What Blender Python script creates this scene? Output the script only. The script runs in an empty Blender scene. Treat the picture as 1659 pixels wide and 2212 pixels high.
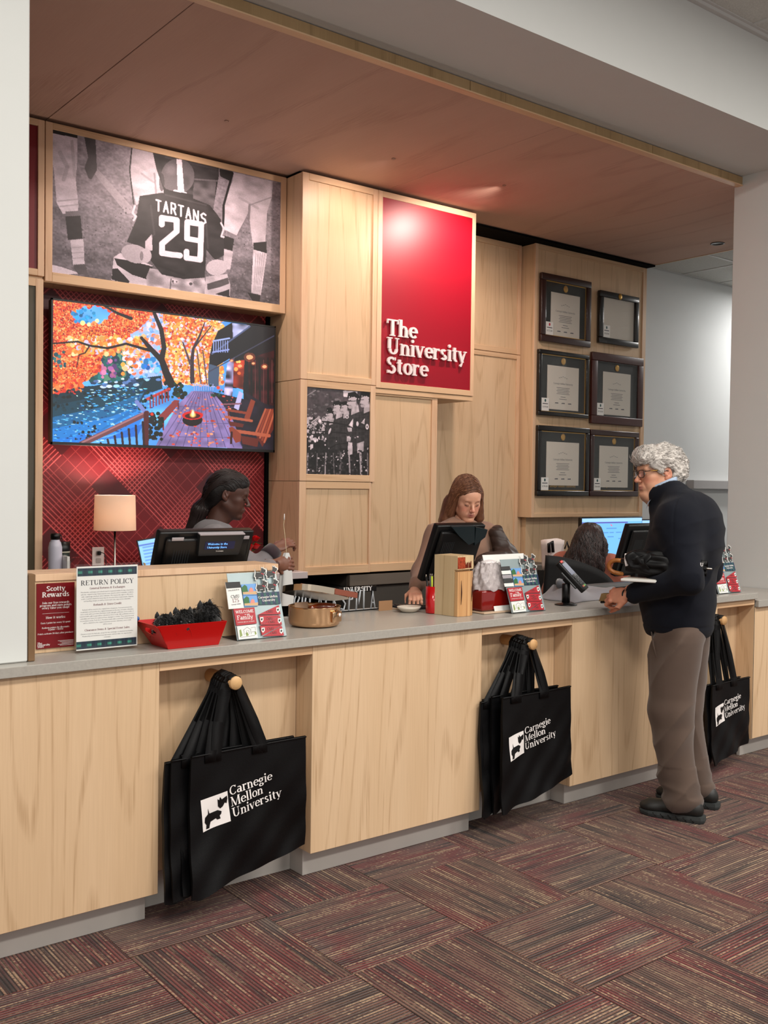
import bpy, bmesh, math, random
import numpy as np
from mathutils import Vector, Matrix

# ------------------------------------------------------------------ camera, world, light, exposure
C = bpy.context.scene.collection
SC = bpy.context.scene
_R = ((0.78597, 0.03174, -0.61745), (-0.61814, 0.03063, -0.78547), (0.01276, 0.99903, 0.02547))
R3 = Matrix(((0.0, 0.0, 0.0),) * 3)
def _cam_rot():
    W, H = 1659.0, 2212.0
    v1 = np.array([3590.0, 1086.0]) - np.array([W / 2, H / 2]); v2 = np.array([-874.0, 1029.0]) - np.array([W / 2, H / 2])
    f = math.sqrt(-(v1 @ v2))
    X = np.array([v1[0], -v1[1], -f]); X /= np.linalg.norm(X)
    Y = np.array([v2[0], -v2[1], -f]); Y /= np.linalg.norm(Y)
    return f, Matrix((X.tolist(), Y.tolist(), np.cross(X, Y).tolist()))
FPX, R3 = _cam_rot()
cd = bpy.data.cameras.new('camera'); cam = bpy.data.objects.new('camera', cd); C.objects.link(cam)
cd.sensor_fit = 'HORIZONTAL'; cd.sensor_width = 36.0; cd.lens = FPX / 1659.0 * 36.0
cd.clip_start = 0.05; cd.clip_end = 100
cam.matrix_world = Matrix.Translation((0, 0, 1.55)) @ R3.to_4x4()
SC.camera = cam

w = bpy.data.worlds.new('world'); SC.world = w; w.use_nodes = True
w.node_tree.nodes['Background'].inputs[0].default_value = (1.0, 0.97, 0.93, 1)
w.node_tree.nodes['Background'].inputs[1].default_value = 0.55
SC.view_settings.view_transform = 'Standard'; SC.view_settings.look = 'None'
SC.view_settings.gamma = 1.0; SC.view_settings.use_curve_mapping = False
SC.view_settings.exposure = 0.20

def area(name, loc, size, power, color=(1, 0.95, 0.88), rot=(0, 0, 0)):
    l = bpy.data.lights.new(name, 'AREA'); l.shape = 'RECTANGLE'; l.size, l.size_y = size
    l.energy = power; l.color = color
    o = bpy.data.objects.new(name, l); C.objects.link(o); o.location = loc; o.rotation_euler = rot
    return o
def spot(name, loc, target, power, angle, blend=0.6, radius=0.04, color=(1, 0.8, 0.66)):
    l = bpy.data.lights.new(name, 'SPOT'); l.energy = power; l.spot_size = math.radians(angle); l.spot_blend = blend
    l.shadow_soft_size = radius; l.color = color
    o = bpy.data.objects.new(name, l); C.objects.link(o); o.location = loc
    o.rotation_euler = (Vector(target) - Vector(loc)).to_track_quat('-Z', 'Y').to_euler()
    return o
# troffers in the store ceiling (customer side)
for i, (x, y) in enumerate([(0.6, 0.8), (3.2, 0.8), (5.8, 0.8), (0.6, -1.8), (3.2, -1.8), (5.8, -1.8), (8.4, 0.8)]):
    area('ceiling_troffer_light', (x, y, 4.09), (1.2, 0.6), 75)
# office ceiling lights beyond the canopy on the right
area('office_troffer_light', (9.6, 5.0, 3.5), (1.2, 0.6), 48, (1, 0.98, 0.95))
# downlights added to the canopy to light the sign and upper cabinets
ADDED_DL = [(2.75, 4.95), (3.85, 4.85), (4.75, 4.8)]
for (x, y), E_ in zip(ADDED_DL, (44, 24, 70)):
    spot('added_downlight_light', (x, y, 3.525), (x, 5.40, 2.75), E_, 136, 0.8, 0.028, (1, .80, .70))
# ------------------------------------------------------------------ materials
MATS = {}
def srgb(r, g, b):
    f = lambda c: (c / 12.92 if c <= 0.04045 else ((c + 0.055) / 1.055) ** 2.4)
    return (f(r), f(g), f(b), 1.0)
def mat(name, col, rough=0.5, metal=0.0, spec=0.5, emit=None, es=1.0, trans=0.0, ior=1.45, coat=0.0, bump=0.0, bscale=200.0, alpha=1.0, var=0.0, vscale=8.0, sheen=0.0):
    if name in MATS: return MATS[name]
    m = bpy.data.materials.new(name); m.use_nodes = True
    nt = m.node_tree; b = nt.nodes['Principled BSDF']
    c = col if len(col) == 4 else (*col, 1.0)
    b.inputs['Base Color'].default_value = c
    b.inputs['Roughness'].default_value = rough; b.inputs['Metallic'].default_value = metal
    b.inputs['Specular IOR Level'].default_value = spec; b.inputs['IOR'].default_value = ior
    b.inputs['Transmission Weight'].default_value = trans; b.inputs['Coat Weight'].default_value = coat
    b.inputs['Alpha'].default_value = alpha; b.inputs['Sheen Weight'].default_value = sheen
    if emit:
        b.inputs['Emission Color'].default_value = emit if len(emit) == 4 else (*emit, 1.0)
        b.inputs['Emission Strength'].default_value = es
    N = nt.nodes.new; L = nt.links.new
    tc = N('ShaderNodeTexCoord')
    no = N('ShaderNodeTexNoise'); no.inputs['Scale'].default_value = vscale; no.inputs['Detail'].default_value = 3
    L(tc.outputs['Object'], no.inputs['Vector'])
    mx = N('ShaderNodeMix'); mx.data_type = 'RGBA'; mx.blend_type = 'MULTIPLY'; mx.inputs[0].default_value = 1.0
    mr = N('ShaderNodeMapRange'); mr.inputs[1].default_value = 0.3; mr.inputs[2].default_value = 0.7
    mr.inputs[3].default_value = 1 - var - 0.015; mr.inputs[4].default_value = 1 + var
    L(no.outputs['Fac'], mr.inputs[0]); mx.inputs[6].default_value = c
    L(mr.outputs[0], mx.inputs[7]); L(mx.outputs[2], b.inputs['Base Color'])
    if bump > 0:
        n2 = N('ShaderNodeTexNoise'); n2.inputs['Scale'].default_value = bscale; n2.inputs['Detail'].default_value = 2
        L(tc.outputs['Object'], n2.inputs['Vector'])
        bp = N('ShaderNodeBump'); bp.inputs['Strength'].default_value = bump; bp.inputs['Distance'].default_value = 0.002
        L(n2.outputs['Fac'], bp.inputs['Height']); L(bp.outputs[0], b.inputs['Normal'])
    MATS[name] = m
    return m
def wood(name, ca, cb, cc, sx=6.5, sz=0.60, axis='Z', rough=0.42, rings=7.0, rot=None, world=False):
    """maple: fine pores + cathedral figure; grain along axis"""
    m = bpy.data.materials.new(name); m.use_nodes = True; MATS[name] = m
    nt = m.node_tree; b = nt.nodes['Principled BSDF']; N = nt.nodes.new; L = nt.links.new
    b.inputs['Roughness'].default_value = rough; b.inputs['Specular IOR Level'].default_value = 0.35
    tc = N('ShaderNodeTexCoord'); mp = N('ShaderNodeMapping'); geo = N('ShaderNodeNewGeometry')
    oi = N('ShaderNodeObjectInfo')
    s = {'Z': (sx, sx, sz), 'X': (sz, sx, sx), 'Y': (sx, sz, sx)}[axis]
    mp.inputs['Scale'].default_value = s
    L(geo.outputs['Position'], mp.inputs['Vector'])
    ad = N('ShaderNodeVectorMath'); ad.operation = 'ADD'
    cm = N('ShaderNodeCombineXYZ'); mu = N('ShaderNodeMath'); mu.operation = 'MULTIPLY'; mu.inputs[1].default_value = 37.0
    L(oi.outputs['Random'], mu.inputs[0]); L(mu.outputs[0], cm.inputs[0]); L(mu.outputs[0], cm.inputs[2]); 
    L(mp.outputs[0], ad.inputs[0]); L(cm.outputs[0], ad.inputs[1])
    n1 = N('ShaderNodeTexNoise'); n1.inputs['Scale'].default_value = 0.55; n1.inputs['Detail'].default_value = 1.0; n1.inputs['Roughness'].default_value = 0.35
    L(ad.outputs[0], n1.inputs['Vector'])
    m1 = N('ShaderNodeMath'); m1.operation = 'MULTIPLY'; m1.inputs[1].default_value = rings * 10.5; L(n1.outputs['Fac'], m1.inputs[0])
    sn = N('ShaderNodeMath'); sn.operation = 'SINE'; L(m1.outputs[0], sn.inputs[0])
    mr = N('ShaderNodeMapRange'); mr.inputs[1].default_value = 0.70; mr.inputs[2].default_value = 1.0; L(sn.outputs[0], mr.inputs[0])
    # fine grain
    mp2 = N('ShaderNodeMapping'); s2 = {'Z': (160, 160, 5), 'X': (5, 160, 160), 'Y': (160, 5, 160)}[axis]; mp2.inputs['Scale'].default_value = s2
    L(geo.outputs['Position'], mp2.inputs['Vector'])
    n2 = N('ShaderNodeTexNoise'); n2.inputs['Scale'].default_value = 1.0; n2.inputs['Detail'].default_value = 2; L(mp2.outputs[0], n2.inputs['Vector'])
    n3 = N('ShaderNodeTexNoise'); n3.inputs['Scale'].default_value = 0.9; n3.inputs['Detail'].default_value = 2; L(ad.outputs[0], n3.inputs['Vector'])
    x1 = N('ShaderNodeMix'); x1.data_type = 'RGBA'; x1.inputs[6].default_value = ca; x1.inputs[7].default_value = cb; 
    r3 = N('ShaderNodeMapRange'); r3.inputs[1].default_value = 0.35; r3.inputs[2].default_value = 0.65; L(n3.outputs['Fac'], r3.inputs[0]); L(r3.outputs[0], x1.inputs[0])
    x2 = N('ShaderNodeMix'); x2.data_type = 'RGBA'; x2.inputs[7].default_value = cc; L(x1.outputs[2], x2.inputs[6])
    f1 = N('ShaderNodeMath'); f1.operation = 'MULTIPLY'; f1.inputs[1].default_value = 0.46; L(mr.outputs[0], f1.inputs[0]); 
    f2 = N('ShaderNodeMath'); f2.operation = 'MULTIPLY'; L(f1.outputs[0], f2.inputs[0]); 
    r2 = N('ShaderNodeMapRange'); r2.inputs[1].default_value = 0.3; r2.inputs[2].default_value = 0.7; L(n2.outputs['Fac'], r2.inputs[0]); L(r2.outputs[0], f2.inputs[1])
    f3 = N('ShaderNodeMath'); f3.operation = 'ADD'; L(f2.outputs[0], f3.inputs[0])
    f4 = N('ShaderNodeMath'); f4.operation = 'MULTIPLY'; f4.inputs[1].default_value = 0.13; L(r2.outputs[0], f4.inputs[0]); L(f4.outputs[0], f3.inputs[1])
    L(f3.outputs[0], x2.inputs[0]); L(x2.outputs[2], b.inputs['Base Color'])
    return m
MAPLE = wood('maple_veneer', srgb(.87, .75, .61), srgb(.845, .72, .575), srgb(.66, .52, .375))
MAPLE_EDGE = wood('maple_trim', srgb(.90, .765, .635), srgb(.87, .725, .59), srgb(.72, .55, .40), rings=3)
MAPLE_X = wood('maple_trim_lengthwise', srgb(.88, .745, .60), srgb(.85, .71, .56), srgb(.70, .53, .38), axis='X', rings=3)
MAPLE_END = wood('maple_canopy_edge', srgb(.72, .61, .45), srgb(.67, .56, .40), srgb(.50, .40, .27), rings=3)
CANOPY = wood('canopy_plywood', srgb(.79, .66, .59), srgb(.76, .63, .56), srgb(.65, .52, .45), axis='Y', sx=3.0, sz=0.8, rings=3, rough=0.8)
WHITE = mat('white_wall_paint', srgb(.83, .84, .83), 0.75, spec=.25, bump=.05, bscale=150)
COOLWHITE = mat('cool_white_wall_paint', srgb(.86, .87, .87), 0.75, spec=.25, bump=.05, bscale=150)
QUARTZ = mat('grey_quartz', srgb(.655, .64, .61), 0.28, spec=.5, var=.05, vscale=120)
KICK = mat('grey_toe_kick', srgb(.78, .76, .735), 0.6, var=.02)
BLACKGAP = mat('black_shadow_gap', srgb(.03, .025, .025), 0.9, spec=.1)
BROWNPOST = mat('bronze_trim', srgb(.47, .36, .25), 0.4, var=.1)
BLACK = mat('black_plastic', srgb(.035, .037, .042), 0.38)
BLACKG = mat('black_gloss', srgb(.02, .02, .025), 0.12, coat=.3)
CHARCOAL = mat('charcoal_plastic', srgb(.12, .13, .14), 0.4)
PAPER = mat('white_paper', srgb(.90, .90, .885), 0.6)
INK = mat('dark_ink', srgb(.10, .10, .16), 0.6)
INKG = mat('grey_ink', srgb(.33, .33, .36), 0.6)
INKR = mat('maroon_ink', srgb(.42, .16, .20), 0.6)
WINK = mat('white_ink', srgb(.93, .91, .90), 0.55)
RED = mat('sign_red', srgb(.60, .0, .12), 0.42, spec=.6)
DEEPRED = mat('poster_red', srgb(.46, .0, .05), 0.4)
GOLD = mat('gold_foil', srgb(.80, .62, .30), 0.35, metal=.7)
STEEL = mat('polished_steel', srgb(.82, .76, .68), 0.14, metal=1.0)
CHROME = mat('satin_nickel', srgb(.72, .70, .66), 0.3, metal=1.0)
def pane(name, tint=(1, 1, 1), rough=.03, k=.5):
    m = bpy.data.materials.new(name); m.use_nodes = True; nt = m.node_tree; MATS[name] = m; nt.nodes.remove(nt.nodes['Principled BSDF'])
    a = nt.nodes.new('ShaderNodeBsdfTransparent'); a.inputs[0].default_value = (*tint, 1); g = nt.nodes.new('ShaderNodeBsdfGlossy'); g.inputs['Roughness'].default_value = rough
    f = nt.nodes.new('ShaderNodeLayerWeight'); q = nt.nodes.new('ShaderNodeMath'); q.operation = 'MULTIPLY_ADD'; pw = nt.nodes.new('ShaderNodeMath'); pw.operation = 'POWER'; pw.inputs[1].default_value = 3; nt.links.new(f.outputs[1], pw.inputs[0]); q.inputs[1].default_value = k * .5; q.inputs[2].default_value = .03 * k
    x = nt.nodes.new('ShaderNodeMixShader'); L = nt.links.new; L(pw.outputs[0], q.inputs[0]); L(q.outputs[0], x.inputs[0]); L(a.outputs[0], x.inputs[1]); L(g.outputs[0], x.inputs[2]); L(x.outputs[0], nt.nodes['Material Output'].inputs[0]); return m
ACRYL = mat('clear_acrylic', (1, 1, 1), 0.03, trans=1.0, ior=1.3)
GLASSM = ACRYL

# ------------------------------------------------------------------ mesh helpers
class MB:
    def __init__(s):
        s.v = []; s.f = []; s.mi = []; s.sm = []; s.M = None; s.m = 0; s.smooth = False
    def add(s, vs, fs, smooth=None):
        o = len(s.v)
        if s.M is not None: vs = [tuple(s.M @ Vector(p)) for p in vs]
        s.v.extend([tuple(p) for p in vs]); sm = s.smooth if smooth is None else smooth
        for f in fs:
            s.f.append(tuple(i + o for i in f)); s.mi.append(s.m); s.sm.append(sm)
        return s
    def box(s, x0, x1, y0, y1, z0, z1, bev=0.0, seg=1):
        vs = [(x0, y0, z0), (x1, y0, z0), (x1, y1, z0), (x0, y1, z0), (x0, y0, z1), (x1, y0, z1), (x1, y1, z1), (x0, y1, z1)]
        fs = [(0, 3, 2, 1), (4, 5, 6, 7), (0, 1, 5, 4), (1, 2, 6, 5), (2, 3, 7, 6), (3, 0, 4, 7)]
        if bev <= 0: return s.add(vs, fs, False)
        bm = bmesh.new(); bv = [bm.verts.new(p) for p in vs]
        for f in fs: bm.faces.new([bv[i] for i in f])
        bmesh.ops.bevel(bm, geom=bm.edges[:], offset=bev, segments=seg, profile=0.6, affect='EDGES')
        bm.verts.index_update()
        s.add([tuple(v.co) for v in bm.verts], [tuple(v.index for v in f.verts) for f in bm.faces], seg > 1); bm.free()
        return s
    def hexa(s, pts):  # 8 points: bottom 4, top 4
        return s.add(pts, [(0, 3, 2, 1), (4, 5, 6, 7), (0, 1, 5, 4), (1, 2, 6, 5), (2, 3, 7, 6), (3, 0, 4, 7)], False)
    def prism(s, poly, o, ux, uy, dv):
        o = Vector(o); ux = Vector(ux); uy = Vector(uy); dv = Vector(dv); n = len(poly)
        a = [o + ux * p[0] + uy * p[1] for p in poly]; b = [p + dv for p in a]
        fs = [tuple(range(n)), tuple(range(2 * n - 1, n - 1, -1))] + [((i + 1) % n, i, n + i, n + (i + 1) % n) for i in range(n)]
        return s.add(a + b, fs, False)
    def flat(s, poly, o, ux, uy):
        o = Vector(o); ux = Vector(ux); uy = Vector(uy)
        return s.add([o + ux * p[0] + uy * p[1] for p in poly], [tuple(range(len(poly)))], False)
    def tube(s, path, r, n=10, caps=True, closed=False, smooth=True, flatk=None):
        P = [Vector(p) for p in path]; m = len(P); rr = r if isinstance(r, (list, tuple)) else [r] * m
        T = []
        for i in range(m):
            a = P[(i - 1) % m] if closed else P[max(i - 1, 0)]; b = P[(i + 1) % m] if closed else P[min(i + 1, m - 1)]
            t = (b - a); T.append(t.normalized() if t.length > 1e-9 else Vector((0, 0, 1)))
        u = T[0].orthogonal().normalized(); vs = []; fs = []
        for i in range(m):
            u = (u - T[i] * u.dot(T[i])); u = u.normalized() if u.length > 1e-6 else T[i].orthogonal().normalized()
            w_ = T[i].cross(u)
            for k in range(n):
                a = 2 * math.pi * k / n
                vs.append(P[i] + (u * math.cos(a) + w_ * math.sin(a) * (flatk or 1)) * rr[i])
        for i in range(m if closed else m - 1):
            j = (i + 1) % m
            for k in range(n):
                k2 = (k + 1) % n; fs.append((i * n + k, i * n + k2, j * n + k2, j * n + k))
        s.add(vs, fs, smooth)
        if caps and not closed:
            o = len(s.v) - m * n
            s.f.append(tuple(o + k for k in range(n - 1, -1, -1))); s.mi.append(s.m); s.sm.append(False)
            s.f.append(tuple(o + (m - 1) * n + k for k in range(n))); s.mi.append(s.m); s.sm.append(False)
        return s
    def lathe(s, prof, c=(0, 0, 0), n=28, smooth=True, sx=1.0, sy=1.0):
        vs = []; fs = []; c = Vector(c); m = len(prof)
        for r, z in prof:
            for k in range(n):
                a = 2 * math.pi * k / n; vs.append(c + Vector((r * math.cos(a) * sx, r * math.sin(a) * sy, z)))
        for i in range(m - 1):
            for k in range(n):
                k2 = (k + 1) % n; fs.append((i * n + k, i * n + k2, (i + 1) * n + k2, (i + 1) * n + k))
        if prof[0][0] > 1e-5: fs.append(tuple(range(n - 1, -1, -1)))
        if prof[-1][0] > 1e-5: fs.append(tuple((m - 1) * n + k for k in range(n)))
        return s.add(vs, fs, smooth)
    def ball(s, c, r, n=14, sc=(1, 1, 1)):
        m = n // 2 + 1
        pr = [(max(math.sin(math.pi * i / m), 0) * r, -math.cos(math.pi * i / m) * r * sc[2]) for i in range(m + 1)]
        pr[0] = (1e-6, pr[0][1]); pr[-1] = (1e-6, pr[-1][1])
        return s.lathe(pr, c, n, True, sc[0], sc[1])
    def sheet(s, fn, nu, nv, th=0.0, smooth=True):
        g = [[Vector(fn(i / nu, j / nv)) for j in range(nv + 1)] for i in range(nu + 1)]
        vs = [p for r in g for p in r]; w_ = nv + 1
        fs = [(i * w_ + j, (i + 1) * w_ + j, (i + 1) * w_ + j + 1, i * w_ + j + 1) for i in range(nu) for j in range(nv)]
        if th:
            nn = []
            for i in range(nu + 1):
                for j in range(nv + 1):
                    du = g[min(i + 1, nu)][j] - g[max(i - 1, 0)][j]; dv = g[i][min(j + 1, nv)] - g[i][max(j - 1, 0)]
                    q = du.cross(dv); nn.append(q.normalized() if q.length > 1e-12 else Vector((0, 0, 1)))
            k = len(vs); vs = vs + [p - q * th for p, q in zip(vs, nn)]
            fs = fs + [tuple(k + i for i in reversed(f)) for f in fs]
            for i in range(nu):
                for (a, b) in ((i * w_, (i + 1) * w_), ((i + 1) * w_ + nv, i * w_ + nv)): fs.append((b, a, a + k, b + k))
            for j in range(nv):
                for (a, b) in ((j + 1, j), (nu * w_ + j, nu * w_ + j + 1)): fs.append((b, a, a + k, b + k))
        return s.add(vs, fs, smooth)
    def build(s, name, mats, parent=None, label=None, kind=None):
        off = Vector(parent['_o']) if parent is not None else Vector((0, 0, 0))
        return mk(name, np.array(s.v, dtype=np.float64) if s.v else np.zeros((0, 3)), s.f, mats, parent, label, kind, s.mi, s.sm)
def mk(name, V, F, mats, parent=None, label=None, kind=None, mi=None, sm=True):
    me = bpy.data.meshes.new(name)
    V = np.asarray(V, dtype=np.float64)
    off = np.array(parent['_o']) if parent is not None else np.zeros(3)
    o = bpy.data.objects.new(name, me)
    if parent is None and len(V):
        off = np.array([(V[:, 0].min() + V[:, 0].max()) / 2, (V[:, 1].min() + V[:, 1].max()) / 2, V[:, 2].min()])
        o.location = off.tolist()
    me.from_pydata((V - off).tolist(), [], F if isinstance(F, list) else F.tolist())
    if not isinstance(mats, (list, tuple)): mats = [mats]
    for m in mats: me.materials.append(m)
    n = len(me.polygons)
    if mi is not None and len(mats) > 1: me.polygons.foreach_set('material_index', mi)
    if isinstance(sm, bool): sm = [sm] * n
    if len(sm) == n: me.polygons.foreach_set('use_smooth', sm)
    me.update()
    C.objects.link(o); o['_o'] = off.tolist()
    if parent is not None: o.parent = parent; 
    if label: o['label'] = label
    if kind: o['kind'] = kind
    return o
def thing(name, label, cat, loc=(0, 0, 0), group=None):
    o = bpy.data.objects.new(name, None); C.objects.link(o); o.location = loc; o['_o'] = list(map(float, loc))
    o.empty_display_size = 0.05
    o['label'] = label; o['category'] = cat
    if group: o['group'] = group
    return o
def tag(o, label, cat, group=None):
    o['label'] = label; o['category'] = cat
    if group: o['group'] = group
    return o
def struct(o):
    o['kind'] = 'structure'; return o
def box1(name, m, x0, x1, y0, y1, z0, z1, parent=None, bev=0.0, label=None, kind=None, seg=1):
    return MB().box(x0, x1, y0, y1, z0, z1, bev, seg).build(name, m, parent, label, kind)
def frameM(o, ux, uy=None, uz=None):
    """matrix with local x,y,z axes ux,uy,uz at o"""
    ux = Vector(ux).normalized(); uz = Vector(uz).normalized() if uz is not None else None
    if uy is None: uy = uz.cross(ux).normalized(); 
    else: uy = Vector(uy).normalized()
    if uz is None: uz = ux.cross(uy).normalized()
    return Matrix(((ux.x, uy.x, uz.x, o[0]), (ux.y, uy.y, uz.y, o[1]), (ux.z, uy.z, uz.z, o[2]), (0, 0, 0, 1)))

# ------------------------------------------------------------------ lettering
_A = {}
def _g(ch, adv, d): _A[ch] = (adv, d)
_n = 'v.12,0,.48;s.12,0,.24;q.06,.475,.12;a.27,.33,.15,.15,165,0;v.42,0,.33;s.42,0,.24'
_g('a', .50, 'a.2,.15,.15,.14,0,360;v.37,.03,.34;a.22,.34,.15,.14,0,140;s.41,0,.14')
_g('b', .54, 'v.12,0,.74;q.06,.715,.12;a.28,.25,.18,.24,-170,170')
_g('c', .46, 'a.27,.25,.21,.24,45,320')
_g('d', .55, 'a.24,.25,.18,.24,10,350;v.42,0,.74;q.34,.715,.14;s.46,0,.14')
_g('e', .48, 'a.26,.25,.2,.24,0,320;h.08,.46,.27')
_g('f', .34, 'v.15,0,.58;a.27,.58,.12,.14,180,50;h.03,.30,.475;s.15,0,.26')
_g('g', .50, 'a.22,.33,.15,.16,0,360;a.23,-.06,.18,.12,0,360;l.12,.18,.14,.06;q.42,.47,.12')
_g('h', .56, 'v.12,0,.74;s.12,0,.24;q.06,.715,.12;a.27,.33,.15,.15,165,0;v.42,0,.33;s.42,0,.24')
_g('i', .28, 'v.14,0,.49;s.14,0,.24;q.07,.475,.12;d.13,.66,.075')
_g('j', .28, 'v.14,-.1,.49;a.04,-.1,.1,.12,0,-110;q.07,.475,.12;d.13,.66,.075')
_g('k', .54, 'v.12,0,.74;q.06,.715,.12;s.12,0,.22;n.14,.22,.40,.47;t.24,.28,.42,.02;s.44,0,.20;q.40,.475,.18')
_g('l', .28, 'v.14,0,.74;s.14,0,.24;q.07,.715,.12')
_g('m', .84, 'v.12,0,.48;s.12,0,.22;q.06,.475,.12;a.26,.33,.14,.15,165,0;v.40,0,.33;s.40,0,.22;a.54,.33,.14,.15,165,0;v.69,0,.33;s.69,0,.22')
_g('n', .56, _n)
_g('o', .50, 'a.25,.25,.2,.25,0,360')
_g('p', .54, 'v.12,-.2,.48;s.12,-.2,.24;q.06,.475,.12;a.28,.25,.18,.24,-170,170')
_g('q', .54, 'v.42,-.2,.48;s.42,-.2,.24;a.24,.25,.18,.24,10,350')
_g('r', .42, 'v.12,0,.48;s.13,0,.26;q.06,.475,.12;a.27,.33,.15,.15,165,80;d.33,.43,.06')
_g('s', .42, 'u.2,.365,.13,.115,30,265;u.2,.135,.14,.115,90,-150')
_g('t', .36, 'v.15,.1,.62;h.02,.30,.475;a.25,.11,.1,.11,180,300')
_g('u', .56, 'v.13,.17,.48;q.07,.475,.12;a.27,.15,.15,.14,180,350;v.42,0,.48;q.36,.475,.12;s.46,0,.14')
_g('v', .52, 't.08,.48,.27,0;n.27,.02,.42,.48;q.08,.475,.22;q.43,.475,.18')
_g('w', .76, 't.08,.48,.24,0;n.24,.02,.38,.46;t.36,.48,.52,0;n.52,.02,.66,.48;q.08,.475,.22;q.37,.475,.2;q.67,.475,.18')
_g('x', .52, 't.08,.48,.42,0;n.08,0,.42,.48;q.09,.475,.2;q.41,.475,.18;q.09,.025,.18;q.42,.025,.2')
_g('y', .52, 't.08,.48,.27,0;n.43,.48,.2,-.14;q.08,.475,.22;q.43,.475,.18;d.16,-.15,.06')
_g('z', .46, 'h.06,.40,.465;h.05,.42,.03;n.08,.03,.38,.46')
_g('A', .70, 'n.08,0,.33,.70;t.33,.70,.58,0;h.17,.48,.24;s.08,0,.22;s.58,0,.26')
_g('B', .62, 'v.14,0,.7;h.04,.32,.675;h.04,.34,.025;h.14,.32,.37;a.3,.52,.16,.16,-90,90;a.32,.19,.19,.17,-90,90')
_g('C', .66, 'a.35,.35,.29,.35,40,320;l.56,.52,.58,.68')
_g('D', .68, 'v.14,0,.7;h.04,.3,.675;h.04,.3,.025;a.3,.35,.28,.325,-90,90')
_g('E', .60, 'v.14,0,.7;h.04,.5,.675;h.04,.53,.025;h.14,.36,.37;l.51,.7,.51,.52;l.54,.0,.54,.18;l.37,.28,.37,.46')
_g('F', .56, 'v.14,0,.7;h.04,.5,.675;h.14,.36,.37;l.51,.7,.51,.52;s.14,0,.28')
_g('G', .70, 'a.35,.35,.29,.35,40,330;v.56,.02,.30;s.55,.31,.22')
_g('H', .76, 'v.15,0,.7;v.59,0,.7;h.15,.59,.36;s.15,0,.26;s.15,.665,.26;s.59,0,.26;s.59,.665,.26')
_g('I', .34, 'v.17,0,.7;s.17,0,.28;s.17,.665,.28')
_g('J', .46, 'v.27,.12,.7;s.27,.665,.26;a.15,.12,.12,.13,0,-150')
_g('L', .58, 'v.14,0,.7;s.14,.665,.26;h.04,.5,.025;l.51,0,.51,.2')
_g('M', .88, 'l.13,0,.13,.7;t.13,.7,.42,0;n.42,0,.72,.7;v.74,0,.7;s.12,0,.2;s.75,0,.26;q.12,.675,.2;q.76,.675,.22')
_g('N', .76, 'l.13,0,.13,.7;t.13,.7,.6,0;l.62,0,.62,.7;s.13,0,.22;q.11,.675,.2;q.62,.675,.22')
_g('O', .72, 'a.36,.35,.3,.35,0,360')
_g('P', .60, 'v.14,0,.7;h.04,.32,.675;h.14,.32,.32;a.3,.5,.19,.175,-90,90;s.14,0,.28')
_g('R', .68, 'v.14,0,.7;h.04,.32,.675;h.14,.32,.34;a.3,.51,.18,.165,-90,90;t.32,.34,.54,.02;s.14,0,.26;s.58,0,.16')
_g('S', .56, 'u.27,.53,.18,.165,30,265;u.27,.18,.19,.175,90,-150;l.46,.56,.46,.69;l.07,.14,.07,.01')
_g('T', .64, 'h.03,.61,.67;v.32,0,.7;s.32,0,.28;l.045,.7,.045,.52;l.595,.7,.595,.52')
_g('U', .74, 'v.16,.25,.7;a.36,.24,.2,.23,180,360;l.56,.24,.56,.7;s.16,.665,.28;s.56,.665,.22')
_g('W', 1.0, 't.1,.7,.32,0;n.32,.02,.5,.68;t.48,.7,.7,0;n.7,.02,.9,.7;q.1,.675,.24;q.49,.675,.22;q.9,.675,.2')
_g('Y', .68, 't.1,.7,.33,.34;n.57,.7,.36,.34;v.34,0,.36;s.34,0,.26;q.1,.675,.24;q.57,.675,.2')
_g('0', .54, 'a.27,.35,.2,.35,0,360'); _g('1', .40, 'v.22,0,.7;s.22,0,.3;l.1,.56,.2,.68')
_g('2', .54, 'a.26,.5,.18,.2,160,-30;n.42,.40,.08,.04;h.06,.47,.05'); _g('3', .54, 'a.24,.52,.16,.17,150,-90;a.24,.18,.2,.18,90,-150')
_g('5', .54, 'l.12,.38,.12,.7;h.12,.44,.66;a.24,.21,.2,.21,110,-140'); _g('4', .54, 'n.34,.70,.06,.22;h.04,.50,.20;v.36,0,.7'); _g('6', .54, 'a.27,.21,.18,.2,0,360;a.33,.3,.25,.38,100,190'); _g('7', .50, 'h.05,.45,.66;n.44,.66,.18,0'); _g('8', .54, 'a.27,.53,.15,.16,0,360;a.27,.19,.19,.18,0,360')
_g('9', .54, 'a.26,.49,.18,.2,0,360;a.2,.3,.25,.29,30,-80')
_g('$', .54, 'u.27,.5,.16,.15,30,265;u.27,.2,.17,.15,90,-150;l.27,-.06,.27,.76'); _g('.', .24, 'd.11,.06,.07'); _g(',', .24, 'd.11,.05,.07;l.13,.02,.08,-.12')
_g('!', .28, 'v.14,.2,.7;d.14,.06,.07'); _g(':', .26, 'd.12,.06,.07;d.12,.38,.07'); _g('(', .3, 'a.3,.3,.18,.42,120,240'); _g(')', .3, 'a.0,.3,.18,.42,-60,60')
_g('=', .5, 'h.08,.42,.22;h.08,.42,.4'); _g('&', .70, 'a.28,.53,.13,.15,0,360;a.26,.18,.2,.18,60,360;n.2,.42,.5,.02;l.46,.18,.56,.36'); _g(' ', .26, ''); _g("'", .2, 'l.1,.55,.1,.72')
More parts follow.
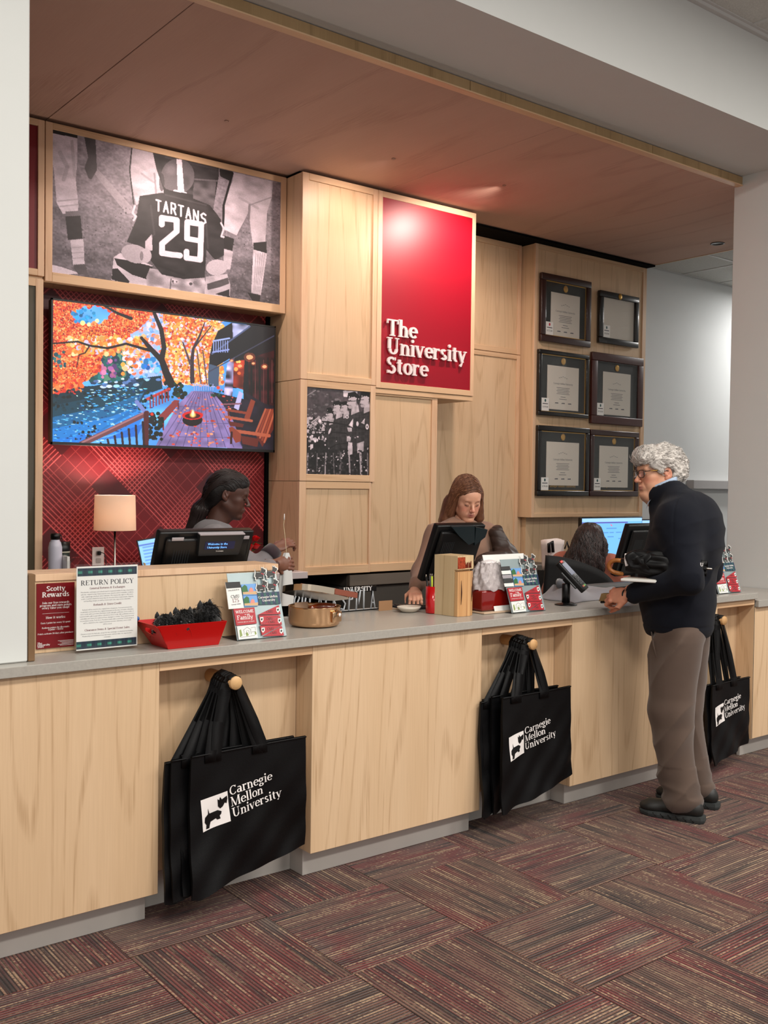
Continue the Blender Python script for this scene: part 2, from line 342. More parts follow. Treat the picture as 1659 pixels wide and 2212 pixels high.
def _glyph(ch, T, N):
    if ch not in _A: ch = ' '
    adv, d = _A[ch]; out = []
    for op in [x for x in d.split(';') if x]:
        k = op[0]; a = [float(x) for x in op[1:].split(',')]
        R_ = lambda x0, x1, y0, y1: [[(x0, y0), (x1, y0), (x1, y1), (x0, y1)]]
        if k == 'v': out += R_(a[0] - T / 2, a[0] + T / 2, a[1], a[2])
        elif k == 'h': out += R_(a[0], a[1], a[2] - N / 2, a[2] + N / 2)
        elif k == 's': out += R_(a[0] - a[2] / 2, a[0] + a[2] / 2, a[1], a[1] + N * .8)
        elif k == 'q': out += R_(a[0] - a[2] / 2, a[0] + a[2] / 2, a[1] - N * .4, a[1] + N * .4)
        elif k == 'd': out.append([(a[0] + a[2] * math.cos(t * math.pi / 5), a[1] + a[2] * math.sin(t * math.pi / 5)) for t in range(10)])
        elif k in 'tnl':
            wv = T if k == 't' else N * (1.1 if k == 'n' else 1.0)
            dx, dy = a[2] - a[0], a[3] - a[1]
            if k == 'l': out.append([(a[0] - wv / 2, a[1]), (a[0] + wv / 2, a[1]), (a[2] + wv / 2, a[3]), (a[2] - wv / 2, a[3])])
            else: out.append([(a[0] - wv / 2, a[1]), (a[0] + wv / 2, a[1]), (a[2] + wv / 2, a[3]), (a[2] - wv / 2, a[3])])
        elif k in 'au':
            cx, cy, rx, ry, a0, a1 = a; ns = max(4, int(abs(a1 - a0) / 24)); rx -= N / 3; ry -= N / 2
            L_ = []; Rr = []
            for i in range(ns + 1):
                t = math.radians(a0 + (a1 - a0) * i / ns); c, s_ = math.cos(t), math.sin(t)
                wv = N + (T - N) * abs(c) ** 1.3 if k == 'a' else N * 1.1 + (T * .95 - N * 1.1) * (0.35 + .65 * max(0, 1 - abs(s_)))
                L_.append((cx + (rx + (wv / 2)) * c, cy + (ry + wv / 2) * s_)); Rr.append((cx + (rx - wv / 2) * c, cy + (ry - wv / 2) * s_))
            for i in range(ns): out.append([L_[i], L_[i + 1], Rr[i + 1], Rr[i]])
    return adv, out
def text_w(s, size, T=.13, N=.05, track=0.0): return sum((_A.get(c, _A[' '])[0] + track) for c in s) * size
def text(mb, s, o, ux, uy, size, T=.13, N=.05, align='L', depth=None, track=0.0):
    """serif lettering built from strokes; size = em, cap height .7"""
    ux = Vector(ux).normalized(); uy = Vector(uy).normalized(); o = Vector(o)
    tw = text_w(s, size, T, N, track)
    x = 0 if align == 'L' else (-tw / 2 if align == 'C' else -tw)
    nn = ux.cross(uy)
    for ch in s:
        adv, polys = _glyph(ch, T, N)
        for pi, p in enumerate(polys):
            q = [(x + a * size, b * size) for a, b in p]
            ar = sum(q[i][0] * q[(i + 1) % len(q)][1] - q[(i + 1) % len(q)][0] * q[i][1] for i in range(len(q)))
            if ar < 0: q.reverse()
            if depth is None: mb.flat(q, o + nn * (8e-6 * pi), ux, uy)
            else: mb.prism(q, o + nn * (1.6e-4 * pi), ux, uy, depth)
        x += (adv + track) * size
_sans = {}
def sans(mb, s, o, ux, uy, size, align='L', maxw=None, res=1):
    """flat lettering with Blender's built-in font"""
    if (s, res) not in _sans:
        cu = bpy.data.curves.new('t', 'FONT'); cu.body = s; cu.resolution_u = res; cu.size = 1.0
        ob = bpy.data.objects.new('t', cu); me = bpy.data.meshes.new_from_object(ob)
        V = np.zeros(len(me.vertices) * 3); me.vertices.foreach_get('co', V)
        _sans[(s, res)] = (V.reshape(-1, 3), [tuple(p.vertices) for p in me.polygons])
        bpy.data.objects.remove(ob); bpy.data.meshes.remove(me); bpy.data.curves.remove(cu)
    V, F = _sans[(s, res)]
    if not len(V): return
    x0, x1 = V[:, 0].min(), V[:, 0].max(); k = size
    kx = k if maxw is None or (x1 - x0) * k <= maxw else maxw / (x1 - x0)
    ux = Vector(ux).normalized(); uy = Vector(uy).normalized(); o = Vector(o)
    off = 0 if align == 'L' else (-(x0 + x1) / 2 * kx if align == 'C' else -x1 * kx)
    mb.add([o + ux * (off + p[0] * kx) + uy * (p[1] * k) for p in V], F, False)

# ------------------------------------------------------------------ painted prints (flat pictures as vertex colours on a fine grid)
class Paint:
    def __init__(s, w_, h_, bg=(0, 0, 0)):
        s.w = w_; s.h = h_; s.a = np.zeros((h_, w_, 3)); s.a[:] = bg; s.H = None
        yy, xx = np.mgrid[0:h_, 0:w_]; s.X = (xx + .5) / w_; s.Y = (yy + .5) / h_   # Y down
        s.rng = np.random.RandomState(7)
    def corners(s, tl, tr, br, bl):
        """picture coordinates given in the traced frame (pixels) -> unit square"""
        src = [tl, tr, br, bl]; dst = [(0, 0), (1, 0), (1, 1), (0, 1)]; A = []; B = []
        for (x, y), (u, v) in zip(src, dst):
            A.append([x, y, 1, 0, 0, 0, -u * x, -u * y]); B.append(u)
            A.append([0, 0, 0, x, y, 1, -v * x, -v * y]); B.append(v)
        s.H = np.append(np.linalg.solve(np.array(A, float), np.array(B, float)), 1).reshape(3, 3)
        Hi = np.linalg.inv(s.H); q = np.stack([s.X, s.Y, np.ones_like(s.X)], -1) @ Hi.T
        s.PX = q[..., 0] / q[..., 2]; s.PY = q[..., 1] / q[..., 2]
    def inside(s, pts):
        X, Y = s.PX, s.PY; m = np.zeros(X.shape, bool); n = len(pts)
        for i in range(n):
            x0, y0 = pts[i]; x1, y1 = pts[(i + 1) % n]
            if y0 == y1: continue
            c = ((Y >= min(y0, y1)) & (Y < max(y0, y1))); xi = x0 + (Y - y0) * (x1 - x0) / (y1 - y0)
            m ^= c & (X < xi)
        return m
    def blend(s, m, col, al=1.0):
        m = m.astype(float) * al if m.dtype == bool else m * al
        s.a += (np.asarray(col) - s.a) * m[..., None]
    def poly(s, pts, col, al=1.0, tex=0.0):
        m = s.inside(pts); c = np.asarray(col, float)
        if tex: c = c * (1 + tex * (s.noise(30)[..., None] - .5) * 2)
        s.a = np.where(m[..., None], s.a + (c - s.a) * al, s.a)
    def line(s, pts, wd, col, al=1.0):
        pts = [tuple(p) for p in pts]; W = wd if isinstance(wd, (list, tuple)) else [wd] * len(pts)
        for (p, q, w0, w1) in zip(pts, pts[1:], W, W[1:]):
            dx, dy = q[0] - p[0], q[1] - p[1]; L2 = dx * dx + dy * dy + 1e-9
            t = np.clip(((s.PX - p[0]) * dx + (s.PY - p[1]) * dy) / L2, 0, 1)
            d = np.hypot(s.PX - p[0] - t * dx, s.PY - p[1] - t * dy)
            s.blend(np.clip((w0 + (w1 - w0) * t) / 2 - d + .8, 0, 1), col, al)
    def ell(s, cx, cy, rx, ry, col, al=1.0, rot=0, soft=0.0):
        c, n = math.cos(math.radians(rot)), math.sin(math.radians(rot)); x = s.PX - cx; y = s.PY - cy
        d = np.hypot((x * c + y * n) / rx, (-x * n + y * c) / ry)
        s.blend(np.clip((1 - d) / soft, 0, 1) if soft else d < 1, col, al)
    def noise(s, n, seed=None, asp=1.0):
        rg = np.random.RandomState(seed) if seed is not None else s.rng
        g = rg.rand(int(n / asp) + 3, n + 3); x = s.X * n; y = s.Y * int(n / asp)
        i = x.astype(int); j = y.astype(int); fx = x - i; fy = y - j; fx = fx * fx * (3 - 2 * fx); fy = fy * fy * (3 - 2 * fy)
        return (g[j, i] * (1 - fx) + g[j, i + 1] * fx) * (1 - fy) + (g[j + 1, i] * (1 - fx) + g[j + 1, i + 1] * fx) * fy
    def dabs(s, n, mask_fn, size, cols, seed=1, asp=1.0):
        rg = np.random.RandomState(seed); x0, x1 = s.PX.min(), s.PX.max(); y0, y1 = s.PY.min(), s.PY.max(); k = 0; tries = 0
        dx = (x1 - x0) / s.w; dy = (y1 - y0) / s.h
        while k < n and tries < n * 12:
            tries += 1
            x = rg.uniform(x0, x1); y = rg.uniform(y0, y1)
            if not mask_fn(x, y): continue
            k += 1; r = size * rg.uniform(.5, 1.3)
            q = s.H @ np.array([x, y, 1.0]); u, v = q[0] / q[2], q[1] / q[2]
            ci, cj = int(u * s.w), int(v * s.h); ri = max(1, int(r / dx)) + 1; rj = max(1, int(r / dy)) + 1
            a, b = max(0, cj - rj), min(s.h, cj + rj + 1); c_, d_ = max(0, ci - ri), min(s.w, ci + ri + 1)
            if a >= b or c_ >= d_: continue
            m = np.hypot(s.PX[a:b, c_:d_] - x, (s.PY[a:b, c_:d_] - y) * asp) < r
            col = np.asarray(cols[rg.randint(len(cols))]) * rg.uniform(.8, 1.15)
            s.a[a:b, c_:d_][m] = col
    def mesh(s, name, o, ux, uy, parent, emit=0.0, rough=.4, gain=1.0, label=None):
        """o = top-left corner, ux width vector, uy vector downwards"""
        o = np.array(o, float); ux = np.array(ux, float); uy = np.array(uy, float)
        gx, gy = np.meshgrid(np.linspace(0, 1, s.w), np.linspace(0, 1, s.h))
        V = o + gx.reshape(-1, 1) * ux + gy.reshape(-1, 1) * uy
        i = (np.arange(s.h - 1)[:, None] * s.w + np.arange(s.w - 1)).reshape(-1)
        F = np.stack([i, i + s.w, i + s.w + 1, i + 1], 1)
        ob = mk(name, V, F, pic_mat(emit, rough, gain), parent, label, sm=False)
        col = np.clip(s.a, 0, 1).reshape(-1, 3); lin = np.where(col <= .04045, col / 12.92, ((col + .055) / 1.055) ** 2.4)
        at = ob.data.color_attributes.new('Col', 'FLOAT_COLOR', 'POINT')
        at.data.foreach_set('color', np.concatenate([lin, np.ones((len(lin), 1))], 1).ravel())
        return ob
def pic_mat(emit, rough, gain=1.0):
    k = 'print_%g_%g' % (emit, rough)
    if k in MATS: return MATS[k]
    m = bpy.data.materials.new('screen_picture' if emit else 'printed_picture'); m.use_nodes = True; MATS[k] = m
    nt = m.node_tree; b = nt.nodes['Principled BSDF']; at = nt.nodes.new('ShaderNodeVertexColor'); at.layer_name = 'Col'
    b.inputs['Roughness'].default_value = rough
    if emit:
        b.inputs['Base Color'].default_value = (.01, .01, .01, 1); nt.links.new(at.outputs[0], b.inputs['Emission Color']); b.inputs['Emission Strength'].default_value = emit
    else: nt.links.new(at.outputs[0], b.inputs['Base Color'])
    return m
# ------------------------------------------------------------------ the setting
def sempty(name, loc):
    o = bpy.data.objects.new(name, None); C.objects.link(o); o.location = loc; o['_o'] = list(map(float, loc)); o['kind'] = 'structure'
    return o
def carpet_mat():
    m = bpy.data.materials.new('ribbed_carpet'); m.use_nodes = True; nt = m.node_tree; b = nt.nodes['Principled BSDF']; N = nt.nodes.new; L = nt.links.new
    b.inputs['Roughness'].default_value = 0.95; b.inputs['Specular IOR Level'].default_value = 0.1; b.inputs['Sheen Weight'].default_value = 0.15
    tc = N('ShaderNodeTexCoord'); oi = N('ShaderNodeObjectInfo')
    def math_(op, a, bb=None, val=None):
        q = N('ShaderNodeMath'); q.operation = op; L(a, q.inputs[0])
        if bb is not None: L(bb, q.inputs[1])
        if val is not None: q.inputs[1].default_value = val
        return q.outputs[0]
    sp = N('ShaderNodeSeparateXYZ'); L(tc.outputs['Object'], sp.inputs[0])
    rnd = math_('MULTIPLY', oi.outputs['Random'], val=53.0)
    rib = math_('FLOOR', math_('MULTIPLY', sp.outputs['Y'], val=78.0))
    def noise3(sx, ribk, zk, scale, det=2):
        cb = N('ShaderNodeCombineXYZ'); L(math_('MULTIPLY', sp.outputs['X'], val=sx), cb.inputs[0]); L(math_('MULTIPLY', rib, val=ribk), cb.inputs[1]); L(math_('ADD', rnd, val=zk), cb.inputs[2])
        n = N('ShaderNodeTexNoise'); n.inputs['Scale'].default_value = scale; n.inputs['Detail'].default_value = det; L(cb.outputs[0], n.inputs['Vector']); return n.outputs['Fac']
    def ramp(fac, stops, mode='LINEAR'):
        r = N('ShaderNodeValToRGB'); r.color_ramp.interpolation = mode; L(fac, r.inputs[0]); e = r.color_ramp.elements
        while len(e) < len(stops): e.new(0.5)
        for k, (p, c) in enumerate(stops): e[k].position = p; e[k].color = c
        return r.outputs['Color']
    base = ramp(noise3(1.6, 0.055, 0, 1.0, 1), [(.25, srgb(.33, .25, .22)), (.40, srgb(.44, .32, .27)), (.52, srgb(.41, .26, .23)), (.62, srgb(.45, .20, .19)), (.75, srgb(.41, .34, .31))])
    patch = noise3(5.0, 0.10, 9, 1.0, 1)
    mx = N('ShaderNodeMix'); mx.data_type = 'RGBA'; L(math_('MULTIPLY', math_('GREATER_THAN', patch, val=0.62), val=.40), mx.inputs[0]); L(base, mx.inputs[6]); mx.inputs[7].default_value = srgb(.36, .10, .12)
    rib2 = math_('FLOOR', math_('MULTIPLY', sp.outputs['Y'], val=156.0))
    cb2 = N('ShaderNodeCombineXYZ'); L(math_('MULTIPLY', sp.outputs['X'], val=3.0), cb2.inputs[0]); L(math_('MULTIPLY', rib2, val=5.3), cb2.inputs[1]); L(math_('ADD', rnd, val=21), cb2.inputs[2])
    nl = N('ShaderNodeTexNoise'); nl.inputs['Scale'].default_value = 1.0; nl.inputs['Detail'].default_value = 2; L(cb2.outputs[0], nl.inputs['Vector'])
    cb3 = N('ShaderNodeCombineXYZ'); L(math_('MULTIPLY', sp.outputs['X'], val=95.0), cb3.inputs[0]); L(math_('MULTIPLY', rib2, val=3.7), cb3.inputs[1]); L(rnd, cb3.inputs[2])
    nf = N('ShaderNodeTexNoise'); nf.inputs['Scale'].default_value = 1.0; nf.inputs['Detail'].default_value = 1; L(cb3.outputs[0], nf.inputs['Vector'])
    line = math_('ADD', nl.outputs['Fac'], math_('MULTIPLY', math_('SUBTRACT', nf.outputs['Fac'], val=.5), val=.55))
    m2 = N('ShaderNodeMix'); m2.data_type = 'RGBA'; L(ramp(line, [(.56, (0, 0, 0, 1)), (.66, (.8, .8, .8, 1))]), m2.inputs[0]); L(mx.outputs[2], m2.inputs[6]); m2.inputs[7].default_value = srgb(.66, .55, .44)
    dk = noise3(2.0, 5.1, 35, 1.0, 2)
    m3 = N('ShaderNodeMix'); m3.data_type = 'RGBA'; L(ramp(dk, [(.50, (0, 0, 0, 1)), (.66, (.85, .85, .85, 1))]), m3.inputs[0]); L(m2.outputs[2], m3.inputs[6]); m3.inputs[7].default_value = srgb(.15, .11, .11)
    # yarn speckle and rib relief
    n4 = N('ShaderNodeTexNoise'); n4.inputs['Scale'].default_value = 320; L(tc.outputs['Object'], n4.inputs['Vector'])
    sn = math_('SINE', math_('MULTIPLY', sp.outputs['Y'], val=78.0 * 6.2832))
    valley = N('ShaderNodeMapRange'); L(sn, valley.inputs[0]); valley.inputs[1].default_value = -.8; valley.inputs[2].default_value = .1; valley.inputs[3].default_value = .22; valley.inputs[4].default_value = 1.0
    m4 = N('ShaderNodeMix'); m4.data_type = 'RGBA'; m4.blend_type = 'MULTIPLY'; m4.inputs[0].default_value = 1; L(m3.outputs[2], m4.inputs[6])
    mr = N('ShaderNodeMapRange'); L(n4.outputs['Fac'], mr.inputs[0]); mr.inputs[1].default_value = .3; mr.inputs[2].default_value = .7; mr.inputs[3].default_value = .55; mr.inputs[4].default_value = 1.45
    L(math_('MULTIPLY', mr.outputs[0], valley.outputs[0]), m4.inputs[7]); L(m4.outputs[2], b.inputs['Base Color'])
    hh = math_('ADD', math_('MULTIPLY', sn, val=.5), math_('MULTIPLY', n4.outputs['Fac'], val=.9))
    bp = N('ShaderNodeBump'); bp.inputs['Strength'].default_value = .7; bp.inputs['Distance'].default_value = .004; L(hh, bp.inputs['Height']); L(bp.outputs[0], b.inputs['Normal'])
    return m
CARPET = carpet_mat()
fl = box1('floor', mat('floor_screed', srgb(.20, .15, .14), .9), -2, 13, -3.5, 6.1, -0.05, -0.006)
struct(fl)
P_ = 0.5215; tile0 = None; rg = random.Random(5)
for i in range(-3, 12):
    for j in range(-4, 8):
        x, y = 1.365 + (i + .5) * P_, -0.08 + (j + .5) * P_
        if y > 3.75: continue
        if tile0 is None:
            b_ = MB(); h_ = P_ / 2 - .0007; b_.box(-h_, h_, -h_, h_, -0.006, 0.0, .0008)
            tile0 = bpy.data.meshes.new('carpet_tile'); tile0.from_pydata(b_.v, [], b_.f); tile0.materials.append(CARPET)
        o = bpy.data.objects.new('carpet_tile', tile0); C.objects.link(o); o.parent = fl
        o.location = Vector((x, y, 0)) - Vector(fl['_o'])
        o.rotation_euler.z = math.radians([0, 90][(i + j) % 2] + 180 * rg.randint(0, 1))

# columns and beam
struct(box1('wall_left', WHITE, -1.8, 1.10, 3.262, 3.85, .966, 4.13, bev=.004))
struct(box1('wall_right', WHITE, 5.94, 8.4, 3.23, 3.852, 0, 4.13, bev=.004))
struct(box1('wall_front', WHITE, -1.8, 13, 3.222, 3.86, 3.617, 4.13))
struct(box1('wall_back', COOLWHITE, 7.442, 13, 5.72, 5.85, 0, 3.70))
struct(box1('wall_back.001', COOLWHITE, -1.8, 7.44, 6.0, 6.1, 0, 4.2))
struct(box1('wall_left.001', WHITE, -1.9, -1.8, 3.3, 6.1, 0, 4.2))
struct(box1('wall_right.001', COOLWHITE, 13, 13.1, -3.5, 6.1, 0, 4.2))
t_ = box1('trim_1', mat('grey_wall_rail', srgb(.70, .69, .69), .6), 8.14, 12.9, 5.64, 5.72, 1.565, 1.648, bev=.003); struct(t_)
# bronze post beside the left column
struct(box1('trim_2', BROWNPOST, 1.102, 1.124, 3.262, 3.30, .966, 1.25, bev=.002))
# store ceiling: lay-in tiles in a white grid
ACT = mat('mineral_fibre_tile', srgb(.80, .80, .78), .9, spec=.1, bump=.5, bscale=260, var=.1, vscale=150)
GRIDW = mat('ceiling_grid_white', srgb(.80, .80, .79), .5)
def drop_ceiling(name, xs, ys, z, thick=.015):
    p = sempty(name, ((xs[0] + xs[-1]) / 2, (ys[0] + ys[-1]) / 2, z))
    for a, b in zip(xs, xs[1:]):
        for c, d in zip(ys, ys[1:]): box1('ceiling_tile', ACT, a + .010, b - .010, c + .010, d - .010, z + .004, z + .004 + thick, p, bev=.002)
    g = MB()
    for x in xs: g.box(x - .012, x + .012, ys[0], ys[-1], z - .002, z + .03)
    for y in ys: g.box(xs[0], xs[-1], y - .012, y + .012, z - .0015, z + .03)
    g.build('ceiling_grid', GRIDW, p)
    return p
drop_ceiling('ceiling', [5.06 + .61 * i for i in range(-11, 13)], [3.19 - .61 * j for j in range(10, -1, -1)], 4.132)
struct(box1('ceiling.001', WHITE, -2, 13, -3.5, 3.86, 4.16, 4.2))
struct(box1('trim_3', GRIDW, -1.8, 13, 3.195, 3.221, 4.112, 4.134))
drop_ceiling('ceiling.002', [7.46] + [7.98 + .6 * i for i in range(0, 9)], [3.87, 4.48, 5.09, 5.70], 3.56)
struct(box1('ceiling.003', BLACKGAP, -1.8, 13, 3.87, 6.1, 3.64, 3.66))
# plywood canopy over the counter
cp = sempty('ceiling.004', (3.5, 4.8, 3.556))
for a, b in ((-1.8, 1.973), (1.977, 4.218), (4.222, 5.898), (5.902, 7.45)):
    box1('plywood_panel', CANOPY, a, b, 3.83, 5.98, 3.556, 3.575, cp, bev=.0015)
for a, b in ((-1.8, .87), (.873, 3.498), (3.502, 4.987), (4.991, 5.94)):
    box1('fascia_board', MAPLE_END, a, b, 3.79, 3.80, 3.560, 3.612, cp, bev=.001)
box1('lower_edging', MAPLE_X, -1.8, 5.94, 3.786, 3.832, 3.5535, 3.5605, cp)
box1('lower_edging.001', MAPLE_X, 7.44, 7.452, 3.86, 5.70, 3.552, 3.58, cp)
# recessed downlights in the canopy; the pinhole ones are added for their light
def downlight(x, y, r, label, dark=True):
    t = thing('recessed_downlight', label, 'light', (x, y, 3.556), 'downlights in the plywood canopy')
    MB().lathe([(r, -.0035), (r * .98, -.006), (r * .78, -.004), (r * .76, .0)], (x, y, 3.556), 28).build('trim_ring', mat('dark_trim_ring', srgb(.22, .19, .17), .4) if dark else CANOPY, t)
    MB().lathe([(r * .76, -.001), (1e-5, -.0012)], (x, y, 3.556), 24).build('lens', mat('dim_lens', srgb(.20, .20, .21), .3) if dark else mat('added_lamp_lens', (1, .8, .6), .5, emit=(1, .75, .5), es=6), t)
downlight(7.17, 4.79, .055, 'dark round downlight near the right end of the wood canopy')
for (x, y), nm in zip(ADDED_DL, ('above the football picture', 'above the tall blank cabinet', 'above the red store sign')):
    downlight(x, y, .014, 'added pinhole downlight in the wood canopy ' + nm, False)

# ------------------------------------------------------------------ maple wall units
def panel_frame(t, x0, x1, y, z0, z1, fw=.045, rec=.012, name='panel', thick=.02, pm=None, fwb=None, right=None, left=None, framem=None):
    """face frame with recessed field on plane y (front)"""
    fwb = fw if fwb is None else fwb; l = fw if left is None else left; r = fw if right is None else right; fm = framem or MAPLE_EDGE
    box1('stile', fm, x0, x0 + l, y, y + thick, z0, z1, t, bev=.0015)
    box1('stile', fm, x1 - r, x1, y, y + thick, z0, z1, t, bev=.0015)
    box1('rail', MAPLE_X, x0 + l, x1 - r, y, y + thick, z1 - fw, z1, t, bev=.0015)
    box1('rail', MAPLE_X, x0 + l, x1 - r, y, y + thick, z0, z0 + fwb, t, bev=.0015)
    if pm is not False: box1(name, pm or MAPLE, x0 + l, x1 - r, y + rec, y + rec + .006, z0 + fwb, z1 - fw, t)
# picture box with the football photograph
t = thing('picture_cabinet', 'maple wall box holding the large football photograph above the television', 'cabinet', (2.74, 5.66, 2.665))
box1('carcass', MAPLE, 1.962, 3.523, 5.572, 5.80, 2.665, 3.535, t)
panel_frame(t, 1.960, 3.526, 5.55, 2.663, 3.537, fw=.036, fwb=.052, pm=False, right=.040, left=.040)
PICBOX = t
# left neighbour units
t = thing('red_wall_cabinet', 'maple framed wall cabinet with deep red panel left of the football picture', 'cabinet', (1.5, 5.66, 2.665))
box1('carcass', MAPLE, .9, 1.953, 5.572, 5.80, 2.665, 3.535, t); panel_frame(t, .9, 1.955, 5.55, 2.685, 3.537, pm=DEEPRED, fw=.036)
t = thing('glass_door_cabinet', 'tall maple cabinet with bronze glass door left of the television', 'cabinet', (1.5, 5.66, 0))
box1('carcass', MAPLE, .9, 1.951, 5.575, 5.98, .0, 2.665, t); panel_frame(t, .9, 1.951, 5.55, .98, 2.668, fw=.042, pm=mat('bronze_glass', srgb(.36, .33, .27), .12, coat=.5), rec=.01, name='glass_door')
# plaid feature wall behind the television
def plaid_mat():
    m = bpy.data.materials.new('red_plaid_wallpaper'); m.use_nodes = True; nt = m.node_tree; b = nt.nodes['Principled BSDF']; N = nt.nodes.new; L = nt.links.new
    b.inputs['Roughness'].default_value = .45
    geo = N('ShaderNodeNewGeometry'); sp = N('ShaderNodeSeparateXYZ'); L(geo.outputs['Position'], sp.inputs[0])
    def M_(op, a, bb=None, val=None, val0=None):
        q = N('ShaderNodeMath'); q.operation = op
        if val0 is not None: q.inputs[0].default_value = val0
        else: L(a, q.inputs[0])
        if bb is not None: L(bb, q.inputs[1])
        if val is not None: q.inputs[1].default_value = val
        return q.outputs[0]
    def stripes(sgn):
        u = M_('MULTIPLY', M_('ADD', M_('MULTIPLY', sp.outputs['X'], val=sgn), sp.outputs['Z']), val=.7071)
        fine = M_('FRACT', M_('MULTIPLY', u, val=44.0)); ln = M_('GREATER_THAN', fine, val=.72)
        big = M_('FRACT', M_('ADD', M_('MULTIPLY', u, val=2.05), val=.13 if sgn > 0 else .62)); band = M_('LESS_THAN', big, val=.52)
        sparse = M_('FRACT', M_('MULTIPLY', u, val=14.667)); ln2 = M_('GREATER_THAN', sparse, val=.93)
        fade = M_('SUBTRACT', None, M_('MULTIPLY', big, val=1.1), val0=1.0)
        return M_('MAXIMUM', M_('MULTIPLY', M_('MULTIPLY', ln, band), fade), M_('MULTIPLY', ln2, val=.30)), big
    a, ba = stripes(1); c, bc = stripes(-1)
    f = M_('MAXIMUM', a, c)
    mx = N('ShaderNodeMix'); mx.data_type = 'RGBA'; L(f, mx.inputs[0]); mx.inputs[6].default_value = srgb(.44, .03, .08); mx.inputs[7].default_value = srgb(.84, .36, .36)
    dkm = N('ShaderNodeMix'); dkm.data_type = 'RGBA'; L(M_('MULTIPLY', M_('GREATER_THAN', ba, val=.70), M_('LESS_THAN', bc, val=.48)), dkm.inputs[0])
    L(mx.outputs[2], dkm.inputs[6]); dkm.inputs[7].default_value = srgb(.31, .045, .08)
    L(dkm.outputs[2], b.inputs['Base Color']); return m
PLAID = plaid_mat()
struct(box1('wall_back.002', PLAID, 1.953, 3.53, 5.76, 5.80, .98, 2.70))
struct(box1('trim_4', BLACKGAP, 3.505, 3.529, 5.74, 5.76, 1.0, 2.665))
# tower cabinets
TX0, TX1, TX2 = 3.532, 4.136, 5.036
t = thing('tall_cabinet', 'blank maple tall cabinet between the football picture and the red sign', 'cabinet', (3.83, 5.6, 2.23))
box1('carcass', MAPLE, TX0, TX1, 5.39, 5.98, 2.229, 3.535, t); panel_frame(t, TX0, TX1, 5.37, 2.229, 3.537, fw=.042, right=.038, left=.048)
t = thing('photo_cabinet', 'maple cabinet carrying the square marching band photograph', 'cabinet', (3.83, 5.6, 1.58))
box1('carcass', MAPLE, TX0, TX1, 5.39, 5.98, 1.579, 2.225, t); panel_frame(t, TX0, TX1, 5.37, 1.579, 2.225, fw=.044, right=.042, left=.052, pm=False)
BANDCAB = t
t = thing('lower_tall_cabinet', 'maple cabinet with flat panel below the marching band photograph', 'cabinet', (3.83, 5.6, .97))
box1('carcass', MAPLE, TX0, TX1 - .03, 5.39, 5.98, .97, 1.576, t); panel_frame(t, TX0, TX1 - .03, 5.372, .97, 1.576, fw=.045, fwb=.055, left=.052, right=.012)
t = thing('wall_panelling', 'maple wall panel below the red sign behind the brown haired clerk', 'panel', (4.42, 5.6, .97))
box1('carcass', MAPLE, TX1 - .03, 4.70, 5.40, 5.98, .97, 2.178, t); panel_frame(t, TX1 - .03, 4.70, 5.382, .97, 2.178, fw=.012, fwb=.055, left=.012, right=.05)
t = thing('base_cabinet', 'dark grey low cabinet below the maple wall cabinets', 'cabinet', (4.4, 5.6, 0))
box1('carcass', mat('dark_grey_laminate', srgb(.31, .29, .27), .45), 3.95, 6.0, 5.42, 5.84, 0, .955, t, bev=.003)
box1('counter_edge', mat('taupe_edge', srgb(.42, .385, .35), .4), 3.95, 6.0, 5.385, 5.42, .88, .955, t, bev=.003)
t = thing('open_base_shelf', 'black open shelf unit under the left maple cabinets', 'shelf', (3.5, 5.6, 0))
box1('back_panel', BLACK, 3.2, 3.94, 5.80, 5.83, 0, .955, t); box1('side_panel', MAPLE, 3.16, 3.2, 5.40, 5.83, 0, .955, t); box1('shelf_board', BLACK, 3.2, 3.94, 5.42, 5.80, .86, .88, t); box1('kick', BLACK, 3.2, 3.94, 5.45, 5.47, 0, .5, t)
# red sign box with raised lettering
t = thing('store_sign', 'large red sign box with raised white lettering The University Store', 'sign', (4.59, 5.6, 2.18))
box1('carcass', MAPLE, TX1 + .002, TX2, 5.39, 5.82, 2.212, 3.535, t)
panel_frame(t, TX1 + .002, TX2, 5.37, 2.215, 3.537, fw=.040, right=.034, pm=RED, name='red_panel', rec=.004)
box1('bottom_board', MAPLE_X, TX1 + .002, TX2 - .002, 5.375, 5.82, 2.180, 2.211, t, bev=.001)
for s_, z_ in (('The', 2.572), ('University', 2.447), ('Store', 2.318)):
    x = 4.212
    for ch in s_:
        b_ = MB(); SZ = .160; text(b_, ch, (x, 5.352, z_), (1, 0, 0), (0, 0, 1), SZ, T=.155, N=.062, depth=(0, .013, 0)); b_.build('letter', mat('sign_letter_white', srgb(.93, .87, .87), .4), t)
        x += (_A[ch][0] + .002) * SZ
# C: recessed maple panels right of the sign
t = thing('wall_panelling', 'recessed maple wall panels between the red sign and the diploma display', 'panel', (5.34, 5.9, .6))
box1('backing', MAPLE, 4.71, 6.04, 5.85, 5.98, .6, 3.535, t)
panel_frame(t, 4.70, 5.985, 5.83, 2.645, 3.537, fw=.042, right=.035)
panel_frame(t, 4.70, 5.985, 5.83, .6, 2.640, fw=.035, right=.035)
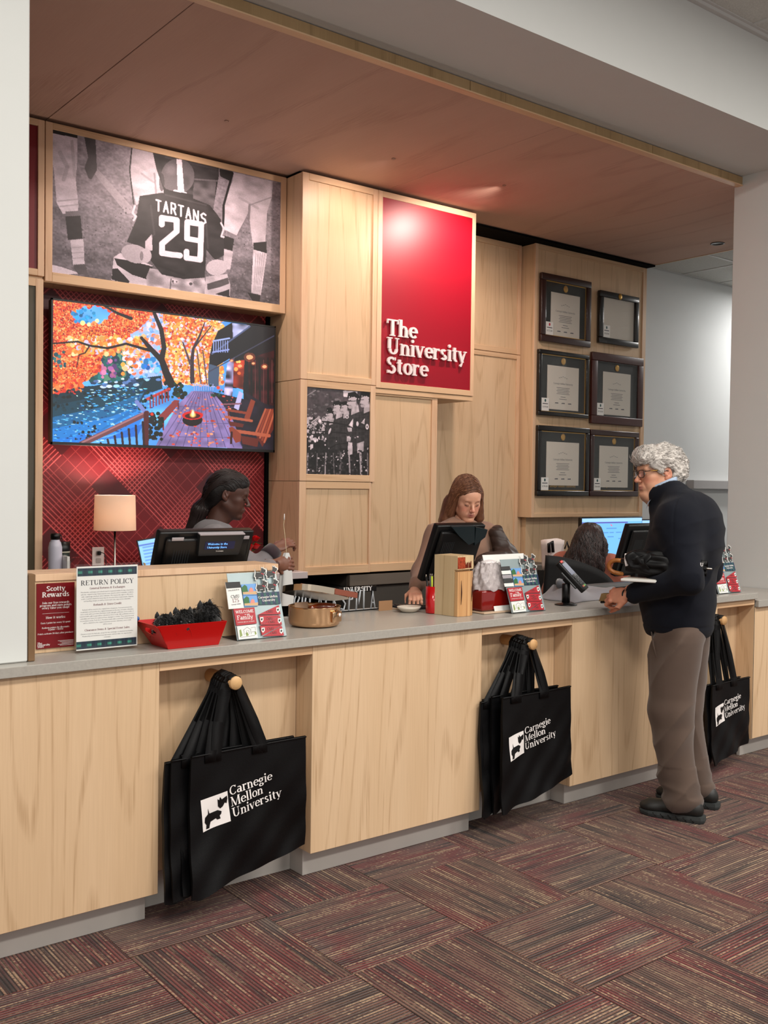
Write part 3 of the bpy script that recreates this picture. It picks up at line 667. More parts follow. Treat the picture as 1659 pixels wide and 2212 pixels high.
# D: diploma wall
t = thing('display_panel', 'maple display panel carrying six framed diplomas', 'panel', (6.74, 5.75, 1.31))
box1('carcass', MAPLE, 6.002, 7.44, 5.71, 5.98, 1.312, 3.535, t); panel_frame(t, 6.0, 7.442, 5.69, 1.312, 3.537, fw=.042, left=.034, right=.05, fwb=.034, rec=.010)
t = thing('wall_panelling', 'maple wall panel below the diploma display behind the monitors', 'panel', (6.74, 5.9, .6))
box1('panel', MAPLE, 6.05, 7.44, 5.80, 5.98, .6, 1.308, t)
box1('shadow_gap', BLACKGAP, 1.0, 7.44, 5.60, 5.98, 3.5375, 3.552).name = 'trim_5'; struct(bpy.data.objects['trim_5'])
box1('trim_6', BLACKGAP, 3.54, 5.03, 5.42, 5.60, 3.5375, 3.552); struct(bpy.data.objects['trim_6'])

# ------------------------------------------------------------------ service counter
CX0, CX1 = -1.6, 5.262
t = thing('countertop', 'long grey stone worktop of the service counter', 'countertop', (2, 3.48, .930))
box1('slab', QUARTZ, CX0, CX1, 3.20, 3.775, .930, .965, t, bev=.002)
LOWC = thing('accessible_counter', 'low counter section at the far right end with grey top', 'counter', (5.6, 3.5, 0))
box1('slab', QUARTZ, 5.272, 5.935, 3.20, 3.775, .880, .920, LOWC, bev=.002)
box1('front_panel', MAPLE, 5.268, 5.935, 3.222, 3.24, .115, .878, LOWC); box1('toe_kick', KICK, 5.268, 5.935, 3.30, 3.32, 0, .115, LOWC); box1('side_panel', CHARCOAL, 5.264, 5.268, 3.222, 3.775, .115, .93, LOWC)
def cab(x0, x1, label, kx0=None, kx1=None):
    t = thing('counter_cabinet', label, 'counter', ((x0 + x1) / 2, 3.48, 0))
    box1('front_panel', MAPLE, x0, x1, 3.22, 3.24, .112, .929, t, bev=.001)
    box1('carcass', MAPLE, x0 + .001, x1 - .001, 3.24, 3.76, .112, .929, t)
    box1('toe_kick', KICK, kx0 or x0 + .02, kx1 or x1 - .02, 3.295, 3.76, 0, .112, t, bev=.001)
cab(CX0, 1.543, 'leftmost maple counter front, under the two printed notices', kx1=1.530)
cab(2.187, 3.093, 'middle maple counter front between the two nearest tote bag niches', kx0=2.200, kx1=3.10)
cab(3.692, 4.893, 'maple counter front behind the standing man', kx0=3.738, kx1=4.86)
def niche(x0, x1, label, kx0, kx1):
    t = thing('counter_niche', label, 'counter', ((x0 + x1) / 2, 3.48, 0))
    box1('top_rail', MAPLE_X, x0 + .001, x1 - .001, 3.22, 3.24, .895, .929, t, bev=.001)
    box1('back_panel', MAPLE, x0 + .001, x1 - .001, 3.335, 3.345, .145, .929, t)
    box1('niche_top', MAPLE, x0 + .001, x1 - .001, 3.24, 3.335, .897, .929, t)
    box1('toe_kick', KICK, kx0, kx1, 3.385, 3.40, 0, .145, t)
    box1('carcass', MAPLE, x0 + .001, x1 - .001, 3.345, 3.76, .145, .929, t)
    return t
niche(1.543, 2.187, 'left recessed maple niche in the counter front, with the largest looking bag stack', 1.531, 2.199)
niche(3.093, 3.692, 'middle recessed maple niche in the counter front, left of the man', 3.094, 3.737)
niche(4.893, 5.262, 'right recessed maple niche in the counter front, behind the man', 4.861, 5.26)
box1('trim_7', MAPLE, 5.2605, 5.2625, 3.222, 3.76, .112, .929); struct(bpy.data.objects['trim_7'])
# raised privacy box behind the notices
t = thing('counter_screen', 'raised maple privacy box on the left part of the worktop', 'screen', (1.65, 3.49, .966))
box1('front_panel', MAPLE, 1.172, 2.135, 3.405, 3.425, .966, 1.212, t); box1('top_board', MAPLE_EDGE, 1.172, 2.14, 3.40, 3.585, 1.212, 1.236, t, bev=.001)
box1('back_panel', MAPLE, 1.172, 2.135, 3.565, 3.583, .966, 1.212, t); box1('side_panel', MAPLE, 2.117, 2.135, 3.425, 3.565, .966, 1.212, t); box1('side_panel', MAPLE, 1.172, 1.19, 3.425, 3.565, .966, 1.212, t)
# back counter in the plaid alcove
t = thing('back_worktop', 'pale stone back worktop below the plaid wall', 'countertop', (2.74, 5.5, .965))
box1('slab', mat('pale_stone', srgb(.78, .74, .74), .3), 1.95, 3.53, 5.26, 5.76, .965, 1.006, t, bev=.002); box1('base', MAPLE, 1.97, 3.15, 5.30, 5.76, 0, .965, t)
# ------------------------------------------------------------------ television
def paint_tv():
    p = Paint(540, 310, (.30, .62, .95)); p.corners((152, 105), (1478, 283), (1476, 1030), (150, 970))
    n = p.noise(9, 3)[..., None]; p.a = p.a * (.8 + .35 * n) + n * .12
    OR = [(.98, .38, .16), (.95, .28, .14), (1, .50, .20), (.85, .20, .14), (1, .58, .32), (.75, .16, .14)]
    YO = [(1, .62, .25), (.98, .50, .2), (1, .72, .35), (.95, .42, .2), (1, .78, .55), (.85, .8, .95)]
    p.poly([(560, 130), (860, 150), (860, 620), (640, 600)], (.62, .72, .98)); p.poly([(820, 200), (1160, 240), (1140, 640), (830, 620)], (.95, .66, .38))
    p.dabs(500, lambda x, y: 560 < x < 850 and 140 < y < 560, 12, [(.95, .75, .8), (.5, .7, .98), (.8, .85, 1), (1, .45, .3), (.98, .55, .4)], 4)
    p.dabs(1300, lambda x, y: 815 < x < 1170 and 195 < y < 625, 12, YO, 5)
    p.dabs(260, lambda x, y: 820 < x < 1100 and 200 < y < 400, 13, OR, 15)
    # far bank
    p.dabs(260, lambda x, y: 330 < x < 610 and 420 < y < 600, 20, [(.06, .32, .32), (.10, .42, .42), (.05, .22, .28), (.3, .5, .4)], 6)
    p.dabs(120, lambda x, y: 440 < x < 545 and 465 < y < 580, 14, [(.65, .35, .6), (.8, .45, .6), (.4, .25, .5)], 7)
    p.dabs(160, lambda x, y: 670 < x < 800 and 470 < y < 590, 16, [(.15, .55, .85), (.1, .4, .75), (.45, .7, .95)], 8)
    p.dabs(220, lambda x, y: 570 < x < 690 and 430 < y < 560, 14, YO, 9)
    # river
    p.poly([(150, 640), (400, 630), (560, 600), (800, 570), (810, 650), (700, 690), (650, 790), (330, 972), (150, 972)], (.03, .17, .22))
    for i, (y, c) in enumerate([(690, (.05, .25, .33)), (760, (.08, .42, .65)), (830, (.10, .50, .85)), (900, (.08, .45, .85)), (950, (.05, .35, .75))]):
        p.poly([(150, y + 60), (500, y - 10), (700, y - 90), (660, y - 10), (330, 972), (150, 972)], c, .75)
    p.dabs(420, lambda x, y: (150 < x < 700 and y > 700 + (500 - x) * .12 and y < 972 and x < 700 - (y - 800) * 1.4 if y > 800 else 300 < x < 760 and 640 < y < 800), 9, [(.35, .75, 1), (.15, .6, .98), (.02, .2, .45), (.7, .9, 1)], 10, asp=3.5)
    p.dabs(160, lambda x, y: 390 < x < 790 and 575 + (790 - x) * .04 < y < 640 - (x - 400) * .03, 16, [(.55, .75, .95), (.35, .5, .75), (.8, .88, 1), (.15, .25, .4)], 11, asp=2)
    # left maple crown
    def crown(x, y, rr=random.Random(3)):
        if rr.random() < .12: return False
        if math.hypot((x - 385) / 125, (y - 200) / 62) < 1 + .25 * math.sin(x * .09) * math.sin(y * .13 + x * .03): return False
        return x < 730 and y < 150 + 520 * max(0, 1 - ((x - 150) / 640) ** 1.6) * (1.0 if x < 430 else .80) and y > 100
    p.dabs(3300, crown, 13, OR, 12); p.dabs(4500, crown, 4.5, OR + [(.55, .10, .12), (1, .7, .45)], 32); p.dabs(1200, lambda x, y: 815 < x < 1170 and 195 < y < 625, 7, YO + [(.7, .3, .2)], 35); p.dabs(500, lambda x, y: 240 < x < 720 and 330 < y < 440, 12, YO, 13)
    p.dabs(200, lambda x, y: 150 < x < 330 and 590 < y < 670, 11, OR, 14)
    p.dabs(160, lambda x, y: math.hypot((x - 330) / 75, (y - 205) / 45) < 1, 11, [(.1, .55, .8), (.15, .65, .9), (.05, .4, .6)], 16)
    p.dabs(140, lambda x, y: math.hypot((x - 372), (y - 240)) < 50, 12, [(.95, .9, .5), (.85, .85, .4), (1, .95, .7)], 17)
    p.dabs(160, lambda x, y: 150 < x < 230 and 420 < y < 510, 12, [(.08, .3, .35), (.15, .4, .4)], 18)
    p.dabs(120, lambda x, y: 150 < x < 420 and 650 < y < 780, 9, [(.03, .1, .12), (.05, .2, .25)], 19)
    B = (.09, .06, .08)
    p.line([(862, 622), (830, 550), (802, 470), (818, 400), (800, 290), (758, 190)], [48, 42, 36, 28, 26, 20], B)
    p.line([(805, 480), (745, 415), (682, 340)], [34, 28, 18], B)
    p.line([(750, 420), (690, 405), (590, 375), (480, 402), (370, 385), (300, 360), (150, 372)], [20, 16, 14, 14, 12, 11, 9], B)
    p.line([(370, 390), (345, 430), (310, 440), (295, 520)], [9, 8, 6, 4], B); p.line([(620, 222), (540, 190), (470, 150), (420, 120)], [20, 16, 12, 8], B)
    p.line([(988, 610), (985, 480), (992, 410), (1030, 330), (1060, 250)], [26, 22, 16, 12, 6], (.2, .14, .18)); p.line([(975, 500), (930, 370)], [14, 8], (.3, .22, .25)); p.line([(992, 410), (1100, 270)], [10, 5], (.2, .14, .18))
    for x in (1040, 1075): p.line([(x, 620), (x - 25, 420)], 7, (.35, .25, .25))
    # house
    p.poly([(1140, 300), (1220, 252), (1480, 280), (1480, 900), (1300, 790), (1292, 650), (1215, 650), (1210, 470), (1085, 545), (1090, 455), (1105, 380)], (.045, .05, .08))
    p.poly([(1225, 255), (1330, 268), (1230, 350)], (.50, .50, .62), tex=.7); p.poly([(1085, 500), (1150, 520), (1145, 640), (1080, 640)], (.25, .32, .42))
    p.line([(1105, 440), (1330, 275)], 9, (.30, .34, .48)); p.line([(1085, 550), (1480, 330)], 6, (.22, .22, .3)); p.line([(1112, 362), (1208, 346)], 9, (.62, .68, .9)); p.line([(1110, 430), (1205, 415)], 8, (.55, .6, .85))
    for x in range(1114, 1210, 14): p.line([(x, 362), (x, 430)], 5, (.55, .6, .82))
    p.poly([(1196, 500), (1240, 460), (1226, 745), (1172, 735)], (.52, .48, .62), tex=.9)
    p.poly([(1235, 486), (1300, 478), (1292, 660), (1232, 640)], (.55, .16, .10), tex=.6); p.dabs(60, lambda x, y: 1235 < x < 1295 and 485 < y < 560, 12, [(1, .45, .2), (1, .7, .35), (.9, .3, .15)], 20)
    p.poly([(1320, 470), (1480, 420), (1480, 760), (1330, 760)], (.16, .04, .06), tex=.6)
    for x in (1340, 1390, 1440): p.line([(x, 470), (x + 4, 770)], 12, (.03, .03, .05)); p.line([(x + 24, 480), (x + 26, 740)], 3, (.4, .2, .2))
    for x, y, r in ((1272, 515, 13), (1352, 500, 9), (1420, 520, 13), (1330, 462, 20), (1222, 482, 8)): p.ell(x, y, r, r * .7, (1, .8, .6)); p.ell(x, y, r * 1.7, r * 1.4, (1, .4, .2), .35)
    p.poly([(1290, 660), (1340, 740), (1480, 860), (1480, 780), (1330, 690)], (.10, .08, .13))
    p.poly([(1110, 672), (1480, 760), (1480, 1032), (1200, 1020)], (.10, .08, .13), tex=.3)
    # deck
    p.poly([(985, 665), (1110, 672), (1170, 745), (1240, 860), (1290, 1018), (770, 1000), (850, 840), (915, 735)], (.50, .42, .62), tex=.15)
    for k in range(11):
        xb = 780 + k * 51; p.line([(1000 + k * 10, 668), (xb, 1010)], 3, (.30, .25, .42))
    for y in (760, 860, 945): p.line([(900, y), (1240, y + 6)], 2.5, (.33, .28, .45))
    p.dabs(120, lambda x, y: 860 < x < 1230 and 690 < y < 1000, 8, [(.9, .35, .25), (.8, .25, .2), (.95, .55, .4)], 21, asp=1.6)
    p.line([(990, 622), (1120, 640)], 6, (.7, .7, .85)); [p.line([(x, 625), (x, 662)], 4, (.6, .6, .8)) for x in range(1000, 1120, 14)]
    p.dabs(150, lambda x, y: 800 < x < 945 and 610 < y < 705, 13, [(.04, .14, .10), (.08, .22, .14), (.02, .08, .08)], 22)
    p.dabs(90, lambda x, y: 1080 < x < 1180 and 630 < y < 700, 10, [(.10, .22, .14), (.8, .25, .15), (.15, .3, .3)], 23)
    p.line([(715, 715), (850, 652)], 16, (.75, .22, .2)); [p.line([(x, 715 - (x - 715) * .45), (x + 2, 775 - (x - 715) * .4)], 7, (.55, .15, .18)) for x in range(735, 850, 18)]
    p.poly([(775, 830), (880, 720), (912, 722), (905, 750), (820, 850)], (.52, .20, .20)); p.line([(815, 850), (815, 900)], 10, (.45, .15, .15)); p.line([(905, 740), (905, 775)], 8, (.35, .12, .12))
    p.dabs(240, lambda x, y: 718 < x < 810 and 800 < y < 965, 13, [(.03, .08, .07), (.06, .14, .1), (.10, .1, .12)], 24); p.dabs(60, lambda x, y: 725 < x < 805 and 770 < y < 812, 9, [(.9, .2, .12), (1, .35, .2)], 25)
    p.dabs(110, lambda x, y: 670 < x < 745 and 650 < y < 770, 10, [(.04, .12, .10), (.08, .2, .2)], 26)
    p.dabs(120, lambda x, y: 250 < x < 430 and 850 < y < 965, 8, [(.02, .07, .1), (.04, .12, .16)], 27)
    p.line([(325, 985), (715, 800)], 34, (.42, .24, .26)); p.line([(330, 975), (710, 792)], 10, (.62, .42, .45)); p.line([(655, 730), (712, 800)], 24, (.45, .50, .75))
    p.line([(712, 800), (712, 995)], 30, (.30, .10, .12)); [p.line([(x, 990 - (x - 400) * .50 + 10), (x + 8, 995)], 13, (.16, .08, .10)) for x in range(440, 700, 42)]
    # fire bowl
    p.ell(990, 842, 60, 38, (.05, .03, .05)); p.ell(990, 815, 63, 26, (.80, .10, .10)); p.ell(990, 818, 46, 17, (.25, .03, .03)); p.ell(992, 812, 24, 20, (1, .75, .35), 1, soft=.5); p.ell(992, 800, 12, 28, (1, .95, .75), 1, soft=.6)
    # chairs
    R1 = (.52, .21, .14); R2 = (.36, .12, .09); R3_ = (.66, .32, .22)
    p.poly([(1238, 770), (1268, 668), (1292, 682), (1266, 785)], (.72, .68, .85)); p.line([(1175, 748), (1280, 745)], 9, (.5, .3, .35))
    p.poly([(1300, 832), (1340, 718), (1366, 730), (1332, 842)], R1); p.line([(1195, 782), (1310, 802)], 14, R1); p.line([(1205, 790), (1210, 850)], 9, R2)
    p.line([(1190, 825), (1345, 850)], 15, R3_); p.poly([(1205, 850), (1300, 870), (1290, 890), (1215, 880)], R2)
    p.poly([(1365, 930), (1425, 780), (1478, 775), (1478, 900), (1410, 1010)], R2)
    for k in range(5): p.line([(1370 + k * 13, 925 + k * 14), (1428 + k * 14, 780 + k * 2)], 11, R1 if k % 2 else R3_)
    p.line([(1250, 912), (1450, 942)], 20, R3_); p.poly([(1208, 890), (1230, 885), (1280, 930), (1280, 975), (1250, 985), (1215, 920)], R1); p.poly([(1280, 940), (1390, 960), (1380, 1010), (1290, 990)], R2); p.line([(1225, 920), (1222, 985)], 13, (.2, .06, .06))
    p.a = np.clip(p.a, 0, 1); return p
TVX0, TVX1, TVY, TVZ0, TVZ1 = 2.012, 3.486, 5.60, 1.762, 2.582
t = thing('television', 'large wall television showing an autumn riverside deck', 'television', (2.75, 5.65, 1.76))
box1('housing', BLACK, TVX0 + .004, TVX1 - .004, TVY + .012, TVY + .055, TVZ0 + .004, TVZ1 - .004, t, bev=.004)
fr = MB(); bw = .011
for a in ((TVX0, TVX1, TVZ1 - bw, TVZ1), (TVX0, TVX1, TVZ0, TVZ0 + bw * 1.5), (TVX0, TVX0 + bw, TVZ0, TVZ1), (TVX1 - bw, TVX1, TVZ0, TVZ1)): fr.box(a[0], a[1], TVY - .002, TVY + .012, a[2], a[3], .001)
fr.build('bezel', CHARCOAL, t)
paint_tv().mesh('screen', (TVX0 + bw, TVY, TVZ1 - bw), (TVX1 - TVX0 - 2 * bw, 0, 0), (0, 0, -(TVZ1 - TVZ0 - 2.5 * bw)), t, emit=1.15)
box1('wall_mount', BLACK, 2.5, 3.0, TVY + .055, 5.758, 2.0, 2.35, t)

# ------------------------------------------------------------------ football photograph
def paint_foot():
    p = Paint(520, 300); p.corners((289, 170), (1524, 476), (1520, 1163), (283, 968)); g = lambda v: (v * .98, v * .92, v * .98)
    base = .60 - .22 * p.Y + .10 * (p.noise(60, 2) - .5) + .16 * (p.noise(14, 4) - .5) + .12 * (p.noise(140, 6, 1.5) - .5)
    p.a = np.stack([base * .96, base * .90, base * .97], -1)
    p.line([(520, 400), (700, 620)], [30, 46], g(.70), .6); p.dabs(900, lambda x, y: y > 600, 3.2, [g(.36), g(.5), g(.3)], 3)
    p.poly([(283, 925), (330, 935), (440, 975), (283, 985)], g(.85))
    sh = lambda pts, v, al=1.0, tex=.10: p.poly(pts, g(v), al, tex)
    sh([(283, 170), (425, 195), (425, 225), (283, 200)], .10)
    sh([(283, 190), (425, 222), (425, 330), (415, 450), (430, 600), (425, 628), (345, 642), (312, 580), (298, 400), (283, 330)], .80)
    p.line([(330, 300), (370, 380), (350, 450)], 22, g(.62), .5); p.line([(395, 240), (410, 430)], 16, g(.62), .5); p.line([(320, 570), (425, 560)], 8, g(.6), .6); p.line([(330, 600), (425, 590)], 8, g(.6), .6)
    sh([(358, 628), (430, 625), (437, 655), (362, 658)], .42); sh([(358, 655), (440, 652), (452, 780), (372, 787)], .17); sh([(385, 787), (456, 783), (462, 925), (400, 930)], .78)
    for y in (830, 860, 890): p.line([(395, y), (460, y - 4)], 3, g(.6))
    sh([(402, 925), (465, 922), (478, 975), (430, 982), (405, 950)], .33)
    sh([(462, 215), (522, 222), (530, 400), (500, 452), (484, 445), (462, 385), (482, 330)], .30)
    sh([(720, 275), (835, 300), (870, 420), (895, 545), (740, 595), (712, 440)], .76); p.line([(770, 420), (835, 470)], 10, g(.6), .7); p.line([(718, 280), (706, 400), (728, 590)], 6, g(.12)); p.line([(840, 420), (850, 540)], 9, g(.5), .7)
    sh([(830, 300), (1190, 385), (1188, 440), (1165, 580), (1060, 570), (900, 540), (852, 400)], .17, tex=.4); sh([(1055, 470), (1175, 460), (1160, 620), (1040, 600)], .30, tex=.3)
    p.line([(1060, 455), (1180, 465)], 8, g(.38)); p.line([(900, 330), (1180, 400)], 10, g(.3), .6)
    sh([(1190, 395), (1265, 415), (1255, 470), (1195, 440)], .13)
    sh([(1268, 418), (1480, 472), (1475, 560), (1450, 640), (1440, 820), (1372, 822), (1350, 640), (1285, 770), (1215, 735), (1222, 560), (1262, 470)], .76)
    p.line([(1355, 600), (1350, 680)], 12, g(.45), .8); p.line([(1300, 560), (1400, 620)], 12, g(.6), .5); p.line([(1470, 560), (1360, 600)], 6, g(.55), .8)
    p.line([(1262, 425), (1215, 600), (1212, 720)], 12, g(.10)); sh([(1376, 812), (1447, 806), (1449, 872), (1378, 850)], .12)
    sh([(1376, 850), (1450, 872), (1418, 1105), (1365, 1092)], .80); [p.line([(1390 + k * 12, 870), (1380 + k * 8, 1085)], 3, g(.62)) for k in range(5)]
    sh([(1345, 1090), (1415, 1108), (1412, 1142), (1375, 1142)], .16); sh([(1215, 768), (1272, 790), (1262, 856), (1215, 842)], .13); sh([(1215, 845), (1266, 860), (1252, 960), (1215, 960)], .72)
    # kneeling centre player
    sh([(620, 885), (655, 862), (830, 935), (805, 1055), (712, 1040), (606, 1012)], .80); sh([(622, 890), (705, 905), (832, 940), (800, 1012), (720, 985), (638, 930)], .12); sh([(612, 950), (640, 948), (705, 1020), (700, 1040), (608, 1010)], .14)
    sh([(815, 950), (1112, 1003), (1122, 1098), (800, 1062), (795, 1000)], .70, tex=.3); p.line([(930, 1010), (925, 1075)], 6, g(.4)); p.dabs(60, lambda x, y: 920 < x < 1060 and 1020 < y < 1090, 8, [g(.35), g(.5)], 4)
    sh([(1118, 1000), (1235, 985), (1252, 1050), (1248, 1120), (1165, 1108), (1112, 1095)], .74); sh([(1125, 1040), (1240, 1005), (1246, 1040), (1190, 1060), (1128, 1075)], .30); sh([(1170, 1098), (1246, 1070), (1248, 1118)], .16)
    sh([(760, 545), (880, 528), (1010, 545), (1140, 600), (1200, 680), (1216, 800), (1218, 880), (1170, 908), (1122, 850), (1112, 1005), (1000, 1012), (880, 985), (815, 900), (832, 760), (790, 838), (690, 800), (740, 680)], .155, tex=.25)
    p.line([(820, 600), (840, 760)], 10, g(.25), .7); p.line([(900, 540), (1120, 600)], 8, g(.28), .6); p.line([(1115, 640), (1130, 840)], 10, g(.26), .6); p.line([(850, 930), (1000, 990)], 12, g(.10), .7)
    p.ell(735, 868, 76, 50, g(.66), rot=18); p.ell(790, 880, 34, 40, g(.72)); p.ell(1178, 948, 58, 44, g(.74), rot=-5); p.ell(770, 880, 10, 26, g(.4), .7)
    sh([(790, 800), (825, 760), (830, 850), (790, 850)], .75)
    p.ell(966, 438, 90, 98, g(.36)); p.ell(930, 400, 40, 40, g(.52), .6, soft=.6); p.ell(1010, 470, 30, 50, g(.22), .6, soft=.6); p.ell(880, 470, 14, 50, g(.18), .7)
    sh([(960, 342), (988, 345), (1002, 540), (966, 536)], .92, tex=0); p.line([(950, 520), (1008, 534)], 15, g(.92)); sh([(890, 505), (945, 520), (1050, 540), (1050, 560), (890, 530)], .14)
    # lettering
    def glyph(strokes, ox, oy, sx, sy, wd, v=.88):
        for st in strokes: p.line([(ox + a * sx, oy + b * sy + a * sx * .30) for a, b in st], wd, g(v))
    L_ = {'T': [[(0, 0), (1, 0)], [(.5, 0), (.5, 1)]], 'A': [[(0, 1), (.5, 0), (1, 1)], [(.2, .65), (.8, .65)]], 'R': [[(0, 1), (0, 0), (.8, 0), (.95, .25), (.8, .5), (0, .5)], [(.5, .5), (1, 1)]], 'N': [[(0, 1), (0, 0), (1, 1), (1, 0)]], 'S': [[(1, .1), (.5, 0), (0, .2), (.2, .45), (.85, .55), (1, .8), (.5, 1), (0, .9)]]}
    for k, ch in enumerate('TARTANS'):
        arc = [0, -2, -2, 0, 3, 8, 14][k]
        glyph(L_[ch], 850 + k * 40.5, 568 + k * 10 + arc, 24, 58, 8.5)
    W = g(.88)
    p.line([(880, 705), (880, 668), (960, 682), (960, 745), (882, 812), (882, 866), (978, 880)], 31, W); p.line([(1094, 742), (1092, 706), (1018, 692), (1016, 785), (1092, 800)], 29, W); p.line([(1094, 706), (1088, 905), (1014, 893), (1014, 858)], 30, W)
    p.line([(735, 600), (722, 640), (740, 660), (728, 680)], 11, g(.8)); p.line([(1200, 700), (1216, 730), (1202, 775), (1216, 778)], 9, g(.8))
    p.a = p.a * (1 + .10 * (p.noise(260, 9)[..., None] - .5)); return p
paint_foot().mesh('photograph', (2.000, 5.558, 3.501), (1.486, 0, 0), (0, 0, -.786), PICBOX, rough=.62)
# ------------------------------------------------------------------ marching band photograph
def paint_band():
    p = Paint(210, 270); p.corners((100, 100), (1475, 225), (1450, 2055), (88, 2025)); g = lambda v: (v * .98, v * .92, v * .96)
    b = .20 + .12 * p.noise(8, 2) + .10 * p.noise(40, 3); p.a = np.stack([b * .97, b * .86, b * .93], -1)
    S = lambda pts, v, tex=.15: p.poly(pts, g(v), 1, tex)
    p.dabs(60, lambda x, y: y < 720 and x < 900, 30, [g(.5), g(.35), g(.28)], 3, asp=1.6); p.line([(100, 300), (290, 180)], [10, 24], g(.6)); S([(890, 190), (1200, 210), (1190, 330), (900, 330)], .88)
    # crowd body dark mass
    S([(90, 900), (600, 850), (1475, 600), (1470, 2060), (88, 2050)], .13, .5)
    p.dabs(260, lambda x, y: x < 700 and 780 < y < 1300, 26, [g(.8), g(.6), g(.2), g(.9), g(.1)], 5, asp=.7)
    def man(x, y, s_, glasses=False):
        S([(x - 130 * s_, y + 420 * s_), (x - 60 * s_, y + 170 * s_), (x + 60 * s_, y + 140 * s_), (x + 190 * s_, y + 220 * s_), (x + 230 * s_, y + 900 * s_), (x - 90 * s_, y + 900 * s_)], .19, .3)
        for k in range(5): p.line([(x - 90 * s_, y + (280 + k * 90) * s_), (x + 200 * s_, y + (260 + k * 90) * s_)], 7 * s_, g(.32), .6)
        for k in range(4): p.line([(x + (k * 60 - 40) * s_, y + 220 * s_), (x + (k * 60 - 50) * s_, y + 800 * s_)], 6 * s_, g(.30), .6)
        p.ell(x, y, 92 * s_, 125 * s_, g(.78)); S([(x - 100 * s_, y - 10 * s_), (x - 118 * s_, y + 45 * s_), (x - 85 * s_, y + 50 * s_)], .78); p.ell(x - 55 * s_, y + 90 * s_, 42 * s_, 34 * s_, g(.70))
        S([(x - 30 * s_, y + 110 * s_), (x + 90 * s_, y + 60 * s_), (x + 110 * s_, y + 180 * s_), (x - 40 * s_, y + 240 * s_)], .75); p.ell(x + 66 * s_, y + 30 * s_, 22 * s_, 34 * s_, g(.58)); p.ell(x + 92 * s_, y - 30 * s_, 36 * s_, 80 * s_, g(.2))
        p.line([(x - 85 * s_, y - 22 * s_), (x - 40 * s_, y - 25 * s_)], 12 * s_, g(.2)); p.line([(x - 80 * s_, y + 62 * s_), (x - 50 * s_, y + 62 * s_)], 8 * s_, g(.35))
        S([(x - 110 * s_, y - 60 * s_), (x - 95 * s_, y - 165 * s_), (x + 30 * s_, y - 190 * s_), (x + 125 * s_, y - 95 * s_), (x + 130 * s_, y - 10 * s_), (x + 20 * s_, y - 95 * s_)], .07, 0)
        for k in range(5): p.ell(x - 70 * s_ + 42 * k * s_, y - 92 * s_ + 10 * k * s_, 9 * s_, 12 * s_, g(.8))
        if glasses: p.line([(x - 90 * s_, y - 12 * s_), (x + 50 * s_, y - 18 * s_)], 12 * s_, g(.08))
    man(600, 690, .72); man(620, 760, .8); man(770, 590, .95); man(930, 590, .9); man(1380, 420, 1.15); man(1110, 440, 1.2, True)
    p.ell(975, 770, 38, 38, g(.85)); p.ell(975, 770, 16, 18, g(.2))
    for pts, wd, v in ([[(450, 870), (700, 900), (1040, 960), (1300, 1030), (1475, 1060)], 34, .12], [[(100, 1150), (400, 1140), (640, 1130)], 26, .1], [[(260, 1070), (560, 1090), (960, 1130)], 22, .1], [[(430, 1530), (740, 1370), (1080, 1330)], 18, .1], [[(900, 1690), (1100, 1560), (1450, 1400)], 16, .08], [[(540, 1500), (700, 1400)], 16, .1]): p.line(pts, wd, g(v))
    for pts, v in (([(1010, 950), (1110, 800), (1100, 1000)], .88), ([(1280, 900), (1360, 800), (1350, 930)], .88), ([(1000, 1320), (1090, 1330), (1095, 1580), (985, 1610)], .80), ([(1190, 1350), (1340, 1300), (1330, 1520), (1200, 1560)], .74), ([(180, 1370), (240, 1360), (240, 1440), (180, 1490)], .85), ([(980, 1000), (1080, 1010), (1080, 1090), (1000, 1090)], .8), ([(100, 780), (160, 765), (150, 900), (100, 930)], .85), ([(970, 1180), (1060, 1240), (1040, 1310), (970, 1300)], .75)): S(pts, v)
    p.line([(200, 890), (350, 780)], 20, g(.8)); p.line([(200, 930), (370, 800)], 10, g(.8)); p.ell(350, 1000, 40, 44, g(.12)); p.ell(1200, 920, 26, 50, g(.9)); p.ell(1410, 985, 34, 60, g(.9)); p.ell(1410, 985, 12, 26, g(.2)); p.ell(600, 1080, 20, 70, g(.9), rot=20)
    for x, wd, v in ((130, 14, .8), (330, 16, .5), (520, 26, .75), (680, 10, .6), (840, 40, .45), (1020, 30, .75), (1265, 44, .8), (1420, 26, .5)): p.line([(x, 1560), (x + 20 * math.sin(x), 2040)], wd, g(v), .85)
    for k in range(46):
        r_ = p.rng; x = r_.uniform(100, 1450); y = r_.uniform(1150, 2000); p.ell(x, y, r_.uniform(8, 20), r_.uniform(10, 30), g(r_.choice([.85, .7, .9])), rot=r_.uniform(0, 90))
    p.dabs(180, lambda x, y: y > 1500, 18, [g(.08), g(.12), g(.3)], 8); return p
paint_band().mesh('photograph', (3.586, 5.378, 2.181), (.507, 0, 0), (0, 0, -.5605), BANDCAB, rough=.4)

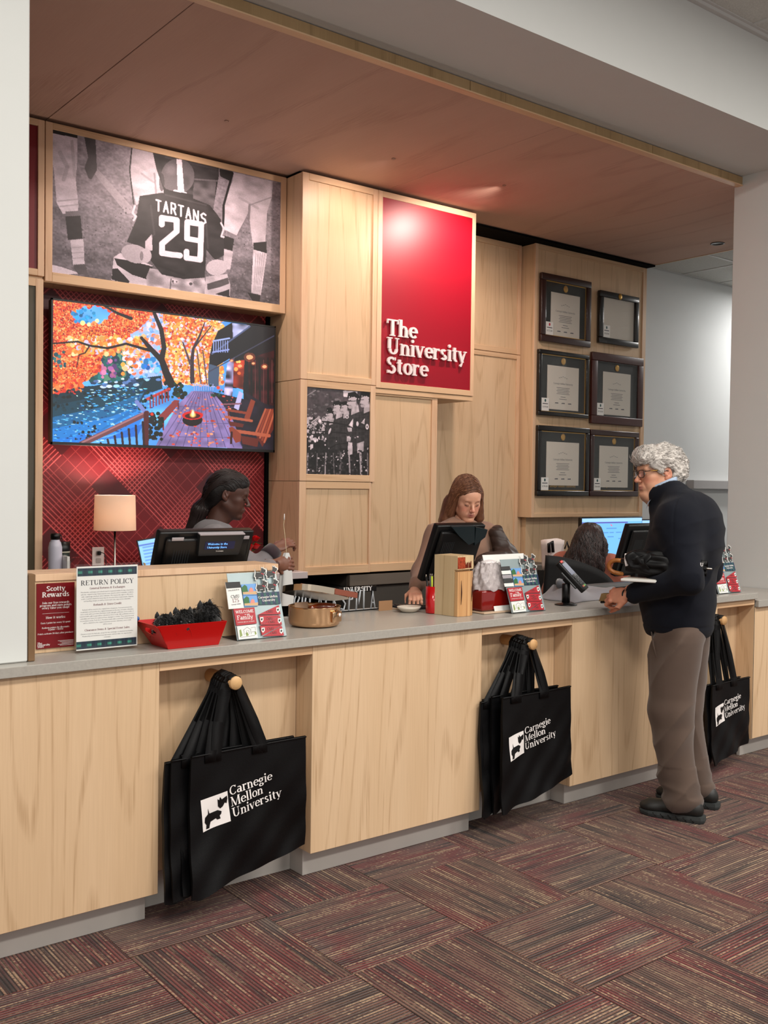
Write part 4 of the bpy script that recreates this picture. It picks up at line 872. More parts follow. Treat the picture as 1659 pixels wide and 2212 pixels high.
# ------------------------------------------------------------------ framed diplomas
MAHOG = mat('dark_mahogany', srgb(.20, .09, .075), .3, coat=.4); MAHOG2 = mat('cherry_mahogany', srgb(.27, .12, .10), .35, coat=.25); EBONY = mat('ebony_frame', srgb(.07, .045, .045), .25, coat=.4)
MATB = mat('black_mat_board', srgb(.10, .105, .10), .6); PARCH = mat('diploma_paper', srgb(.86, .835, .79), .7); PGLASS = pane('picture_glass', k=.8)
def diploma(x0, x1, z0, z1, label, fm, style, price, fw=.045, doc=None, tagc=(.1, .3, .3)):
    y1 = 5.688; yf = y1 - .032; t = thing('framed_diploma', label, 'picture frame', ((x0 + x1) / 2, y1 - .016, z0), 'framed diplomas on the display panel')
    for nm, a in (('frame_rail', (x0, x1, z1 - fw, z1)), ('frame_rail', (x0, x1, z0, z0 + fw)), ('frame_stile', (x0, x0 + fw, z0 + fw, z1 - fw)), ('frame_stile', (x1 - fw, x1, z0 + fw, z1 - fw))):
        b_ = MB().box(a[0], a[1], yf, y1, a[2], a[3], .006, 2)
        b_.build(nm, fm, t)
    box1('mat_board', MATB if style != 'plain' else PARCH, x0 + fw * .8, x1 - fw * .8, y1 - .012, y1 - .008, z0 + fw * .8, z1 - fw * .8, t)
    ix0, ix1, iz0, iz1 = x0 + fw, x1 - fw, z0 + fw, z1 - fw; cx = (ix0 + ix1) / 2
    if style != 'plain':
        fl_ = MB(); w_ = .006
        for a in ((ix0, ix1, iz1 - w_, iz1), (ix0, ix1, iz0, iz0 + w_), (ix0, ix0 + w_, iz0, iz1), (ix1 - w_, ix1, iz0, iz1)): fl_.box(a[0], a[1], y1 - .020, y1 - .010, a[2], a[3])
        fl_.build('gold_fillet', GOLD if style == 'gold' else EBONY, t)
        dw, dh = doc or (.40, .37); dz1 = iz1 - .085; dx0 = cx - dw / 2; dz0 = dz1 - dh
        box1('diploma_sheet', PARCH, dx0, dx0 + dw, y1 - .0145, y1 - .012, dz0, dz1, t)
        MB().lathe([(.0001, .004), (.022, .003), (.026, 0), (.0262, -.002)], (0, 0, 0), 20).M
        sl = MB(); sl.M = frameM((cx, y1 - .0125, iz1 - .043), (1, 0, 0), None, (0, -1, 0)); sl.lathe([(.0262, 0), (.026, .003), (.018, .0045), (.0001, .005)], (0, 0, 0), 20, sy=1.15); sl.build('medallion', GOLD, t)
        tx = MB(); yy = y1 - .0148
        text(tx, 'Carnegie Mellon University', (cx, yy, dz1 - dh * .42), (1, 0, 0), (0, 0, 1), .020, .11, .05, 'C'); 
        for k in range(3): 
            for q in range(5 - k): tx.flat([(0, 0), (.018, 0), (.018, .003), (0, .003)], (cx - .055 + q * .022 + k * .011, yy, dz1 - dh * .24 - abs(q - 2 + k / 2) * .006 - k * .0), (1, 0, 0), (0, 0, 1)) if k == 0 else None
        for k in range(5): tx.flat([(0, 0), (.16 - .02 * (k % 2), 0), (.16 - .02 * (k % 2), .0035), (0, .0035)], (cx - .08 + .01 * (k % 2), yy, dz1 - dh * (.50 + .035 * k)), (1, 0, 0), (0, 0, 1))
        tx.flat([(0, 0), (.06, 0), (.06, .004), (0, .004)], (cx - .03, yy, dz1 - dh * .71), (1, 0, 0), (0, 0, 1)); tx.flat([(0, 0), (.09, 0), (.09, .004), (0, .004)], (cx - .045, yy, dz1 - dh * .76), (1, 0, 0), (0, 0, 1))
        for q in (-.10, -.02, .06): tx.flat([(0, 0), (.045, 0), (.04, .009), (.005, .007)], (cx + q, yy, dz1 - dh * .86), (1, 0, 0), (0, 0, 1))
        tx.build('diploma_lettering', INKG, t, kind='stuff')
        gl = MB(); text(gl, 'Carnegie Mellon University', (cx, y1 - .0125, iz0 + .030), (1, 0, 0), (0, 0, 1), .028, .11, .05, 'C'); gl.build('gold_lettering', GOLD, t)
        tx0, tz0 = ix0 + .004, iz0 + .004
    else:
        md = MB(); md.M = frameM((cx, yf, z1 - fw * .5), (1, 0, 0), None, (0, -1, 0)); md.lathe([(.023, -.002), (.022, .003), (.012, .006), (.0001, .0065)], (0, 0, 0), 18, sy=1.2); md.build('medallion', GOLD, t)
        tx0, tz0 = ix0 + .002, iz0 + .002
    box1('glass', PGLASS, ix0 + .001, ix1 - .001, y1 - .0235, y1 - .0215, iz0 + .001, iz1 - .001, t)
    tg = box1('price_tag', PAPER, tx0, tx0 + .088, y1 - .0262, y1 - .0245, tz0, tz0 + .105, t)
    pt = MB(); yy = y1 - .0265; text(pt, price, (tx0 + .044, yy, tz0 + .026), (1, 0, 0), (0, 0, 1), .019, .13, .06, 'C'); pt.flat([(0, 0), (.064, 0), (.064, .006), (0, .006)], (tx0 + .012, yy, tz0 + .055), (1, 0, 0), (0, 0, 1)); pt.build('price_text', INK, tg)
    dd = MB(); dd.flat([(.010 * math.cos(k * .785), .013 * math.sin(k * .785)) for k in range(8)], (tx0 + .044, yy, tz0 + .084), (1, 0, 0), (0, 0, 1)); dd.build('tag_mark', mat('tag_mark_%d' % int(tagc[0] * 100), srgb(*tagc), .5), tg)
diploma(6.045, 6.655, 2.750, 3.305, 'upper left framed diploma with ridged dark frame and red dotted price tag', MAHOG, 'gold', '$225.00', .055, (.355, .37), (.75, .1, .2))
diploma(6.768, 7.300, 2.806, 3.255, 'smallest frame, upper right, empty pale sheet with medallion on the black rim', EBONY, 'plain', '$150.00', .052)
diploma(6.030, 6.645, 2.148, 2.684, 'framed diploma in the middle row left with narrow black and gold frame', EBONY, 'gold', '$209.00', .034, (.385, .36))
diploma(6.685, 7.378, 2.112, 2.722, 'framed diploma in the middle row right with wide plain mahogany frame', MAHOG2, 'plainmat', '$250.00', .070, (.375, .37), (.1, .1, .25))
diploma(6.030, 6.668, 1.488, 2.066, 'bottom left framed diploma with black frame and gold fillet', EBONY, 'gold', '$299.00', .044, (.40, .36))
diploma(6.683, 7.335, 1.488, 2.060, 'bottom right framed diploma with mahogany frame, partly behind the man', MAHOG, 'gold', '$264.00', .048, (.39, .36), (.1, .1, .2))
# ------------------------------------------------------------------ things on the counter
UX, UZ = (1, 0, 0), (0, 0, 1)
def tfit(mb, s, cx, y, z, width, align='C', T=.13, N=.05, ux=UX, uz=UZ):
    sz = width / text_w(s, 1.0); text(mb, s, (cx, y, z), ux, uz, sz, T, N, align); return sz
# red rewards poster
t = thing('rewards_poster', 'narrow dark red rewards poster on the left end of the maple privacy box', 'poster', (1.24, 3.40, .98))
x0, x1, z0, z1 = 1.176, 1.308, .981, 1.204; W_, H_ = x1 - x0, z1 - z0; cx = (x0 + x1) / 2; yy = 3.3995
box1('poster_sheet', DEEPRED, x0, x1, 3.4, 3.404, z0, z1, t)
b_ = MB(); zz = lambda v: z1 - v * H_
tfit(b_, 'Scotty', cx, yy, zz(.120), W_ * .50, T=.15, N=.07); tfit(b_, 'Rewards', cx, yy, zz(.212), W_ * .72, T=.15, N=.07); b_.build('poster_title', WINK, t)
b_ = MB()
for s_, v, wd in (('Join our free rewards', .315, .72), ('program and earn points', .355, .84), ('every time you shop!', .395, .72), ('How it works:', .545, .52), ('Earn 1 point for every $1 spent', .62, .78), ('Redeem points for discounts', .695, .72), ('(1 point = $0.05)', .725, .40), ('Points activate 30 days after purchase', .785, .94)): tfit(b_, s_, cx, yy, zz(v), W_ * wd)
b_.flat([(0, 0), (W_ * .7, 0), (W_ * .7, .0007), (0, .0007)], (cx - W_ * .35, yy, zz(.465)), UX, UZ)
for k in range(5): b_.flat([(0, 0), (W_ * (.42 - .05 * (k % 3)), 0), (W_ * (.42 - .05 * (k % 3)), .0012), (0, .0012)], (x1 - W_ * (.44 - .05 * (k % 3)), yy, zz(.90 + k * .018)), UX, UZ)
b_.build('poster_text', WINK, t)
b_ = MB(); [text(b_, s_, (x0 + .003, yy, zz(.93 + k * .026)), UX, UZ, .0095, .15, .06) for k, s_ in enumerate(('The', 'University', 'Store'))]; b_.build('store_name', WINK, t)
# return policy in an acrylic stand
t = thing('policy_sign', 'white return policy notice with tartan bands in a clear stand', 'sign', (1.40, 3.33, .966))
x0, x1, z0, z1 = 1.290, 1.512, .974, 1.262; W_, H_ = x1 - x0, z1 - z0; cx = (x0 + x1) / 2; Y0 = 3.336
t_m = pane('clear_acrylic_sheet', k=.6)
box1('holder', t_m, x0 - .006, x1 + .006, Y0 - .0035, Y0 - .0015, .966, z1 + .008, t); box1('holder', t_m, x0 - .006, x1 + .006, Y0 + .0015, Y0 + .0035, .966, z1 + .008, t); box1('holder_foot', t_m, x0 - .006, x1 + .012, Y0 - .055, Y0 - .0035, .9655, .9685, t)
box1('notice_sheet', PAPER, x0, x1, Y0 - .0008, Y0 + .0008, z0, z1, t)
yy = Y0 - .0011; zz = lambda v: z1 - v * H_
def tartan(name, u0, u1, v0, v1, parent, fn, n=(34, 8), basec=(.10, .16, .24), lite=(.22, .52, .45)):
    pb = Paint(n[0] * 3, n[1] * 3, basec); rg = np.random.RandomState(3); w__, h__ = pb.w, pb.h
    colp = (np.sin(np.arange(w__) * 2 * np.pi / (w__ / 6.0)) > .35); rowp = np.abs(np.arange(h__) - h__ * .5) < h__ * .16
    pb.a[:, colp] = np.array(basec) * .6 + np.array(lite) * .25; pb.a[np.ix_(rowp, colp)] = lite; pb.a[np.ix_(rowp, ~colp)] = np.array(basec) * .75 + np.array(lite) * .15
    pb.a[:, ::int(w__ / 12)] *= 1.35; pb.a[::4] *= .8
    o, a, b = fn(u0, v0), fn(u1, v0), fn(u0, v1)
    return pb.mesh(name, o, Vector(a) - Vector(o), Vector(b) - Vector(o), parent, rough=.5)
pf = lambda u, v: (x0 + u * W_, yy, zz(v))
tartan('tartan_band', .015, .985, .02, .115, t, pf); tartan('tartan_band', .0, .985, .895, .985, t, pf)
b_ = MB(); tfit(b_, 'RETURN POLICY', cx, yy, zz(.225), W_ * .87, T=.12, N=.035); b_.build('notice_title', INK, t)
b_ = MB(); tfit(b_, 'General Returns & Exchanges', cx, yy, zz(.275), W_ * .58); tfit(b_, 'Refunds & Store Credit', cx, yy, zz(.475), W_ * .46); tfit(b_, 'Clearance Items & Special Event Sales', cx, yy, zz(.775), W_ * .74); b_.build('notice_headings', INKR, t)
b_ = MB()
PAR = [(.315, ['Merchandise exchanges and refunds may be requested within 30 days of purchase', 'with the original receipt. Items must be new, unworn, and in resaleable condition,', 'with original tags attached, unless defective. We reserve the right to offer store', 'credit or partial refunds for items that do not meet these requirements. Shipping', 'and handling charges, as well as return mail costs, may not be refundable.']),
       (.525, ['Refunds will be issued in the original form of payment. You must present the', 'credit/debit card used for the original transaction at the time of return; otherwise,', 'store credit will be provided. Purchases made with gift certificates, store credit, or', 'returned with a gift receipt will be refunded as store credit. Gift certificates are non-', 'refundable and cannot be replaced if lost, damaged, or stolen. They cannot be used', 'for purchases at the Tech Store. Purchases made with a university Oracle string or', 'will be refunded to the original university account; otherwise, store credit', 'will be issued.']),
       (.815, ['Clearance items are final sale, except for size exchanges on identical merchandise.', 'Membership and inclusions at special events, summer sales, etc. may be non-', 'returnable.'])]
for v, ls in PAR:
    for k, l in enumerate(ls): sans(b_, l, (cx, yy, zz(v + k * .0265)), UX, UZ, .0058, 'C', W_ * .93)
b_.build('notice_text', INKG, t)
# red basket with plush dogs
RB = mat('red_card', srgb(.76, .03, .03), .38, coat=.15)
t = thing('red_basket', 'bright red card basket with oval handle hole on the worktop', 'basket', (1.68, 3.30, .966))
bx = (1.585, 1.785, 3.238, 3.372); rx = (1.527, 1.800, 3.204, 3.395); zb, zt = .9665, 1.055
def wall4(name, a, b, c, d, m, th, parent, inn):  # a,b bottom; d,c top
    n = Vector(inn) * th; a, b, c, d = map(Vector, (a, b, c, d)); MB().hexa([a, b, b + n, a + n, d, c, c + n, d + n]).build(name, m, parent)
wall4('front_wall', (bx[0], bx[2], zb), (bx[1], bx[2], zb), (rx[1], rx[2], zt), (rx[0], rx[2], zt), RB, .003, t, (0, 1, .2))
wall4('back_wall', (bx[1], bx[3], zb), (bx[0], bx[3], zb), (rx[0], rx[3], zt), (rx[1], rx[3], zt), RB, .003, t, (0, -1, .2))
wall4('side_wall', (bx[1], bx[2], zb), (bx[1], bx[3], zb), (rx[1], rx[3], zt), (rx[1], rx[2], zt), RB, .003, t, (-1, 0, .2))
# left wall with an oval hole: ring of quads
b_ = MB(); NR = 24; O = []; I = []
for k in range(NR):
    a = 2 * math.pi * (k + .5) / NR; ca, sa = math.cos(a), math.sin(a); m_ = 1 / max(abs(ca), abs(sa)); O.append((.5 + .5 * ca * m_, .5 + .5 * sa * m_)); I.append((.5 + .26 * ca, .66 + .15 * sa))
def LW(u, v, th=0):
    lo = Vector((bx[0], bx[3] + (bx[2] - bx[3]) * u, zb)); hi = Vector((rx[0], rx[3] + (rx[2] - rx[3]) * u, zt)); return lo.lerp(hi, v) + Vector((th, 0, 0))
vs = [LW(*p) for p in O] + [LW(*p) for p in I] + [LW(*p, .003) for p in O] + [LW(*p, .003) for p in I]; fs = []
for k in range(NR):
    q = (k + 1) % NR; fs += [(k, q, NR + q, NR + k), (2 * NR + q, 2 * NR + k, 3 * NR + k, 3 * NR + q), (NR + k, NR + q, 3 * NR + q, 3 * NR + k), (q, k, 2 * NR + k, 2 * NR + q)]
b_.add(vs, fs, False).build('side_wall', RB, t)
box1('base', RB, bx[0], bx[1], bx[2], bx[3], zb - .0005, zb + .003, t)
FUR = mat('black_plush_fur', srgb(.045, .045, .05), .75, sheen=.5); FUR2 = mat('black_plush_strands', srgb(.035, .037, .042), .5)
def plush(c, s, yaw, label, tagm=None, seed=1):
    t = thing('plush_dog', label, 'soft toy', c, 'plush dogs in the red basket'); rg = random.Random(seed); c = Vector(c); Rz = Matrix.Rotation(yaw, 3, 'Z')
    P = lambda x, y, z: c + Rz @ Vector((x * s, y * s, z * s))
    MB().ball(P(0, .02, .03), .038 * s, 16, (1, 1.25, 1)).ball(P(0, -.022, .055), .031 * s, 16).ball(P(0, -.046, .043), .018 * s, 12, (1, 1.1, .8)).build('body', FUR, t)
    f = MB()
    for k in range(1500):
        a, e = rg.uniform(0, 6.28), rg.uniform(-.3, 1.5); d = Vector((math.cos(a) * math.cos(e), math.sin(a) * math.cos(e), math.sin(e)))
        o = P(0, .02, .03) if k % 2 else P(0, -.022, .055); r = (.036 if k % 2 else .029) * s
        p0 = o + d * r; l = rg.uniform(.008, .017) * s * (2.2 if rg.random() < .02 else 1); dv = (Rz @ Vector((rg.uniform(-.5, .5), rg.uniform(-.5, .5), rg.uniform(-.2, .3))) + d * .7 + Vector((.3, -.5, -.35))).normalized()
        f.tube([p0, p0 + dv * l * .35, p0 + dv * l * .7 + Vector((0, 0, -.15 * l)), p0 + dv * l * .9 + Vector((0, 0, -.5 * l))], [.0008 * s, .0007 * s, .0004 * s, .0001], 3, False, smooth=False)
    f.build('fur', FUR2, t, kind='stuff')
    for sx in (-1, 1):
        MB().lathe([(.009 * s, -.004 * s), (.0075 * s, .006 * s), (.002 * s, .014 * s), (.0003, .016 * s)], P(sx * .020, -.018, .080), 10, sy=.5).build('ear', FUR, t)
        MB().ball(P(sx * .011, -.050, .058), .0028 * s, 8).build('eye', mat('eye_glass', srgb(.5, .5, .52), .1), t)
    MB().tube([P(.030 * math.cos(a), -.008 + .028 * math.sin(a), .030 + .006 * math.cos(a)) for a in [k * .524 for k in range(12)]], .0042 * s, 6, closed=True).build('collar', mat('red_collar', srgb(.60, .05, .10), .5), t)
    if tagm: MB().box(-.006, .006, -.001, .001, -.017, .017).build; b_ = MB(); b_.M = Matrix.Translation(P(-.030, -.034, .030)) @ Matrix.Rotation(.2, 4, 'Y'); b_.box(-.007, .007, -.001, .001, -.019, .019, .001).build('tag', tagm, t)
plush((1.598, 3.300, .985), 1.15, -.5, 'leftmost black plush dog in the red basket', None, 1)
plush((1.662, 3.292, .985), 1.3, -.25, 'middle black plush dog with a white tag in the red basket', PAPER, 2)
plush((1.738, 3.302, .990), 1.45, .45, 'rightmost fluffy black plush dog, highest in the red basket', None, 3)
t = thing('blue_charm', 'small black and blue round charms hanging over the left rim of the red basket', 'charm', (1.523, 3.38, 1.03))
MB().ball((1.522, 3.378, 1.050), .014, 12, (1, .5, 1)).ball((1.518, 3.376, 1.020), .013, 12, (1, .5, 1)).build('bead', BLACKG, t); MB().ball((1.526, 3.368, 1.064), .009, 10).ball((1.518, 3.368, 1.055), .007, 10).build('blue_bead', mat('blue_enamel', srgb(.12, .35, .65), .2), t)
# magnet boards
GREYB = mat('galvanised_sheet', srgb(.60, .66, .67), .35, metal=.3, var=.06); MRED = mat('magnet_red', srgb(.68, .16, .20), .4); SKY = mat('magnet_sky', srgb(.42, .62, .85), .4); GRN = mat('magnet_green', srgb(.20, .42, .24), .45); SAND = mat('magnet_sand', srgb(.80, .66, .50), .5); NAVY = mat('magnet_navy', srgb(.14, .20, .32), .4); DOGG = mat('magnet_charcoal', srgb(.20, .20, .20), .5); OLIVE = mat('sketch_green', srgb(.55, .62, .38), .6)
DOG = [(0, .30), (.06, .62), (.03, .86), (.12, .60), (.50, .58), (.58, .76), (.56, .98), (.66, .90), (.74, .98), (.76, .88), (1.0, .78), (.98, .62), (.86, .56), (.80, .40), (.82, .04), (.66, .04), (.64, .22), (.34, .20), (.28, .04), (.10, .04), (.10, .20)]
def magnet_board(x0, yb, w, label, h=.258, lean=.085, tall_card=True, flip=False, back=False):
    t = thing('magnet_board', label, 'display stand', (x0 + w / 2, yb, .966), 'magnet display boards on the worktop')
    U = Vector((0, lean, h - .014)).normalized(); nn = Vector((0, -U.z, U.y)); L = math.hypot(lean, h - .014)
    q = Paint(4, 4); q.corners((215, 280), (735, 272), (885, 955), (330, 990)); Hm = q.H
    o = Vector((x0, yb, .968))
    def P(x, y, lift=.004):
        r = Hm @ np.array([x, y, 1.0]); u, v = r[0] / r[2], 1 - r[1] / r[2]
        return o + Vector((u * w, 0, 0)) + U * (v * L) + nn * lift
    def card(name, pts, m, lift=.004, th=.002, parent=None):
        p = [P(x, y, lift) for x, y in pts]; k = len(p); vs = p + [a - nn * th for a in p]
        fs = [tuple(range(k - 1, -1, -1)), tuple(range(k, 2 * k))] + [(i, (i + 1) % k, k + (i + 1) % k, k + i) for i in range(k)]
        me = MB().add(vs, fs, False)
        # face the front towards -Y
        return me.build(name, m, parent or t)
    b_ = MB(); a0 = o; b_.hexa([a0, a0 + Vector((w, 0, 0)), a0 + Vector((w, 0, 0)) - nn * .002, a0 - nn * .002, a0 + U * L, a0 + Vector((w, 0, 0)) + U * L, a0 + Vector((w, 0, 0)) + U * L - nn * .002, a0 + U * L - nn * .002]); b_.build('board', GREYB, t)
    box1('base_plate', CHARCOAL, x0, x0 + w, yb, yb + .115, .966, .968, t); box1('strut', CHARCOAL, x0 + w * .45, x0 + w * .55, yb + lean * .7, yb + .11, .968, 1.05, t)
    def txt(pc, s, c0, c1, off, wdt, m_name='print', m=WINK, T=.13, N=.055, al='C'):
        a = P(*c0, off); b = P(*c1, off); b_ = MB(); sz = wdt / text_w(s, 1.0); text(b_, s, a, b - a, U, sz, T, N, al); b_.build(m_name, m, pc)
    if tall_card:
        c = card('magnet', [(193, 372), (348, 370), (395, 642), (228, 650)], PAPER, .006, .003, ); card('magnet_header', [(193, 372), (348, 370), (358, 430), (203, 436)], BLACK, .0066, .001, c)
        txt(c, 'CMU', (300, 535), (340, 533), .0068, w * .175, 'print', INK, .1, .06); txt(c, '125', (306, 580), (346, 578), .0068, w * .14, 'print', mat('print_maroon', srgb(.45, .2, .25), .5), .1, .05); txt(c, 'Carnegie Mellon', (308, 606), (348, 603), .0068, w * .19, 'print', INKG); txt(c, 'COLLEGIATE M', (282, 460), (322, 457), .0068, w * .22, 'print', INK, .12, .07)
    else:
        for k in range(5): card('magnet', [(200 + k * 8, 372 + k * 54), (345 + k * 9, 368 + k * 54), (352 + k * 9, 412 + k * 54), (208 + k * 8, 416 + k * 54)], (DOGG, mat('magnet_grey', srgb(.62, .6, .62), .4), PAPER)[(k * 2) % 3], .006, .002)
    for dy in (0, 118):
        c = card('magnet', [(362 + dy * .2, 398 + dy), (520 + dy * .17, 394 + dy), (536 + dy * .12, 508 + dy), (386 + dy * .12, 512 + dy)], SKY, .005)
        card('print', [(366 + dy * .2, 430 + dy), (400 + dy * .2, 402 + dy), (425 + dy * .2, 420 + dy), (440 + dy * .15, 480 + dy), (382 + dy * .15, 500 + dy)], GRN, .0056, .0005, c); card('print', [(385 + dy * .15, 500 + dy), (380 + dy * .15, 478 + dy), (530 + dy * .15, 470 + dy), (534 + dy * .12, 504 + dy)], SAND, .0058, .0005, c); card('print', [(445 + dy * .15, 478 + dy), (450 + dy * .15, 450 + dy), (468 + dy * .15, 430 + dy), (490 + dy * .15, 448 + dy), (495 + dy * .15, 476 + dy)], mat('print_pink', srgb(.85, .55, .5), .5), .0062, .0005, c)
    for (cx_, cy_) in ((505, 360), (625, 350), (522, 484), (640, 476)):
        out = [(cx_ + a * 112, cy_ - b * 125) for a, b in DOG]; gx = sum(a for a, b in out) / len(out); gy = sum(b for a, b in out) / len(out)
        c = card('dog_magnet', [(gx + (a - gx) * 1.16, gy + (b - gy) * 1.13) for a, b in out], PAPER, .009, .003); card('print', out, DOGG, .0096, .0005, c); card('print', [(cx_ + 66, cy_ - 70), (cx_ + 96, cy_ - 55), (cx_ + 94, cy_ - 47), (cx_ + 62, cy_ - 60)], MRED, .0101, .0004, c)
    c = card('magnet', [(530, 492), (775, 482), (797, 610), (552, 614)], NAVY, .005)
    for k in range(4): card('print', [(545 + k * 60, 492), (570 + k * 60, 491), (592 + k * 60, 612), (567 + k * 60, 613)], mat('tartan_green', srgb(.18, .36, .33), .5), .0054, .0004, c)
    txt(c, 'Carnegie Mellon', (655, 545), (695, 543), .0062, w * .40, 'print', WINK); txt(c, 'University', (665, 580), (705, 578), .0062, w * .27, 'print', WINK)
    c = card('magnet', [(278, 650), (508, 640), (538, 812), (312, 830)], MRED, .006, .003)
    txt(c, 'WELCOME', (402, 695), (442, 693), .0065, w * .36, 'print', WINK, .13, .08); txt(c, 'IN THE', (430, 718), (470, 716), .0065, w * .10, 'print', WINK); txt(c, 'Family', (410, 765), (450, 763), .0065, w * .32, 'print', WINK, .11, .07); txt(c, 'CARNEGIE MELLON UNIVERSITY', (420, 797), (460, 795), .0065, w * .34, 'print', WINK)
    c = card('magnet', [(318, 837), (532, 822), (553, 970), (340, 985)], PAPER, .006, .003)
    card('print', [(345, 880), (362, 872), (380, 940), (352, 960)], OLIVE, .0064, .0004, c); card('print', [(415, 915), (435, 905), (452, 940), (425, 950)], OLIVE, .0064, .0004, c); card('print', [(515, 905), (530, 900), (538, 930), (520, 938)], OLIVE, .0064, .0004, c)
    for l in ([(385, 885), (430, 850), (475, 880)], [(395, 885), (400, 935)], [(470, 882), (478, 930)], [(420, 930), (425, 890), (450, 888), (456, 925)], [(360, 960), (520, 945)], [(470, 860), (520, 850), (525, 890)], [(480, 905), (525, 900)]):
        MB().tube([P(a, b, .0064) for a, b in l], .0006, 4, smooth=False).build('sketch_line', INKG, c)
    PEN = [[(548, 720), (772, 625), (798, 722)], [(556, 728), (582, 828), (800, 735)], [(585, 830), (792, 742), (818, 835)], [(572, 838), (600, 948), (822, 842)], [(608, 958), (815, 850), (846, 955)]]
    for k, pts in enumerate(PEN):
        c = card('pennant_magnet', pts, MRED, .007, .003); gx, gy = sum(a for a, b in pts) / 3, sum(b for a, b in pts) / 3
        wide = pts[-2:] if k % 2 == 0 else pts[:2]; mx_, my_ = sum(a for a, b in wide) / 2, sum(b for a, b in wide) / 2; kx = mx_ + (gx - mx_) * .26; ky = my_ + (gy - my_) * .26
        card('print', [(kx - 18, ky - 26), (kx + 18, ky - 28), (kx + 20, ky + 8), (kx + 2, ky + 30), (kx - 16, ky + 10)], PAPER, .0074, .0005, c); card('print', [(kx - 9, ky - 12), (kx + 10, ky - 16), (kx + 8, ky + 8), (kx - 8, ky + 8)], DOGG, .0079, .0005, c)
        txt(c, 'CMU', (gx + (-28 if k % 2 == 0 else 30), gy + 14), (gx + 12 + (-28 if k % 2 == 0 else 30), gy + 14), .0074, w * .14, 'print', DOGG, .1, .06)
    if back:
        b_ = MB(); o2 = o + Vector((-.05, .06, 0)); b_.hexa([o2, o2 + Vector((w + .05, 0, 0)), o2 + Vector((w + .05, .003, 0)), o2 + Vector((0, .003, 0)), o2 + U * (L + .02), o2 + U * (L + .02) + Vector((w + .05, 0, 0)), o2 + U * (L + .02) + Vector((w + .05, .003, 0)), o2 + U * (L + .02) + Vector((0, .003, 0))]); b_.build('backing_card', PAPER, t)
    return t
magnet_board(1.882, 3.272, .218, 'magnet board with souvenir magnets, right of the red basket')
magnet_board(3.350, 3.290, .228, 'magnet board between the shrink wrapped gift and the card terminal', tall_card=False, back=True)
magnet_board(4.975, 3.270, .228, 'magnet board at the right end of the worktop, partly behind the man')

# chafing-dish like copper box with open lid
t = thing('copper_dish', 'round copper and steel dish standing on the worktop beside the magnet board', 'dish', (2.36, 3.465, .966))
COP = mat('rose_steel', srgb(.86, .70, .55), .16, metal=1.0)
MB().lathe([(.0001, .002), (.094, .002), (.104, .008), (.108, .022), (.108, .078), (.111, .082), (.108, .084), (.104, .078), (.103, .012), (.0001, .010)], (2.36, 3.465, .966), 48).build('bowl', COP, t)
b_ = MB(); b_.M = Matrix.Translation((2.400, 3.362, 1.012)) @ Matrix.Rotation(.35, 4, 'Z'); b_.box(-.030, .030, -.006, .006, -.024, .020, .004, 2).build('latch', COP, t)
b_ = MB(); b_.M = frameM((2.412, 3.358, 1.018), (1, .35, 0), None, (.33, -.94, 0)); b_.lathe([(.0075, 0), (.0075, .003), (.0001, .0035)], (0, 0, 0), 16).build('rivet', WINK, t)
t2 = thing('hinged_tray', 'copper rimmed tray lying tilted across the top of the copper dish', 'lid', (2.42, 3.50, 1.06))
b_ = MB(); b_.M = Matrix.Translation((2.395, 3.505, 1.098)) @ Matrix.Rotation(.20, 4, 'Y') @ Matrix.Rotation(-.16, 4, 'X')
rr = lambda a, k=1.0: (k * .138 * math.copysign(abs(math.cos(a)) ** .62, math.cos(a)), k * .105 * math.copysign(abs(math.sin(a)) ** .62, math.sin(a)))
N_ = 44; ring = [rr(2 * math.pi * k / N_) for k in range(N_)]; ri = [rr(2 * math.pi * k / N_, .965) for k in range(N_)]
vs = [(a, b, -.013) for a, b in ring] + [(a, b, .013) for a, b in ring] + [(a, b, .013) for a, b in ri] + [(a, b, -.008) for a, b in ri]
fs = [tuple(range(N_ - 1, -1, -1))] + [(i, (i + 1) % N_, N_ + (i + 1) % N_, N_ + i) for i in range(N_)] + [(N_ + i, N_ + (i + 1) % N_, 2 * N_ + (i + 1) % N_, 2 * N_ + i) for i in range(N_)] + [(2 * N_ + i, 2 * N_ + (i + 1) % N_, 3 * N_ + (i + 1) % N_, 3 * N_ + i) for i in range(N_)] + [tuple(3 * N_ + i for i in range(N_))]
MX = b_.M; b_.add(vs, fs, False); b_.build('lid_tray', STEEL, t2)
b_ = MB(); b_.M = MX; b_.box(.02, .139, -.108, -.104, -.012, .0125, .001).build('copper_plate', mat('copper_brown', srgb(.58, .33, .26), .3, metal=.6), t2)
for y_ in (-.055, .035):
    b_ = MB(); b_.M = MX; b_.tube([(-.12, y_, .014), (.05, y_, .018)], .0035, 8).build('lid_rod', mat('copper_tube', srgb(.72, .50, .40), .3, metal=.7), t2)
t = thing('wooden_bowl_insert', 'dark brown curved wooden slab inside the copper dish', 'insert', (2.38, 3.47, .978))
MB().sheet(lambda u, v: (2.33 + .125 * u, 3.44 + .02 * math.sin(u * 3), .985 + .066 * v + .006 * math.sin(u * 3.1)), 8, 3, .012).build('slab', mat('brown_lacquer', srgb(.42, .16, .06), .2, coat=.4, var=.3, vscale=20), t)
t = thing('envelope', 'folded kraft paper leaning on the left rim of the copper dish', 'paper', (2.29, 3.50, .978)); MB().box(2.285, 2.35, 3.50, 3.503, .98, 1.062).build('sheet', mat('kraft_paper', srgb(.72, .60, .50), .6), t)

